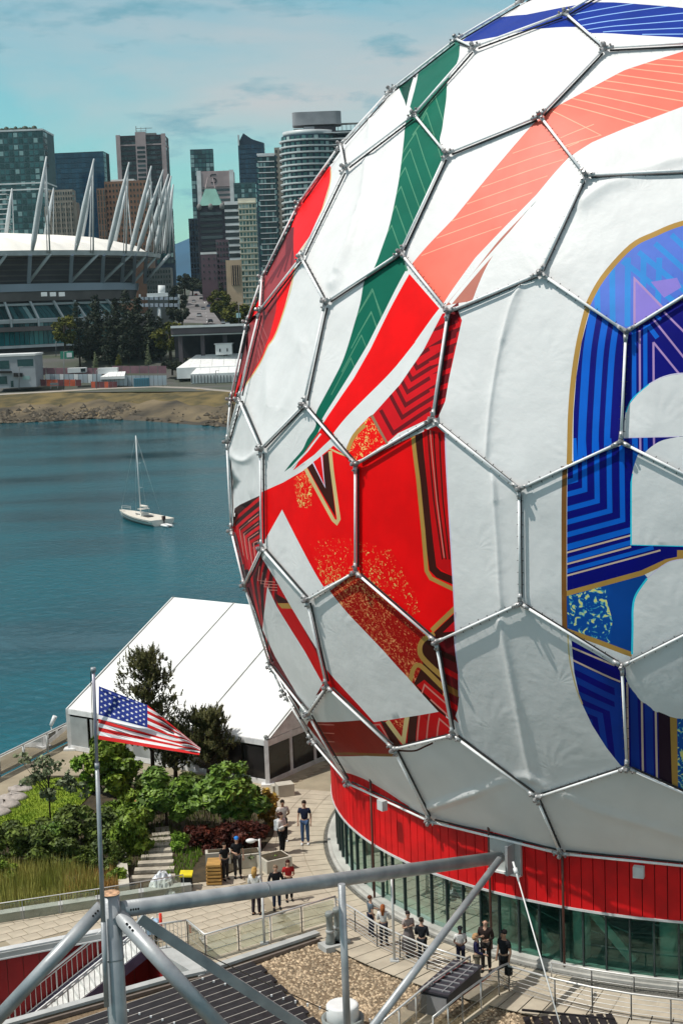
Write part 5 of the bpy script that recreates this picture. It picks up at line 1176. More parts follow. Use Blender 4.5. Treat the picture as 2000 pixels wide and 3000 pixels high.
# ---- flagpole and flag
fp = aty(303, 2700, 35.7); ft = aty(274, 1968, 35.7)
t = empty('flagpole', (fp[0], fp[1], fp[2] - 2), 'slim grey flagpole clamped to the thick steel post', 'flagpole')
xm = fp + (ft - fp) * .62
MB().tube([fp - (ft - fp) * .35, fp], .062, n=12).build('lower_pole', M_tube, t); MB().tube([fp, xm], [.058, .050], n=12).build('pole', M_tube, t)
MB().tube([xm, ft], .042, n=12).build('upper_pole', mat('pole_purple', (.36, .34, .40), rough=.35, metal=.3), t); MB().tube([ft, ft + np.array([0, 0, .10])], [.066, .06], n=12).build('truck', M_tube, t)
MB().tube([ft + np.array([-.06, -.03, 0]), xm + np.array([-.06, -.03, 0])], .009, n=5).build('halyard', M_hole, t); MB().tube([xm - np.array([0, 0, .02]), xm + np.array([0, 0, .12])], .06, n=12).build('collar', M_tube, t)
def build_flag():
    top = np.array(cr([(290, 2010), (350, 2032), (412, 2056), (460, 2082), (505, 2125), (548, 2160), (588, 2192)], 8)); bot = np.array(cr([(289, 2166), (345, 2180), (410, 2194), (465, 2205), (515, 2213), (550, 2209), (584, 2212)], 8))
    n = len(top); us = np.linspace(0, 1, n)
    P_ = []; E_ = []; sh = []
    def addp(poly, c):
        b = len(P_); P_.extend(poly); E_.extend((b + i, b + (i + 1) % len(poly)) for i in range(len(poly))); sh.append((poly, c))
    for k in range(13): addp([(0, k / 13), (1, k / 13), (1, (k + 1) / 13), (0, (k + 1) / 13)], 0 if k % 2 == 0 else 1)
    addp([(0, 0), (.40, 0), (.40, 7 / 13), (0, 7 / 13)], 2)
    for r in range(9):
        for c in range(6 if r % 2 == 0 else 5):
            cx = .40 * ((2 * c + 1 + (r % 2)) / 12.0); cy = (7 / 13) * (r + 1) / 10.0
            addp([(cx + .40 * .052 * .62 * (1 if i % 2 == 0 else .40) * math.sin(i * math.pi / 5) * 1.1, cy - 7 / 13 * .052 * (1 if i % 2 == 0 else .40) * math.cos(i * math.pi / 5)) for i in range(10)], 1)
    for i in range(1, 40):
        for j in range(1, 12): P_.append((i / 40 + .003, j / 12 + .004))
    r = delaunay_2d_cdt([Vector(p) for p in P_], E_, [], 1, 1e-5, False)
    V = np.array([tuple(v) for v in r[0]]); T = np.array([tuple(f) for f in r[2]]); cen = V[T].mean(1); col = np.zeros(len(T), int)
    for poly, c in sh: col[inpoly(cen, poly)] = c
    X = []
    for u_, v_ in V:
        k = min(max(u_, 0), 1) * (n - 1); i = min(int(k), n - 2); f = k - i
        tp = top[i] * (1 - f) + top[i + 1] * f; bt = bot[i] * (1 - f) + bot[i + 1] * f; hh_ = max(1.0, np.linalg.norm(bt - tp)); pw_ = min(max(1.0, 150.0 / hh_), 5.0); w_ = 1 - (1 - min(max(1 - v_, 0), 1)) ** pw_; p = bt * (1 - w_) + tp * w_
        dep = 35.65 - 1.3 * u_ + .42 * (1 - v_) + (1 - v_) * .95 * max(0, (u_ - .35) / .65) ** 1.3 + .07 * math.sin(u_ * 11 + v_ * 2.2) * u_ ** .5 + .03 * math.sin(u_ * 25 - v_ * 6) * u_ + .05 * math.sin(v_ * 9 + u_ * 3) * u_ * u_
        X.append(aty(p[0], p[1], dep))
    X = np.array(X); off = np.array([X[:, 0].min(), 35.65, X[:, 2].min()])
    fm = []
    for nm, c in (('flag_red', (.62, .02, .02)), ('flag_white', (.86, .86, .87)), ('flag_blue', (.02, .04, .24))):
        mm_ = mat(nm, c, rough=.75, noise=.05, scale=6, bump=.05, bscale=40, spec=.2); fm.append(mm_)
        t_ = mm_.node_tree; b_ = t_.nodes['Principled BSDF']; tl_ = t_.nodes.new('ShaderNodeBsdfTranslucent'); tl_.inputs['Color'].default_value = (*c, 1); mx = t_.nodes.new('ShaderNodeMixShader'); mx.inputs['Fac'].default_value = .15
        o_ = t_.nodes['Material Output']; t_.links.new(b_.outputs[0], mx.inputs[1]); t_.links.new(tl_.outputs[0], mx.inputs[2]); t_.links.new(mx.outputs[0], o_.inputs['Surface'])
    me = bpy.data.meshes.new('flag'); me.from_pydata((X - off).tolist(), [], T.tolist())
    for q in fm: me.materials.append(q)
    me.polygons.foreach_set('material_index', col.tolist()); me.polygons.foreach_set('use_smooth', [True] * len(T)); me.update()
    tag(link('flag', me, None, off.tolist()), 'red and white striped flag with white stars on blue flying from the pole', 'flag')
build_flag()

# ============================================================ TENT
B1 = A2(785, 2300); B0 = A2(207, 2196); tu = unit(B1 - B0); tv = np.array([-tu[1], tu[0], 0]); tv = tv if tv[1] > 0 else -tv
Ltent = np.linalg.norm(B1 - B0); ze = hgt(B1, 2168)
best = None
for hw in np.linspace(2, 30, 57):
    for hr in np.linspace(ze + .5, ze + 8, 61):
        e_ = np.abs(proj([B0 + tv * hw + np.array([0, 0, hr])])[0] - np.array([500, 1752])).sum()
        if best is None or e_ < best[0]: best = (e_, hw, hr)
_, HWT, HRT = best
tent = empty('marquee_tent', (B0 + B1) / 2 + tv * HWT, 'large white marquee with dark glazed end wall at the waterfront behind the flag', 'tent')
M_tent = mat('tent_fabric', (.78, .78, .765), rough=.55, noise=.07, scale=.7, detail=8, bump=.14, bscale=1.2); M_alu = mat('tent_frame', (.66, .66, .66), rough=.4); M_clpane = mat('clear_tent_pane', (.34, .36, .36), rough=.2, noise=.3, scale=.6); M_dkpane = mat('dark_tent_glass', (.022, .02, .02), rough=.12, noise=.4, scale=.5)
Z = lambda h: np.array([0, 0, h]); W2 = HWT * 2
nb_t = 3; ov = .12
for k in range(nb_t):
    s0 = Ltent * k / nb_t + (.03 if k else -ov); s1 = Ltent * (k + 1) / nb_t - (.03 if k < nb_t - 1 else -ov); a0 = B0 + tu * s0; a1 = B0 + tu * s1
    for sg in (0, 1):
        pts_ = []; nn = 7
        for i in range(nn + 1):
            for j in range(5):
                f = i / nn; g = j / 4; w_ = (f * HWT) if sg == 0 else (W2 - f * HWT); sag = -.20 * math.sin(math.pi * f) * math.sin(math.pi * g)
                pts_.append(a0 + (a1 - a0) * g + tv * w_ + Z(ze + (HRT - ze) * f + sag))
        m = MB(); m.v = [tuple(p) for p in pts_]
        for i in range(nn):
            for j in range(4): m.f.append((i * 5 + j, i * 5 + j + 1, (i + 1) * 5 + j + 1, (i + 1) * 5 + j)); m.m.append(0); m.sm.append(True)
        m.build('roof_sheet', M_tent, tent)
for k in range(nb_t + 1):
    a0 = B0 + tu * Ltent * k / nb_t
    for w0, w1 in ((0, HWT), (W2, HWT)): MB().bar(a0 + tv * w0 + Z(ze + .015), a0 + tv * w1 + Z(HRT + .015), .06, .035).build('seam_rail', mat('seam_grey', (.22, .22, .21), rough=.6), tent)
    for w0 in (0, W2): MB().bar(a0 + tv * w0 + Z(0), a0 + tv * w0 + Z(ze), .20, .20).build('leg', M_alu, tent); MB().box(a0 + tv * w0 + Z(.05), (.6, .6, .1)).build('base_plate', M_white, tent)
for w0 in (0, W2):
    MB().bar(B0 + tv * w0 + Z(ze - .14), B1 + tv * w0 + Z(ze - .14), .14, .26).build('eave_beam', M_alu, tent)
    for k in range(nb_t):
        for h in range(3):
            q0 = B0 + tu * Ltent * (k + (h + .07) / 3) / nb_t + tv * w0; q1 = B0 + tu * Ltent * (k + (h + .93) / 3) / nb_t + tv * w0
            MB().bar(q0 + Z(ze * .45), q1 + Z(ze * .45), .05, ze * .74).build('wall_pane', M_dkpane if k > 1 else M_clpane, tent)
        MB().bar(B0 + tu * Ltent * k / nb_t + tv * w0 + Z(.14), B0 + tu * Ltent * (k + 1) / nb_t + tv * w0 + Z(.14), .12, .24).build('sill', M_alu, tent)
for base_ in (B0, B1):
    npn = 9
    for k in range(npn):
        q0 = base_ + tv * W2 * (k + .08) / npn; q1 = base_ + tv * W2 * (k + .92) / npn; MB().bar(q0 + Z(ze * .46), q1 + Z(ze * .46), .05, ze * .74).build('wall_pane', M_dkpane, tent)
        MB().bar(base_ + tv * W2 * k / npn + Z(0), base_ + tv * W2 * k / npn + Z(ze), .14, .14).build('mullion', M_alu, tent)
    MB().bar(base_ + Z(.12), base_ + tv * W2 + Z(.12), .12, .24).build('sill', M_alu, tent); MB().bar(base_ + Z(ze * .92), base_ + tv * W2 + Z(ze * .92), .12, .3).build('eave_beam', M_alu, tent)
    g0 = base_ + tv * .2 + Z(ze); g1 = base_ + tv * (W2 - .2) + Z(ze); g2 = base_ + tv * HWT + Z(HRT - .15)
    m = MB(); m.add([g0, g1, g2, g0 + tu * .05, g1 + tu * .05, g2 + tu * .05], [(0, 2, 1), (3, 4, 5), (0, 1, 4, 3), (1, 2, 5, 4), (2, 0, 3, 5)]); m.build('gable', M_alu, tent)
    for sgn in (-1, 1):
        c0 = base_ + tv * (HWT + sgn * HWT * .12) + tu * .07; m = MB(); p0 = c0 + Z(ze + .35); p1 = base_ + tv * (HWT + sgn * HWT * .72) + tu * .07 + Z(ze + .35); p2 = c0 + Z(HRT - 1.2)
        m.add([p0, p1, p2, p0 - tu * .1, p1 - tu * .1, p2 - tu * .1], [(0, 1, 2), (3, 5, 4), (0, 3, 4, 1), (1, 4, 5, 2), (2, 5, 3, 0)]); m.build('gable_pane', M_dkpane, tent)
c = B1 + Z(ze); m = MB(); m.tube([c, c + Z(.12) + tu * .12], .08, n=6); m.ball(c + Z(.14), .11, 8, 6); m.build('corner_fitting', M_vent, tent)

# ============================================================ PLANTS
def leaf_arrays(clumps, n, size, out=.6, shell=.45, asp=.55, upb=.25, rng=RNG):
    vol = np.array([r[0] * r[1] * r[2] for c, r in clumps]) ** (2 / 3.); pr = vol / vol.sum(); idx = rng.choice(len(clumps), n, p=pr)
    C_ = np.array([c for c, r in clumps])[idx]; R_ = np.array([r for c, r in clumps])[idx]
    d = rng.normal(size=(n, 3)); d /= np.linalg.norm(d, axis=1)[:, None]; rad = shell + (1 - shell) * rng.rand(n) ** .6
    P = C_ + R_ * d * rad[:, None]
    nrm = d * out + rng.normal(size=(n, 3)) * (1 - out) + np.array([0, 0, upb]); nrm /= np.linalg.norm(nrm, axis=1)[:, None]
    t_ = np.cross(nrm, rng.normal(size=(n, 3))); t_ /= np.linalg.norm(t_, axis=1)[:, None]; b_ = np.cross(nrm, t_)
    s = size * (.6 + .8 * rng.rand(n))[:, None]
    V = np.stack([P - t_ * s, P + b_ * s * asp - nrm * s * .15, P + t_ * s, P - b_ * s * asp - nrm * s * .15], 1).reshape(-1, 3)
    return V
def leaf_mesh(name, V, material, off=(0, 0, 0), k=4):
    me = bpy.data.meshes.new(name); nf = len(V) // k
    me.vertices.add(len(V)); me.vertices.foreach_set('co', (V - np.asarray(off)).astype(np.float32).ravel())
    me.loops.add(len(V)); me.loops.foreach_set('vertex_index', np.arange(len(V), dtype=np.int32))
    me.polygons.add(nf); me.polygons.foreach_set('loop_start', np.arange(nf, dtype=np.int32) * k); me.polygons.foreach_set('loop_total', np.full(nf, k, dtype=np.int32))
    me.materials.append(material); me.update(calc_edges=True); me.validate()
    return me
LEAF = {
 'reedleaf': mat('reed_leaf', (.20, .20, .03), rgb2=(.36, .32, .07), rough=.6, scale=2, island=.4), 'dark': mat('leaf_dark', (0.039, 0.060, 0.011), rgb2=(0.110, 0.149, 0.023), rough=.55, scale=1.2, island=.55, spec=.25), 'green': mat('leaf_green', (0.077, 0.134, 0.013), rgb2=(0.196, 0.268, 0.027), rough=.5, scale=1.0, island=.5, spec=.25),
 'maple': mat('leaf_maple', (0.062, 0.125, 0.016), rgb2=(0.161, 0.250, 0.031), rough=.5, scale=1.0, island=.5, spec=.3), 'bright': mat('leaf_bright', (0.096, 0.192, 0.018), rgb2=(0.192, 0.300, 0.036), rough=.5, scale=1.0, island=.4, spec=.25),
 'pine': mat('pine_needle', (0.066, 0.072, 0.022), rgb2=(0.168, 0.162, 0.060), rough=.6, scale=1.5, island=.5, spec=.2), 'red': mat('leaf_red', (.035, .008, .006), rgb2=(.10, .022, .010), rough=.6, scale=1.3, island=.55, spec=.2),
 'gold': mat('leaf_gold', (.26, .15, .012), rgb2=(.42, .28, .05), rough=.6, scale=2, island=.4), 'orange': mat('flower_orange', (.45, .22, .06), rgb2=(.55, .32, .12), rough=.6, scale=2, island=.3),
 'conifer': mat('conifer_needle', (0.013, 0.019, 0.013), rgb2=(0.042, 0.054, 0.032), rough=.7, scale=.25, island=.5, spec=.15), 'far': mat('far_leaf', (0.043, 0.054, 0.009), rgb2=(0.120, 0.118, 0.018), rough=.7, scale=.2, island=.5, spec=.15),
 'reed': mat('reed', (.20, .22, .035), rgb2=(.42, .38, .10), rough=.7, scale=.8, island=.5), 'straw': mat('straw', (.36, .19, .04), rgb2=(.52, .36, .12), rough=.7, scale=.8, island=.5), 'pale': mat('leaf_pale', (.10, .13, .06), rgb2=(.22, .25, .13), rough=.6, scale=1, island=.5)}
M_bark = mat('bark', (.055, .042, .030), rough=.95, noise=.3, scale=6, bump=.4, bscale=20)
def plant(name, base, clumps, n, size, lf, label, cat, group=None, trunk=None, limbs=0, shell=.45, asp=.55, out=.55, upb=.3):
    """clumps: (offset from base, radii)"""
    t = empty(name, base, label, cat, group); rg = np.random.RandomState(abs(hash(label)) % 1000 if False else len(label) * 37 % 997)
    big = []
    for c, r in clumps:                                     # break each lobe into lumps so the outline is ragged
        k = 9
        for _ in range(k):
            d = rg.normal(size=3); d /= np.linalg.norm(d); big.append((np.array(c) + np.array(r) * d * rg.uniform(.45, .85), np.array(r) * rg.uniform(.28, .48)))
    V = leaf_arrays(big, n, size, out, shell, asp, upb, rg); V[:, 2] = np.maximum(V[:, 2], .02)
    link('crown' if trunk else 'foliage', leaf_mesh('foliage', V, LEAF[lf]), t)
    if trunk:
        m = MB(); top = max(c[2] + r[2] * .3 for c, r in clumps); c0 = clumps[0][0]
        m.tube([(0, 0, 0), (c0[0] * .3, c0[1] * .3, top * .5), (c0[0], c0[1], top)], [trunk, trunk * .7, trunk * .2], n=7)
        for i in range(limbs):
            c, r = big[rg.randint(len(big))]; z0 = top * rg.uniform(.35, .7); m.tube([(c0[0] * .4, c0[1] * .4, z0), ((c[0] + c0[0] * .4) / 2, (c[1] + c0[1] * .4) / 2, (z0 + c[2]) / 2 + .1), tuple(c)], [trunk * .5, trunk * .35, trunk * .12], n=5)
        link('trunk', m.mesh('trunk', M_bark), t)
    return t
def near(px, pyb, pyc, wpx, hpx):
    """base point and crown lobe (offset, radii) for a plant seen at photo column px, foot row pyb, crown centre row pyc"""
    b = atz(px, pyb); s = b[1] / 4592.0; zc = hgt(b, pyc); return b, ((0, 0, zc), (wpx * s, wpx * s * .85, hpx * s))
def lob(b, s, dx, dz, w, h, dy=0): return ((dx * s, dy * s, dz * s), (w * s, w * s * .85, h * s))
# planting ground
bed = [A2(-120, 2420), A2(40, 2350), A2(120, 2275), A2(245, 2275), A2(520, 2320), A2(800, 2330), A2(815, 2390), A2(800, 2450), A2(740, 2530), A2(610, 2585), A2(560, 2590), A2(300, 2640), A2(-140, 2710)]
M_soil = mat('garden_soil', (.035, .028, .016), rgb2=(.075, .055, .03), rough=1, scale=2, bump=.4, bscale=12)
MB().prism([p[:2] for p in bed], -.05, .05).build('garden_bed', M_soil, kind='structure')
M_lawn = mat('lawn', (.12, .19, .008), rgb2=(.24, .31, .02), rough=.9, scale=1.0, bump=.4, bscale=25)
lawn = [A2(-30, 2420), A2(90, 2296), A2(130, 2284), A2(255, 2284), A2(270, 2330), A2(160, 2440), A2(20, 2450)]
MB().prism([p[:2] for p in lawn], .0, .09).build('lawn', M_lawn, kind='structure')
lp_ = np.array([p[:2] for p in lawn]); V = []
for _ in range(7000):
    x = RNG.uniform(lp_[:, 0].min(), lp_[:, 0].max()); y = RNG.uniform(lp_[:, 1].min(), lp_[:, 1].max())
    V.append((x, y))
V = np.array(V); V = V[inpoly(V, lp_)]; n = len(V); a = RNG.uniform(0, 6.28, n); h = RNG.uniform(.05, .13, n); w = .03
T3 = np.stack([np.stack([V[:, 0] - w * np.cos(a), V[:, 1] - w * np.sin(a), np.full(n, .08)], 1), np.stack([V[:, 0] + w * np.cos(a), V[:, 1] + w * np.sin(a), np.full(n, .08)], 1), np.stack([V[:, 0] + RNG.uniform(-.04, .04, n), V[:, 1] + RNG.uniform(-.04, .04, n), .08 + h], 1)], 1).reshape(-1, 3)
off = T3.min(0); tag(link('lawn_grass', leaf_mesh('lawn_grass', T3, mat('grass_blade', (.13, .22, .01), rgb2=(.27, .34, .03), rough=.7, scale=.8, island=.35), off, 3), None, off.tolist()), kind='stuff')
# boulders beside the lawn
M_pale_rock = mat('pale_boulder', (.36, .32, .29), rough=.9, noise=.2, scale=3, bump=.4, bscale=8)
for i, (px, py, s) in enumerate(((62, 2318, .55), (38, 2345, .65), (14, 2366, .7), (-12, 2388, .7))):
    b = A2(px, py); m = MB(); m.ball((b[0], b[1], .12), (s * 1.1, s * .9, s * .32), 9, 6)
    m.v = [(x + RNG.uniform(-.06, .06), y + RNG.uniform(-.06, .06), max(0, z + RNG.uniform(-.06, .06))) for x, y, z in m.v]
    m.build('boulder', M_pale_rock, label=['pale boulder at the upper end of the row beside the lawn', 'second pale boulder down the row beside the lawn', 'third pale boulder down the row near the left edge', 'lowest pale boulder of the row cut by the left edge'][i], cat='boulder', group='boulders edging the lawn')
# pines in front of the tent: whorls of upright candles
def pine(px, pyb, pyt, wpx, label):
    b = atz(px, pyb); s = b[1] / 4592; H_ = hgt(b, pyt); t = empty('pine_tree', b, label, 'pine tree', 'pines before the marquee'); rg = np.random.RandomState(px)
    V = []; m = MB(); m.tube([(0, 0, 0), (.05, 0, H_ * .5), (0, 0, H_ * .97)], [.11, .08, .02], n=7); R_ = wpx * s * 1.3
    for i in range(190):
        f = rg.rand() ** .8; z = H_ * (.26 + .70 * f); r = R_ * (1 - .55 * f ** 2.2) * rg.uniform(.15, 1.0); a = rg.uniform(0, 6.28); tip = np.array([r * math.cos(a), r * math.sin(a), z + .25 * r])
        m.tube([(0, 0, z - .2 * r), tuple(tip * [.6, .6, 1]), tuple(tip)], [.03, .02, .01], n=4, cap=False)
        for q in range(7):
            f2 = rg.uniform(.35, 1); c = np.array([0, 0, z - .2 * r]) * (1 - f2) + tip * f2 + rg.normal(size=3) * .07; L_ = rg.uniform(.22, .48); axis = unit(np.array([math.cos(a) * .25, math.sin(a) * .25, 1]) + rg.normal(size=3) * .22)
            nn = 30; g = rg.rand(nn); ctr = c + axis * (g * L_)[:, None]; d = rg.normal(size=(nn, 3)); d = d - (d @ axis)[:, None] * axis; d /= np.linalg.norm(d, axis=1)[:, None]
            tipp = ctr + (d * .8 + axis * .7) * (.14 * (1.15 - g))[:, None]; sd_ = np.cross(d, axis) * .028
            V.append(np.stack([ctr - sd_, ctr + sd_, tipp], 1).reshape(-1, 3))
    link('crown', leaf_mesh('crown', np.concatenate(V), LEAF['pine'], k=3), t); link('trunk', m.mesh('trunk', M_bark), t)
pine(450, 2300, 1905, 105, 'tall olive pine with upright candles rising behind the flag')
pine(612, 2290, 2085, 90, 'lower dark pine in front of the dark tent wall')
pine(515, 2290, 2130, 60, 'small dark pine between the two larger pines')
# garden trees and shrubs
def T(px, pyb, lobes, n, size, lf, label, name='shrub', cat='shrub', group='garden shrubs', trunk=None, limbs=0, **k):
    b = atz(px, pyb); s = b[1] / 4592.0
    plant(name, b, [lob(b, s, *q) for q in lobes], n, size, lf, label, cat, group, trunk, limbs, **k)
T(330, 2330, [(-20, 120, 70, 60), (50, 110, 70, 55), (10, 60, 80, 45)], 4200, .15, 'green', 'bright green bushy tree right beside the flagpole under the flag', 'garden_tree', 'tree', 'garden trees', .07, 8)
T(255, 2325, [(0, 110, 38, 45), (10, 50, 36, 45)], 1500, .14, 'bright', 'yellow green young tree just left of the flagpole', 'garden_tree', 'tree', 'garden trees', .05, 5)
T(660, 2450, [(0, 150, 92, 70), (-45, 110, 80, 55), (60, 105, 84, 60), (20, 190, 60, 48)], 7800, .16, 'maple', 'large green maple with layered crown before the dark tent wall', 'maple_tree', 'tree', 'garden trees', .09, 12, upb=.6)
T(490, 2430, [(0, 125, 88, 70), (50, 75, 74, 55), (-50, 75, 66, 56)], 6400, .15, 'maple', 'rounded green maple left of the larger maple', 'maple_tree', 'tree', 'garden trees', .08, 10, upb=.6)
T(150, 2420, [(0, 195, 55, 28), (-50, 150, 50, 30), (45, 145, 50, 30), (10, 100, 40, 26), (-75, 215, 30, 20), (85, 110, 40, 30)], 1000, .11, 'pale', 'thin young tree with sparse pale leaves at the promenade', 'young_tree', 'tree', 'garden trees', .045, 16, shell=.1)
T(240, 2480, [(0, 80, 80, 60), (-70, 50, 70, 55), (80, 50, 70, 50)], 5600, .12, 'dark', 'broad dark shrub mass left of the flagpole below the lawn')
T(90, 2540, [(0, 70, 80, 55), (-80, 60, 70, 60), (60, 40, 60, 45)], 5200, .12, 'dark', 'dark shrub at the left edge above the reeds')
T(200, 2545, [(0, 55, 70, 45), (50, 40, 55, 40)], 3600, .11, 'dark', 'dark glossy shrub with few white flowers above the reeds')
T(385, 2500, [(0, 90, 65, 55), (30, 45, 60, 50), (-40, 50, 50, 50)], 4800, .12, 'green', 'mid green shrub right of the flagpole beside the stepping stones')
T(300, 2560, [(0, 60, 60, 50), (50, 40, 45, 40)], 3400, .11, 'dark', 'dark shrub at the foot of the flagpole behind the straw reeds')
T(345, 2600, [(0, 35, 35, 30)], 1200, .10, 'green', 'small green shrub against the pale bench wall')
T(160, 2500, [(0, 70, 50, 30)], 1300, .11, 'maple', 'patch of fresh green foliage in the dark shrubs')
T(60, 2470, [(0, 40, 70, 30)], 2200, .12, 'dark', 'low dark hedge at the lower edge of the lawn')
T(520, 2500, [(0, 40, 30, 28)], 900, .10, 'bright', 'little bright green shrub at the right of the stepping stones')
T(580, 2480, [(0, 35, 55, 35), (60, 20, 50, 30)], 2600, .11, 'red', 'dark red maple shrub left of the two people in black')
T(690, 2490, [(0, 50, 70, 42), (65, 38, 48, 38), (-60, 40, 55, 38)], 5600, .11, 'red', 'wide dark red maple below the green maple crown', 'maple_tree', 'tree', 'garden trees', .06, 6)
T(790, 2420, [(0, 75, 32, 45), (-10, 30, 30, 35)], 1700, .13, 'gold', 'golden yellow bush beside the walk near the tent')
T(412, 2400, [(0, 42, 24, 22)], 700, .12, 'orange', 'orange flowering bush between the maples')
T(20, 2230, [(0, 10, 30, 26)], 900, .12, 'pale', 'grey green bush on the promenade at the left edge')
T(255, 2190, [(0, 10, 22, 60)], 900, .11, 'dark', 'narrow dark bush beside the tent corner behind the flagpole')
T(420, 2330, [(0, 40, 60, 35), (-70, 25, 50, 30), (60, 30, 50, 30)], 3200, .12, 'dark', 'dark shrub row under the pines in front of the marquee')
T(560, 2325, [(0, 35, 60, 32), (70, 20, 40, 26)], 2400, .12, 'dark', 'dark shrub under the lower pine before the dark glass')
T(405, 2390, [(0, 40, 60, 40), (-60, 30, 50, 35)], 2600, .13, 'green', 'mid green shrub between the bushy tree and the rounded maple')
T(20, 2590, [(0, 40, 50, 35)], 1600, .11, 'green', 'mid green shrub at the left edge among the reeds')
T(330, 2440, [(0, 40, 60, 40)], 2000, .12, 'dark', 'dark shrub behind the flagpole at mid height')
# reeds (uncountable)
def reeds(name, poly, n, hmin, hmax, material):
    poly = np.array([A2(*p)[:2] for p in poly]); lo = poly.min(0); hi = poly.max(0); P = np.stack([RNG.uniform(lo[0], hi[0], n * 3), RNG.uniform(lo[1], hi[1], n * 3)], 1); P = P[inpoly(P, poly)][:n]; k = len(P)
    a = RNG.uniform(0, 6.28, k); h = RNG.uniform(hmin, hmax, k); w = .022; z0 = np.full(k, .04); lean = RNG.normal(size=(k, 2)) * .12 * h[:, None]
    V = np.stack([np.stack([P[:, 0] - w * np.cos(a), P[:, 1] - w * np.sin(a), z0], 1), np.stack([P[:, 0] + w * np.cos(a), P[:, 1] + w * np.sin(a), z0], 1), np.stack([P[:, 0] + lean[:, 0] + w * .4, P[:, 1] + lean[:, 1], z0 + h], 1)], 1).reshape(-1, 3)
    off = V.min(0); tag(link(name, leaf_mesh(name, V, material, off, 3), None, off.tolist()), kind='stuff')
reeds('reed_grass', [(-80, 2580), (200, 2560), (300, 2600), (300, 2650), (-80, 2700)], 6500, .3, 1.0, LEAF['reed'])
reeds('straw_grass', [(185, 2590), (345, 2580), (350, 2625), (200, 2655)], 2600, .25, .75, LEAF['straw'])
reeds('ground_cover', [(480, 2580), (530, 2470), (600, 2500), (540, 2585)], 700, .1, .25, LEAF['bright'])
reeds('bed_cover', [(-100, 2500), (250, 2400), (500, 2350), (760, 2400), (740, 2510), (520, 2470), (380, 2560), (0, 2600)], 5000, .1, .35, LEAF['dark'])
T(60, 2610, [(0, 20, 60, 22), (50, 12, 40, 16)], 1500, .09, 'bright', 'yellow green low bush among the reeds at the left')
T(130, 2650, [(0, 18, 50, 18)], 1100, .09, 'reedleaf', 'yellowish low bush just above the concrete upstand')
T(215, 2605, [(0, 22, 30, 26)], 700, .09, 'pale', 'pale flowering tuft in the middle of the reeds')
T(20, 2660, [(0, 16, 40, 18)], 900, .09, 'green', 'low green bush in the lower left corner of the reeds')
# stepping stones
ys = [2440, 2456, 2471, 2487, 2503, 2520, 2539, 2559, 2582]
M_stepst = mat('step_stone', (.40, .36, .29), rough=.9, noise=.25, scale=3, bump=.2)
for i, y in enumerate(ys):
    l_ = A2(455 - (y - 2440) * .5, y); r_ = A2(497 + (y - 2440) * .12, y - 5); MB().bar(l_ + Z(.09 + .001 * i), r_ + Z(.09 + .001 * i), .36, .16).build('step_stone', M_stepst, label=('topmost', 'second', 'third', 'fourth', 'middle', 'sixth', 'seventh', 'second lowest', 'lowest')[i] + ' flat stone tread of the garden steps, counted from the maples down', cat='stone step', group='flat stone treads of the garden steps')
M_bench = mat('bench_concrete', (.47, .44, .37), rough=.85, noise=.12, scale=2)
MB().bar(A2(357, 2530) + Z(.22), A2(366, 2625) + Z(.22), .40, .44).build('garden_wall', M_bench, label='pale low concrete wall running down beside the stepping stones', cat='wall')
def boxpx(px, py, w, d, h, rz, name, mt, label, cat, group=None, inner=None):
    b = A2(px, py); t = empty(name, b, label, cat, group); MB().box((b[0], b[1], h / 2 + .02), (w, d, h), rz=rz).build('body', mt, t)
    if inner: MB().box((b[0], b[1], h + .02), (w - .2, d - .2, .06), rz=rz).build('soil', M_soil, t)
    return t
boxpx(805, 2545, 1.1, .9, .5, .5, 'planter', M_bench, 'pale concrete planter with low green plants near the walk', 'planter', 'concrete planters', 1)
boxpx(730, 2535, .95, .7, .55, .2, 'planter', M_bench, 'pale concrete planter behind the short lamp post', 'planter', 'concrete planters', 1)
boxpx(640, 2530, 1.0, .5, .5, .1, 'planter', M_bench, 'pale concrete planter block behind the pallets', 'planter', 'concrete planters', 1)
boxpx(835, 2330, .75, .6, .55, .3, 'stone_seat', M_bench, 'pale cube seat beside the tent end wall', 'seat', 'stone seats')
boxpx(812, 2318, .5, .4, .3, .3, 'stone_seat', M_bench, 'low pale block seat nearest the golden bush', 'seat', 'stone seats')
T(805, 2548, [(0, 30, 26, 10)], 400, .09, 'bright', 'low green plants filling the planter near the walk'); T(733, 2538, [(0, 34, 26, 8)], 400, .09, 'pale', 'grey plants filling the planter behind the lamp')
# pallets
b = A2(630, 2585); t = empty('wooden_pallet_stack', b, 'stack of yellow wooden pallets leaning beside the person in black', 'pallets'); M_wood = mat('pallet_wood', (.42, .24, .07), rough=.8, noise=.25, scale=3, stretch=(1, 6, 6))
for k in range(6):
    z = .07 + k * .14
    for j in range(2): MB().box((b[0], b[1] - .34 + j * .68, z), (.58 - k * .012, .09, .08)).build('block', M_wood, t)
    MB().box((b[0], b[1], z + .06), (.60 - k * .012, .85, .025)).build('board', M_wood, t)
    MB().box((b[0], b[1] - .42, z + .03), (.58, .02, .06)).build('board', M_wood, t)
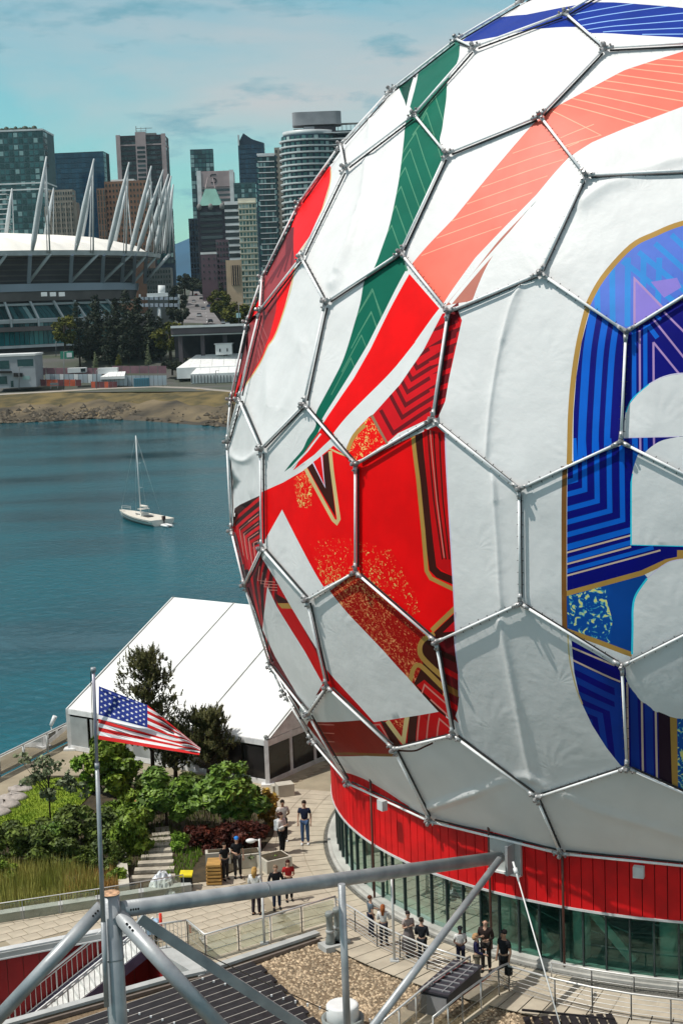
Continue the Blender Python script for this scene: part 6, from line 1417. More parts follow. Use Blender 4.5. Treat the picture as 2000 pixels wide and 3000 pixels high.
# tarp pile and yellow bin
b = A2(478, 2612); t = empty('tarp_pile', b, 'crumpled silver and white plastic tarp heap by the upstand', 'tarp'); m = MB(); nx, ny = 16, 12; rg = np.random.RandomState(3)
for j in range(ny + 1):
    for i in range(nx + 1):
        u_, v_ = i / nx * 2 - 1, j / ny * 2 - 1; m.v.append((b[0] + u_ * .58, b[1] + v_ * .65, max(.02, .75 * (1 - u_ * u_) ** .8 * (1 - v_ * v_) ** .7 * (1 if abs(u_) < 1 and abs(v_) < 1 else 0) + rg.uniform(-.08, .10))))
for j in range(ny):
    for i in range(nx): k = nx + 1; m.f.append((j * k + i, j * k + i + 1, (j + 1) * k + i + 1, (j + 1) * k + i)); m.m.append(1 if rg.rand() < .25 else 0); m.sm.append(False)
m.build('tarp', [mat('tarp_white', (.62, .64, .66), rough=.35, noise=.15, scale=5), mat('tarp_silver', (.25, .27, .30), rough=.3, noise=.3, scale=6)], t)
b = A2(548, 2605); t = empty('yellow_bin', b, 'dark bin with bright yellow lid beside the tarp heap', 'bin'); MB().box(b + Z(.28), (.42, .45, .56)).build('bin', M_hole, t); MB().bar(b + Z(.60) + np.array([-.24, .02, .02]), b + Z(.60) + np.array([.24, .02, 0]), .58, .07).build('lid', mat('yellow_plastic', (.72, .58, .01), rough=.4), t)
# things at the stair head
c = A2(474, 2752); MB().tube([c, c + Z(.95)], .055, n=8).build('bollard', mat('red_plastic', (.65, .03, .01), rough=.4), label='orange red post standing behind the picket railing at the stair head', cat='post')
t = empty('wheeled_trolley', A2(462, 2748), 'blue and white wheeled trolley at the stair head half hidden by the pipe', 'trolley'); c = A2(448, 2748); MB().box(c + Z(.42), (.45, .4, .45)).build('tray', mat('pale_blue', (.35, .50, .65), rough=.5), t)
for s in (-1, 1): MB().tube([c + np.array([s * .18, -.05, .10]), c + np.array([s * .18, .05, .10])], .09, n=10).build('wheel', M_hole, t); MB().bar(c + np.array([s * .2, 0, .1]), c + np.array([s * .2, 0, .9]), .03).build('leg', M_rail, t)
# promenade lamp
c = A2(160, 2180); t = empty('promenade_light', c, 'slanted white light on a short mast at the waterfront railing', 'light'); c2_ = aty(150, 2125, c[1]); c3_ = aty(162, 2098, c[1]); MB().tube([c, c2_], .03, n=6).build('mast', M_rail, t); MB().tube([c2_, c3_], [.09, .12], n=8).build('lamp_head', M_white, t)

# ============================================================ FAR SHORE THINGS
def conifer(px, yt, yb, hw, Y, lf, label, group, kind='conifer'):
    z0 = aty(px, yb, Y)[2]; zt = aty(px, yt, Y)[2]; x = aty(px, yb, Y)[0]; s = Y / 4592; H_ = zt - z0; rg = np.random.RandomState(px + yt); t = empty(kind + '_tree' if kind == 'conifer' else 'leafy_tree', (x, Y, z0), label, 'tree', group)
    cl = []
    if kind == 'conifer':
        for i in range(52): f = (i + rg.rand()) / 52; r = hw * s * (1.08 - f) ** .75 * rg.uniform(.3, 1); a = rg.uniform(0, 6.28); cl.append((np.array([r * math.cos(a) * .8, r * math.sin(a) * .8, H_ * (.10 + .88 * f)]), np.array([1, 1, .55]) * hw * s * (.24 + .40 * (1 - f))))
    else:
        for i in range(26): d = rg.normal(size=3); d /= np.linalg.norm(d); cl.append((np.array([0, 0, H_ * .60]) + d * np.array([hw * s * .75, hw * s * .7, H_ * .30]), np.array([1, 1, .8]) * hw * s * rg.uniform(.22, .42)))
    V = leaf_arrays(cl, 2600, hw * s * .10, .5, .3, .6, .4, rg)
    link('crown', leaf_mesh('crown', V, LEAF[lf]), t); link('trunk', MB().tube([(0, 0, -2), (0, 0, H_ * .5), (0, 0, H_ * .9)], [hw * s * .10, hw * s * .07, .05], n=6).mesh('trunk', M_bark), t)
CON = [(235, 880, 1062, 30, 'leftmost tall dark conifer of the grove before the stadium'), (288, 862, 1058, 42, 'broad dark conifer left of the grove middle'), (322, 905, 1066, 28, 'shorter dark conifer tucked in the grove middle'), (348, 872, 1062, 42, 'broad dark conifer at the grove middle'),
       (378, 848, 1060, 40, 'tallest pointed conifer of the grove before the stadium'), (410, 868, 1062, 42, 'dark conifer right of the tallest pointed one'), (446, 905, 1058, 38, 'rounded dark conifer at the right end of the grove'), (262, 925, 1062, 30, 'small dark conifer near the left end of the grove'), (472, 925, 1050, 28, 'small conifer at the far right of the grove')]
for i, (px, yt, yb, hw, lb) in enumerate(CON): conifer(px, yt, yb, hw, 655 + (i * 7) % 13, 'conifer', lb, 'dark conifers before the stadium')
for px, yt, yb, hw, Y, lb, lf in ((193, 918, 1035, 38, 648, 'green leafy tree left of the dark conifers beside the stadium glass', 'far'), (500, 945, 1045, 52, 650, 'broad green leafy tree at the right end of the grove', 'far'), (545, 955, 1040, 38, 652, 'green leafy tree below the viaduct', 'far'), (695, 885, 968, 44, 640, 'bright green street tree right at the edge of the dome', 'far'), (735, 890, 968, 40, 645, 'green street tree partly behind the dome edge', 'far'),
    (645, 845, 935, 34, 760, 'grey green street tree right of the avenue', 'far'), (668, 905, 952, 22, 650, 'small round street tree at the kerb below the tan civic building', 'far'), (640, 880, 940, 24, 700, 'street tree shading the right kerb of the avenue', 'far'), (535, 895, 955, 24, 660, 'dark street tree on the left kerb at the near end of the avenue', 'conifer'), (625, 822, 890, 32, 900, 'dark street tree before the mauve block', 'conifer'), (598, 818, 870, 26, 950, 'dark street tree at the top of the avenue', 'conifer'), (525, 830, 945, 26, 760, 'dark tree left of the avenue below the mountain', 'conifer'), (542, 800, 860, 24, 1000, 'distant dark tree left of the avenue top', 'conifer'), (510, 870, 960, 22, 720, 'dark tree behind the gantry sign', 'conifer'), (565, 812, 862, 24, 1000, 'distant tree across the avenue top', 'conifer')):
    conifer(px, yt, yb, hw, Y, lf, lb, 'leafy and street trees of the far shore', 'leafy')
for px, yt, yb, hw, lb in ((436, 1008, 1072, 9, 'slim pale green poplar in front of the grove'), (350, 1038, 1075, 12, 'small dull green cypress in front of the grove'), (282, 1030, 1085, 10, 'pale dry sapling in front of the grove')): conifer(px, yt, yb, hw, 628, 'pale' if hw < 11 else 'far', lb, 'small trees along the fence')
conifer(505, 1058, 1085, 30, 630, 'conifer', 'low dark hedge left of the far marquee', 'small trees along the fence', 'leafy')
M_fpale = mat('fence_sheet', (.36, .42, .46), rough=.6, noise=.15, scale=.15); M_fdark = mat('fence_post', (.12, .13, .14), rough=.6); M_or = mat('orange_net', (.50, .10, .05), rough=.8, noise=.2, scale=.5); M_mar = mat('maroon_sheet', (.13, .04, .045), rough=.8, noise=.2, scale=.4)
def FY(x, Y=612): return Y + (x - 300) * .01
def panel(x0, x1, y0, y1, Y, mt, label, cat, nseg, group='site fences on the far shore', name='site_fence', extra=None):
    t = None
    for k in range(nseg):
        xa = x0 + (x1 - x0) * k / nseg; xb = x0 + (x1 - x0) * (k + .94) / nseg; a_ = aty(xa, y1, Y); b_ = aty(xb, y1, Y); h_ = aty(xa, y0, Y)[2] - a_[2]
        if t is None: t = empty(name, a_, label, cat, group)
        MB().bar(a_ + Z(h_ / 2), b_ + Z(h_ / 2), .12, h_).build('sheet', mt if not extra or k % 3 else extra, t)
        MB().bar(a_ + Z(0), a_ + Z(h_ + .3), .14).build('post', M_fdark, t)
panel(135, 300, 1096, 1122, 614, M_fpale, 'pale blue sheeted site fence on the far shore behind orange netting', 'fence', 12, extra=C_white)
panel(300, 375, 1100, 1130, 615, M_fpale, 'grey sheeted site fence under the little white tent', 'fence', 6)
panel(375, 490, 1100, 1131, 616, M_fpale, 'plain grey sheeted site fence behind the blue cabin', 'fence', 9)
panel(120, 240, 1112, 1131, 611, M_or, 'orange mesh barrier at the left of the far shore path', 'barrier', 7, 'barriers along the shore path', 'mesh_barrier', M_mar)
panel(268, 345, 1118, 1136, 611, M_mar, 'maroon and orange mesh barrier in the middle of the far shore path', 'barrier', 6, 'barriers along the shore path', 'mesh_barrier', M_or)
panel(110, 330, 1078, 1098, 622, mat('pink_ground_sheet', (.24, .13, .15), rough=.9, noise=.2, scale=.2), 'dull pink hoarding behind the pale fence', 'fence', 8)
panel(330, 490, 1072, 1094, 624, MATS['pink_ground_sheet'], 'dull pink hoarding right of the white containers', 'fence', 6)
t = None
for k in range(30):
    a_ = aty(480 + k * 7.2, 1138 + k * .35, 606)
    if t is None: t = empty('shore_guardrail', a_, 'low guardrail of small posts along the far shore path', 'guardrail')
    MB().bar(a_, a_ + Z(1.0), .16).build('post', M_fdark, t)
MB().bar(aty(480, 1131, 606), aty(697, 1142, 606), .1, .18).build('rail', M_coping, t)
def farbox(x0, x1, y0, y1, Y, mt, name, label, cat, d=6, group=None, wins=(), wm=None, roof=None):
    a_ = aty(x0, y1, Y); b_ = aty(x1, y1, Y); h_ = aty(x0, y0, Y)[2] - a_[2]; w = b_[0] - a_[0]; t = empty(name, ((a_[0] + b_[0]) / 2, Y, a_[2]), label, cat, group)
    link('body', MB().box((0, d / 2, h_ / 2), (w, d, h_)).mesh('body', mt), t)
    for (fx, fz, fw_, fh_) in wins: link('window', MB().box((w * (fx - .5), -.06, h_ * fz), (w * fw_, .12, h_ * fh_)).mesh('window', wm or G_dark), t)
    if roof: link('roof', MB().box((0, d / 2, h_ + roof[1] / 2), (w + .8, d + .8, roof[1])).mesh('roof', roof[0]), t)
    return t
farbox(-20, 108, 1046, 1138, 606, cmat('shed', (.30, .33, .36)), 'harbour_building', 'grey two storey harbour building with dark awnings at the left edge', 'building', 16, None, ((.30, .74, .22, .26), (.78, .78, .36, .22), (.2, .25, .28, .25), (.78, .30, .16, .12), (.45, .12, .06, .2)), G_teal, (C_white, .8))
MB().bar(aty(0, 1090, 605.2), aty(34, 1090, 605.2), 1.6, .8).build('awning', M_hole, label='dark awning over the left door of the harbour building', cat='awning'); MB().bar(aty(42, 1098, 605), aty(66, 1098, 605), 1.8, 1.4).build('awning', M_hole, label='dark awning over the right door of the harbour building', cat='awning')
farbox(199, 252, 1079, 1093, 618, C_white, 'site_cabin', 'white site cabin with one dark window behind the fence', 'cabin', 4, 'site cabins', ((.86, .5, .26, .7),)); farbox(287, 345, 1079, 1096, 619, C_white, 'site_cabin', 'long plain white site cabin behind the little tent', 'cabin', 4, 'site cabins')
farbox(393, 437, 1109, 1134, 610, cmat('cabin_blue', (.05, .17, .24)), 'blue_cabin', 'blue ribbed cabin standing against the grey fence', 'cabin', 3, None, tuple((.1 + .16 * k, .5, .02, .9) for k in range(6)), C_teal)
farbox(632, 680, 1010, 1040, 628, C_white, 'white_hut', 'small white hut with two round dark windows under the viaduct', 'hut', 6, None, ((.28, .45, .08, .3), (.72, .45, .08, .3)), G_dark, (C_steel, .5))
farbox(178, 216, 1030, 1052, 640, cmat('sign_green', (.03, .22, .15)), 'green_sign', 'green and white sign board on a pole before the stadium', 'sign', 1, None, ((.7, .5, .4, .6),), C_white)
a_ = aty(295, 1108, 613); t = empty('small_white_tent', a_, 'little white pitched tent behind the fence', 'tent', 'far shore tents')
def pitched(x0, x1, ye, yr, yb, Y, d, t, inset, wallm=C_white):
    a_ = aty(x0, yb, Y); b_ = aty(x1, yb, Y); w = b_[0] - a_[0]; he = aty(x0, ye, Y)[2] - a_[2]; hr = aty(x0, yr, Y)[2] - a_[2]; o = np.array([(a_[0] + b_[0]) / 2, Y, a_[2]]) - np.array(world_loc(t))
    link('walls', MB().box(o + np.array([0, d / 2, he / 2]), (w, d, he)).mesh('walls', wallm), t); n = 6
    for k in range(n):
        xa = -w / 2 + w * k / n + .04; xb = -w / 2 + w * (k + 1) / n - .04; f = lambda x: np.clip(x, -w / 2 + inset, w / 2)
        for ya, yb_ in ((0, d / 2), (d, d / 2)): link('roof_sheet', MB().add([o + np.array([xa, ya, he]), o + np.array([xb, ya, he]), o + np.array([f(xb), yb_, hr]), o + np.array([f(xa), yb_, hr])], [(0, 1, 2, 3)]).mesh('roof_sheet', M_tent), t)
pitched(295, 366, 1104, 1092, 1112, 613, 8, t, 3)
t = empty('far_marquee', aty(612, 1100, 622), 'long white marquee with ribbed roof on the far shore beside the dome', 'tent', 'far shore tents'); pitched(519, 725, 1078, 1044, 1110, 622, 22, t, 7)
t = empty('striped_annex', aty(640, 1125, 617), 'white annex tent with dark striped wall in front of the far marquee', 'tent', 'far shore tents'); pitched(560, 725, 1096, 1080, 1124, 617, 9, t, 2)
o = aty(560, 1124, 616.9)
for k in range(17): a_ = aty(562 + k * 9.5, 1122, 616.8); MB().bar(a_, a_ + Z(3.0), .35, .2).build('stripe', M_fdark, t)
for k, (px, y0, y1, lb) in enumerate(((188, 1030, 1148, 'tall green lamp mast before the harbour buildings'), (283, 1085, 1142, 'slim lamp mast beside the maroon barrier'), (632, 1086, 1145, 'curved street lamp before the striped annex'), (165, 1000, 1045, 'lamp mast before the stadium glass'), (700, 888, 955, 'street lamp with pale banners on the viaduct'), (704, 1005, 1062, 'pale blue lamp mast right of the white hut'), (57, 1075, 1142, 'thin lamp mast before the harbour building'))):
    Y = (608, 608, 608, 650, 632, 628, 604)[k]; a_ = aty(px, y1, Y); b_ = aty(px, y0, Y); t = empty('street_lamp', a_, lb, 'street lamp', 'street lamps of the far shore'); MB().tube([a_, b_], .16, n=6).build('mast', M_fdark, t); MB().bar(b_, b_ + np.array([1.4, 0, .1]), .3, .16).build('lamp_head', M_coping, t)
    if k == 4: MB().box(a_ + Z(4.2), (1.7, .1, 1.9)).build('banner', mat('pale_banner', (.35, .55, .58), rough=.6), t)
t = empty('bench', aty(160, 1138, 604), 'dark park bench on the far shore path', 'bench'); o = aty(160, 1138, 604)
MB().box(o + Z(.9), (3.2, .8, .2)).build('seat', M_fdark, t); MB().box(o + Z(1.7) + np.array([0, .4, 0]), (3.2, .15, .9)).build('backrest', M_fdark, t)
for s in (-1, 1): MB().box(o + np.array([s * 1.3, 0, .45]), (.25, .7, .9)).build('leg', M_fdark, t)
# gantry sign
t = empty('gantry_sign', aty(468, 955, 690), 'large two level lighting gantry on a pole right of the stadium', 'gantry')
for y0, y1 in ((868, 882), (886, 903)):
    a_ = aty(410, (y0 + y1) / 2, 690); b_ = aty(524, (y0 + y1) / 2, 690); hh = aty(410, y0, 690)[2] - aty(410, y1, 690)[2]; MB().bar(a_, b_, 2.0, hh * .5).build('deck', M_fdark, t)
    for k in range(8): q = a_ + (b_ - a_) * (k + .5) / 8; MB().box(q + np.array([0, -1.1, .1]), (1.5, .5, hh * .62)).build('light_panel', mat('gantry_panel', (.36, .40, .46), rough=.4, noise=.3, scale=.8), t)
for x in (410, 524): MB().bar(aty(x, 862, 690), aty(x, 905, 690), .7).build('end_post', C_steel, t)
MB().tube([aty(466, 900, 690), aty(468, 985, 690)], .9, n=8).build('column', C_steel, t); MB().tube([aty(474, 836, 691), aty(474, 868, 691)], 1.6, n=10).build('column', C_white, t); MB().box(aty(462, 864, 690), (9, 2, 1.6)).build('light_panel', C_white, t)
# viaduct and avenue
M_asph = mat('asphalt', (.16, .15, .15), rough=.95, noise=.2, scale=.1); vz = aty(620, 956, 628)[2]
MB().prism([(aty(500, 950, 628)[0], 628), (aty(1100, 950, 628)[0], 620), (aty(1100, 950, 640)[0], 642), (aty(500, 950, 640)[0], 646)], vz - .5, vz).build('viaduct_deck', M_asph, kind='structure')
t = empty('viaduct', (aty(640, 960, 628)[0], 628, 0), 'dark road viaduct with pale parapet crossing behind the hut', 'viaduct'); xl = aty(500, 950, 628)[0]; xr = aty(1100, 950, 622)[0]
MB().bar((xl, 628, vz + .3), (xr, 620, vz + .1), .5, .9).build('parapet', C_steel, t); MB().bar((xl, 629, vz - 1.6), (xr, 621, vz - 1.8), 1.5, 2.0).build('girder', M_wall, t); MB().bar((xl, 630, vz - 3.1), (xr, 622, vz - 3.3), .8, .5).build('flange', C_steel, t)
for k in range(9): x = xl + 3 + k * 9; MB().box((x, 634 - k * .8, (vz - 3 + gz(634)) / 2 - 1), (1.6, 2.4, vz - 1 - gz(634))).build('pier', M_wall, t)
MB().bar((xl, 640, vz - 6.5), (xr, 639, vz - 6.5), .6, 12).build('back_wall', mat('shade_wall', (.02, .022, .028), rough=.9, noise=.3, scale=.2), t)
RL = [(538, 945, 640), (543, 915, 700), (548, 885, 850), (556, 862, 1050), (560, 850, 1250)]; RR = [(652, 950, 640), (626, 915, 700), (608, 885, 850), (601, 862, 1050), (598, 850, 1250)]
strip('avenue', [[aty(a[0], a[1], a[2]) for a in RL][::1], [aty((a[0] + b[0]) / 2, (a[1] + b[1]) / 2, a[2]) for a, b in zip(RL, RR)], [aty(b[0], b[1], b[2]) for b in RR]], M_asph)
for k in range(9):
    f = k / 9.0; y = 945 - 82 * f; Y = interp([(862, 1050), (885, 850), (915, 700), (945, 640)], y); a_ = aty(607 - 10 * f, y, Y) + Z(.06); q = aty(606 - 10 * f, y - 5, Y * 1.02 + 6) + Z(.06); MB().bar(a_, q, .35, .04).build('lane_mark', M_white, kind='structure')
CARC = {'white': (.6, .6, .6), 'black': (.02, .02, .022), 'silver': (.35, .36, .38), 'red': (.35, .02, .02), 'blue': (.04, .08, .2)}
for i, (px, py, c_, lb) in enumerate(((584, 927, 'white', 'white car on the avenue below the buses'), (617, 945, 'black', 'black car at the near end of the avenue'), (596, 908, 'silver', 'silver car in the right lane of the avenue'), (578, 900, 'black', 'dark car following in the left lane of the avenue'), (612, 900, 'blue', 'blue car at the kerb near the street tree'), (568, 886, 'white', 'white car far up the avenue on the left'), (590, 878, 'black', 'black car far up the avenue in the middle'), (604, 878, 'silver', 'small silver car far up the avenue on the right'), (575, 866, 'red', 'tiny red car near the top of the avenue'), (655, 948, 'silver', 'silver car parked under the bright street tree'), (668, 952, 'white', 'white car parked nearest the dome edge'))):
    Y = float(interp([(862, 1050), (885, 850), (915, 700), (945, 640), (955, 636)], py)); o = aty(px, py, Y); t = empty('car', o, lb, 'car', 'cars on the avenue'); p_ = mat('car_' + c_, CARC[c_], rough=.3, noise=.03)
    link('body', MB().box((0, 0, .55), (1.8, 4.4, .6)).box((0, 0, .42), (1.84, 3.6, .3)).mesh('body', p_), t); v_ = [(-.85, -1.5, .85), (.85, -1.5, .85), (.85, 1.3, .85), (-.85, 1.3, .85), (-.68, -.9, 1.45), (.68, -.9, 1.45), (.68, .8, 1.45), (-.68, .8, 1.45)]
    link('cabin', MB().add(v_, [(0, 1, 5, 4), (1, 2, 6, 5), (2, 3, 7, 6), (3, 0, 4, 7), (4, 5, 6, 7)]).mesh('cabin', G_dark), t)
    for sx in (-1, 1):
        for sy in (-1, 1): link('wheel', MB().tube([(sx * .72, sy * 1.35, .33), (sx * .94, sy * 1.35, .33)], .33, n=10).mesh('wheel', M_hole), t)

# ============================================================ SAILBOAT
bow = atz(362, 1516, ZW); stern = atz(478, 1540, ZW); bx = unit(stern - bow); LB = np.linalg.norm(stern - bow); by = np.array([-bx[1], bx[0], 0]); bm_ = (bow + stern) / 2
boat = empty('sailboat', bm_, 'white moored sailboat with bare mast and grey bow rail on the water', 'sailboat')
M_hull = mat('boat_hull', (.70, .66, .60), rough=.3, noise=.05); M_boot = mat('boat_stripe', (.03, .03, .03), rough=.5); M_deck = mat('boat_deck', (.62, .58, .50), rough=.6, noise=.08, scale=3)
def B_(x, y, z): return bm_ + bx * x + by * y + np.array([0, 0, z])
ns = 15; prof_ = [(0, -.35), (.55, -.2), (.82, .15), (.96, .6), (1.0, .95)]; m = MB(); rows_ = []
for i in range(ns):
    f = i / (ns - 1); hb = LB * .155 * (math.sin(math.pi * min(f * .62 + .015, 1)) ** .75) ; sh = .28 * (1 - f) ** 2; x = -LB / 2 + LB * f - (1 - f) ** 3 * .0
    r = [B_(x - (.7 * (q[1] + .35) if i == 0 else .7 * (q[1] + .35) * (1 - f) ** 4), hb * q[0], q[1] + sh) for q in prof_]; l = [B_(x - (.7 * (q[1] + .35) if i == 0 else .7 * (q[1] + .35) * (1 - f) ** 4), -hb * q[0], q[1] + sh) for q in prof_]
    rows_.append(l[::-1] + r[1:])
k = len(rows_[0])
for r in rows_: m.v.extend(map(tuple, r))
for i in range(ns - 1):
    for j in range(k - 1): m.f.append((i * k + j, i * k + j + 1, (i + 1) * k + j + 1, (i + 1) * k + j)); m.m.append(0); m.sm.append(True)
m.f.append(tuple((ns - 1) * k + j for j in range(k))); m.m.append(0); m.sm.append(False); m.build('hull', M_hull, boat)
m = MB()
for r in rows_: m.v.extend([tuple(r[0] + np.array([0, 0, -.06])), tuple(r[-1] + np.array([0, 0, -.06]))])
for i in range(ns - 1): m.f.append((i * 2, i * 2 + 1, i * 2 + 3, i * 2 + 2)); m.m.append(0); m.sm.append(False)
m.build('deck', M_deck, boat)
for sg, zz_ in ((0, .62), (-1, .62)): MB().tube([np.array(r[1 if sg == 0 else -2]) + (np.array(r[0 if sg == 0 else -1]) - np.array(r[1 if sg == 0 else -2])) * .15 for r in rows_[2:-1]], .05, n=5).build('rubbing_stripe', M_boot, boat)
MB().tube([np.array(r[2]) for r in rows_[1:]], .06, n=5).build('waterline', M_boot, boat)
v_ = [B_(-1.6, -.55, .95), B_(1.0, -.75, .95), B_(1.0, .75, .95), B_(-1.6, .55, .95), B_(-1.1, -.4, 1.4), B_(.9, -.6, 1.45), B_(.9, .6, 1.45), B_(-1.1, .4, 1.4)]
MB().add(v_, [(0, 1, 5, 4), (1, 2, 6, 5), (2, 3, 7, 6), (3, 0, 4, 7), (4, 5, 6, 7)]).build('cabin', M_hull, boat)
for x in (-.8, -.2, .4): MB().box(B_(x, -.62, 1.2), (.42, .06, .16), axes=np.array([bx, by, [0, 0, 1]])).build('cabin_window', G_dark, boat)
mt_ = aty(398, 1276, bm_[1]); mb_ = B_(-.55, 0, 1.4); MB().tube([mb_, mt_], [.10, .075], n=8).build('mast', M_white, boat)
for f in (.32, .64): q = mb_ + (mt_ - mb_) * f; MB().bar(q, q + np.array([.55, -.1, .05]), .06, .05).build('spreader', M_white, boat)
m = MB()
for q in (B_(-LB / 2 - .6, 0, 1.3), B_(LB / 2 - .2, 0, 1.0), B_(-.3, .95, 1.0), B_(-.3, -.95, 1.0)): m.tube([mt_, q], .012, n=4)
m.build('rigging', M_rail, boat); MB().tube([mb_ + Z(.9), mb_ + Z(.95) + bx * 2.6], .07, n=6).build('boom', M_white, boat); MB().tube([mb_ + Z(1.05) + bx * .2, mb_ + Z(1.08) + bx * 2.5], .16, n=8).build('furled_sail', mat('furled_sail', (.66, .62, .56), rough=.8, noise=.1), boat)
for z in (1.55, 1.8): m = MB(); m.tube([B_(-LB / 2 + 1.2, -.75, z), B_(-LB / 2 - .3, 0, z + .1), B_(-LB / 2 + 1.2, .75, z)], .035, n=5); m.build('bow_rail', M_rail, boat)
for x, y in ((-LB / 2 + 1.2, .75), (-LB / 2 + 1.2, -.75), (-LB / 2 - .3, 0)): MB().tube([B_(x, y, .95), B_(x, y, 1.85)], .03, n=5).build('stanchion', M_rail, boat)
m = MB(); m.tube([B_(.9, -.7, 1.4), B_(.9, -.7, 2.1), B_(.9, .7, 2.1), B_(.9, .7, 1.4)], .03, n=5); m.box(B_(.55, 0, 2.02), (1.3, 1.5, .06), axes=np.array([bx, by, [0, 0, 1]])); m.build('spray_hood', M_hull, boat)
MB().box(B_(2.0, 0, 1.0), (1.6, 1.0, .12), axes=np.array([bx, by, [0, 0, 1]])).build('cockpit', M_boot, boat)
t = empty('outboard_motor', B_(LB / 2 + .15, .1, .2), 'dark outboard motor hung on the stern of the sailboat', 'outboard motor'); MB().box(B_(LB / 2 + .15, .1, 1.2), (.5, .4, .55), axes=np.array([bx, by, [0, 0, 1]])).build('cowling', mat('motor_dark', (.05, .02, .02), rough=.4), t); MB().bar(B_(LB / 2 + .2, .1, 1.0), B_(LB / 2 + .3, .1, -.2), .14).build('shaft', M_boot, t)
d0 = B_(LB / 2 + .7, -.1, .18); t = empty('inflatable_dinghy', d0, 'small white inflatable dinghy trailing behind the sailboat', 'dinghy'); m = MB()
m.tube([d0 + bx * 1.9 + by * -.42, d0 + by * -.45, d0 + bx * -.25, d0 + by * .45, d0 + bx * 1.9 + by * .42], [.16, .2, .2, .2, .16], n=10); m.build('tube', M_white, t); MB().box(d0 + bx * .85 + np.array([0, 0, -.08]), (1.9, .7, .06), axes=np.array([bx, by, [0, 0, 1]])).build('floor', M_boot, t)

# ============================================================ PEOPLE
SKIN = [mat('skin_light', (.50, .30, .21), rough=.55, noise=.05), mat('skin_mid', (.34, .19, .12), rough=.55, noise=.05), mat('skin_dark', (.12, .06, .04), rough=.55, noise=.05)]
def skin_mesh(verts, edges_, sub=1):
    me = bpy.data.meshes.new('tmp'); me.from_pydata([v[:3] for v in verts], edges_, []); o = bpy.data.objects.new('tmp', me); COL.objects.link(o)
    md = o.modifiers.new('skin', 'SKIN'); md.use_smooth_shade = True
    for i, v in enumerate(verts): sv_ = me.skin_vertices[0].data[i]; r = v[3]; sv_.radius = (r, v[4] if len(v) > 4 else r); sv_.use_root = (i == 0)
    if sub: s = o.modifiers.new('sub', 'SUBSURF'); s.levels = sub; s.render_levels = sub
    dg = bpy.context.evaluated_depsgraph_get(); ev = o.evaluated_get(dg); r = bpy.data.meshes.new_from_object(ev)
    vs_ = [tuple(v.co) for v in r.vertices]; fs = [tuple(p.vertices) for p in r.polygons]
    bpy.data.objects.remove(o); bpy.data.meshes.remove(me); bpy.data.meshes.remove(r)
    return vs_, fs
ARMS = {'down': ((.25, .02, 1.14), (.25, -.06, .90)), 'hold': ((.24, .02, 1.13), (.09, -.24, 1.15)), 'phone': ((.23, -.02, 1.14), (.07, -.26, 1.27)), 'cross': ((.25, -.02, 1.15), (-.04, -.20, 1.16)), 'back': ((.27, .06, 1.16), (.10, .16, 1.02)), 'pocket': ((.28, .05, 1.15), (.20, -.04, .95)), 'forward': ((.24, -.08, 1.14), (.20, -.32, 1.08))}
CLOTH = {}
def cloth(c):
    k = 'cloth_%d_%d_%d' % tuple(int(v * 255) for v in c); return mat(k, c, rough=.85, noise=.15, scale=8, spec=.15, bump=.15, bscale=18)
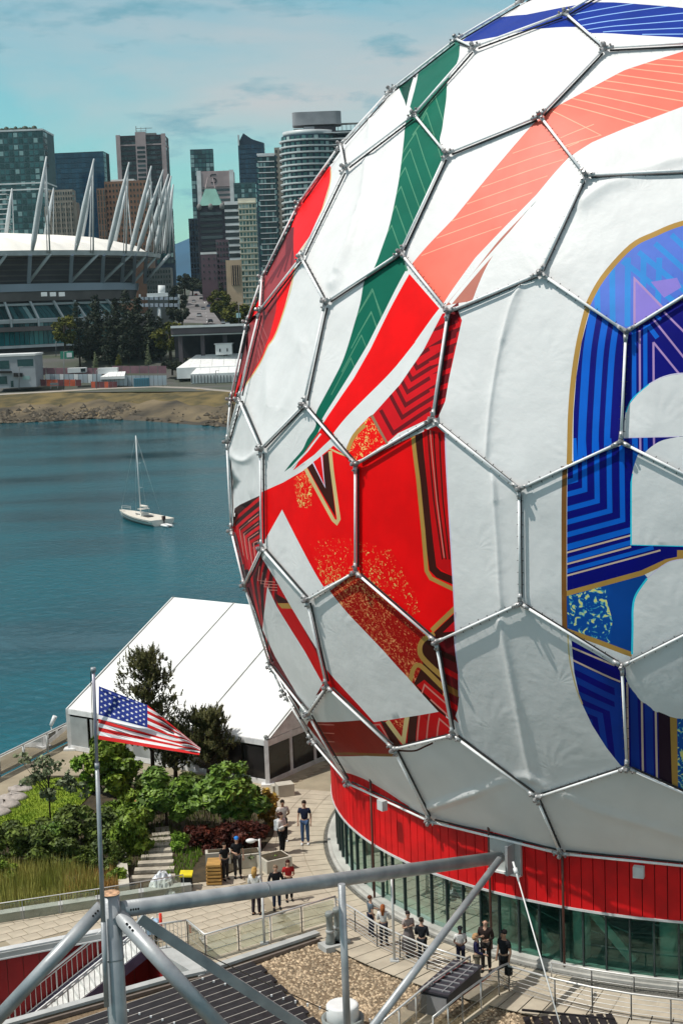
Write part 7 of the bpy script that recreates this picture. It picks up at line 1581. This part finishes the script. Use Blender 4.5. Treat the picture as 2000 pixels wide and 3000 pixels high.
def person(px, py, head_y, heading, label, shirt, trousers, hair, skin=0, arms=('down', 'down'), sleeve='short', hairlen=0, hat=None, skirt=None, shoes=(.02, .02, .02), step=.03, bald=False, bag=None, pack=None, xoff=0):
    b = atz(px, py); Hm = hgt(b, head_y); s = np.clip(Hm, 1.50, 1.92) / 1.76
    t = empty('person', b, label, 'person', 'people on the terrace'); t.rotation_euler.z = heading; t.scale = (s, s, s)
    lg = {}
    for sg in (-1, 1): lg[sg] = [(sg * .09, 0, .92, .085), (sg * .10, -.02 + sg * step * .5, .50, .055), (sg * .105, .02 + sg * step, .09, .038), (sg * .12, -.12 + sg * step, .035, .035)]
    V_ = [(0, 0, .97, .125, .10), (0, .0, 1.12, .115, .09), (0, .01, 1.32, .135, .10), (0, .015, 1.45, .07), (0, 0, 1.53, .052), (0, -.015, 1.62, .082, .092), (0, -.01, 1.71, .068, .078)]; E_ = [(i, i + 1) for i in range(6)]
    for sg in (-1, 1):
        k = len(V_); V_ += lg[sg]; E_ += [(0, k), (k, k + 1), (k + 1, k + 2), (k + 2, k + 3)]
    hands = []
    for sg, pose in zip((-1, 1), arms):
        e_, w_ = ARMS[pose]; sh_ = np.array([sg * .185, .01, 1.42]); el = np.array([sg * e_[0], e_[1], e_[2]]); wr = np.array([sg * w_[0], w_[1], w_[2]]); d = unit(wr - el); hd = wr + d * .07
        k = len(V_); V_ += [(*sh_, .055), (*el, .040), (*wr, .028), (*hd, .030)]; E_ += [(2, k), (k, k + 1), (k + 1, k + 2), (k + 2, k + 3)]; hands.append((sg, wr, hd, d, sh_, el))
    vs_, fs = skin_mesh(V_, E_); m = MB(); m.add(vs_, fs, 0, True)
    for sg, wr, hd, d, sh_, el in hands:
        side = unit(np.cross(d, (0, 1, 0.01))); pn = np.cross(side, d)
        for q in range(4):
            o_ = hd + side * (q - 1.5) * .017; Lf = (.066, .076, .072, .056)[q]; m.tube([o_, o_ + d * Lf * .6 + pn * .012, o_ + d * Lf + pn * .035], [.0095, .0085, .006], n=5)
        o_ = wr + d * .025; m.tube([o_, o_ + side * sg * -.03 + d * .03, o_ + side * sg * -.035 + d * .065 + pn * .02], [.012, .0105, .007], n=5)
    m.tube([(0, -.095, 1.665), (0, -.118, 1.63), (0, -.10, 1.615)], [.008, .014, .010], n=5)
    for sg in (-1, 1): m.ball((sg * .085, .0, 1.635), (.012, .022, .032), 6, 4)
    link('body', m.mesh('body', SKIN[skin]), t)
    for sg in (-1, 1): link('eye', MB().ball((sg * .032, -.092, 1.655), (.013, .006, .008), 6, 4).mesh('eye', M_hole), t)
    link('mouth', MB().box((0, -.098, 1.585), (.045, .008, .010)).mesh('mouth', mat('lips', (.30, .10, .08))), t)
    # clothes
    V_ = [(0, 0, .96, .145, .115), (0, 0, 1.12, .135, .105), (0, .01, 1.32, .155, .118), (0, .015, 1.44, .085)]; E_ = [(0, 1), (1, 2), (2, 3)]
    for sg, wr, hd, d, sh_, el in hands:
        k = len(V_); V_ += [(*sh_, .075), (*(sh_ + (el - sh_) * .62), .062)]; E_ += [(2, k), (k, k + 1)]
        if sleeve == 'long': V_[-1] = (*el, .056); V_.append((*(el + (wr - el) * .85), .042)); E_.append((k + 1, k + 2))
    vs_, fs = skin_mesh(V_, E_); link('shirt', MB().add(vs_, fs, 0, True).mesh('shirt', cloth(shirt)), t)
    if skirt: link('dress', MB().lathe([(.30, .28), (.27, .55), (.21, .85), (.155, 1.08), (.16, 1.2)], (0, 0, 0), 16).mesh('dress', cloth(skirt)), t)
    V_ = [(0, 0, .96, .13, .115)]; E_ = []
    for sg in (-1, 1):
        k = len(V_); q = lg[sg]; V_ += [(*q[0][:3], .105), (*q[1][:3], .076), (*q[2][:2], .10, .062)]; E_ += [(0, k), (k, k + 1), (k + 1, k + 2)]
    if not skirt: vs_, fs = skin_mesh(V_, E_); link('trousers', MB().add(vs_, fs, 0, True).mesh('trousers', cloth(trousers)), t)
    for sg in (-1, 1): q = lg[sg][3]; link('shoe', MB().ball((q[0], q[1] + .05, .045), (.052, .14, .05), 8, 6).mesh('shoe', cloth(shoes)), t)
    if not bald:
        m = MB(); m.ball((0, .022, 1.695), (.094, .102, .085), 10, 7)
        if hairlen: m.tube([(0, .05, 1.70), (0, .075, 1.58), (0, .085, 1.58 - hairlen)], [.095, .10, .055], n=9)
        link('hair', m.mesh('hair', cloth(hair)), t)
    if hat: m = MB(); m.ball((0, .0, 1.72), (.105, .115, .075), 10, 6); m.ball((0, -.11, 1.705), (.075, .075, .012), 8, 4); link('cap', m.mesh('cap', cloth(hat)), t)
    if pack: link('backpack', MB().box((0, .19, 1.22), (.30, .16, .42)).mesh('backpack', cloth(pack)), t)
    if bag:
        w = hands[1][2]; o = empty('camera_bag', (b[0], b[1], b[2]), 'black bag held by the man in black at the railing corner', 'bag'); o.rotation_euler.z = heading
        link('body', MB().box(w * s + np.array([0, -.05, -.22]), (.30, .18, .24)).mesh('body', M_hole), o); link('strap', MB().tube([w * s + np.array([-.13, -.05, -.1]), w * s, w * s + np.array([.13, -.05, -.1])], .012, n=5).mesh('strap', M_hole), o)
    return t
BLK = (.012, .012, .014); NVY = (.015, .02, .045); WHT = (.62, .60, .58); JEAN = (.05, .09, .18)
person(895, 2474, 2346, -.15, 'man in navy polo and jeans with white trainers standing alone on the walk', NVY, JEAN, (.03, .02, .015), 0, ('down', 'down'), shoes=(.6, .6, .6), step=.02)
person(832, 2466, 2344, .2, 'man in white shirt standing behind a person with dark hair', (.58, .52, .48), BLK, (.02, .015, .01), 1, ('back', 'back'), shoes=(.6, .6, .6))
person(828, 2503, 2380, .9, 'person with dark bob in white top and grey backpack with black trousers', WHT, BLK, (.05, .02, .015), 0, ('phone', 'phone'), 'long', .08, pack=(.45, .47, .48))
person(662, 2578, 2480, .6, 'person in black with cap bending beside the pallets', BLK, (.03, .028, .03), (.03, .02, .015), 0, ('down', 'hold'))
person(698, 2572, 2452, .1, 'tall person in black wearing a bright blue cap', BLK, (.04, .035, .035), (.02, .02, .02), 0, ('hold', 'down'), hat=(.03, .20, .60))
person(752, 2682, 2540, 2.8, 'blonde person in dark trousers and white jacket mostly hidden by the big pipe', WHT, (.03, .022, .03), (.40, .24, .08), 0, ('down', 'hold'), 'long', .18)
person(812, 2664, 2535, .1, 'person in black jacket and jeans standing behind the big pipe', BLK, (.02, .03, .06), (.22, .15, .10), 0, ('pocket', 'pocket'), 'long')
person(848, 2640, 2520, .2, 'long haired person in red top holding something behind the big pipe', (.35, .02, .02), BLK, (.05, .015, .012), 0, ('hold', 'hold'), 'short', .22)
person(1088, 2744, 2624, 1.9, 'man in grey shirt and navy trousers at the left end of the railing', (.12, .15, .18), NVY, (.12, .04, .02), 0, ('down', 'forward'))
person(1125, 2772, 2652, 2.9, 'person with long auburn hair and white blouse at the railing', WHT, (.02, .02, .03), (.28, .09, .03), 0, ('forward', 'hold'), 'long', .25)
person(1198, 2800, 2670, .4, 'person in patterned grey dress with hands at the chest', (.36, .30, .28), BLK, (.03, .02, .02), 0, ('phone', 'phone'), 'short', 0, skirt=(.16, .14, .14))
person(1238, 2826, 2688, 2.7, 'man in dark suit turned away at the railing', (.014, .016, .020), (.015, .016, .02), (.05, .035, .025), 0, ('hold', 'hold'), 'long')
person(1350, 2842, 2715, .1, 'man in white tee shirt and black cap looking down at a phone', WHT, (.012, .014, .03), (.01, .01, .01), 2, ('hold', 'hold'), hat=(.015, .015, .02))
person(1398, 2872, 2735, 1.3, 'blond person in navy jacket and khaki trousers talking', (.015, .015, .05), (.22, .19, .14), (.42, .24, .12), 0, ('forward', 'hold'), 'long', .06)
person(1424, 2846, 2692, -.3, 'bald man in dark jacket with one hand raised', (.03, .02, .018), (.02, .018, .018), (.1, .1, .1), 0, ('phone', 'hold'), 'long', bald=True)
person(1478, 2892, 2722, -.9, 'dark haired man in black tee shirt carrying a black bag at the railing corner', BLK, (.02, .016, .018), (.012, .01, .01), 1, ('down', 'down'), bag=True)

# ---------------------------------------------------------------- thin summer haze over the city
hz = bpy.data.materials.new('haze'); hz.use_nodes = True; t = hz.node_tree; t.nodes.remove(t.nodes['Principled BSDF'])
pv = t.nodes.new('ShaderNodeVolumePrincipled'); pv.inputs['Color'].default_value = (.66, .88, .97, 1); pv.inputs['Density'].default_value = 0.000035; pv.inputs['Anisotropy'].default_value = 0.0
t.links.new(pv.outputs[0], t.nodes['Material Output'].inputs['Volume'])
MB().box((0, 0, 310), (19600, 19600, 662)).build('haze', hz, kind='stuff')
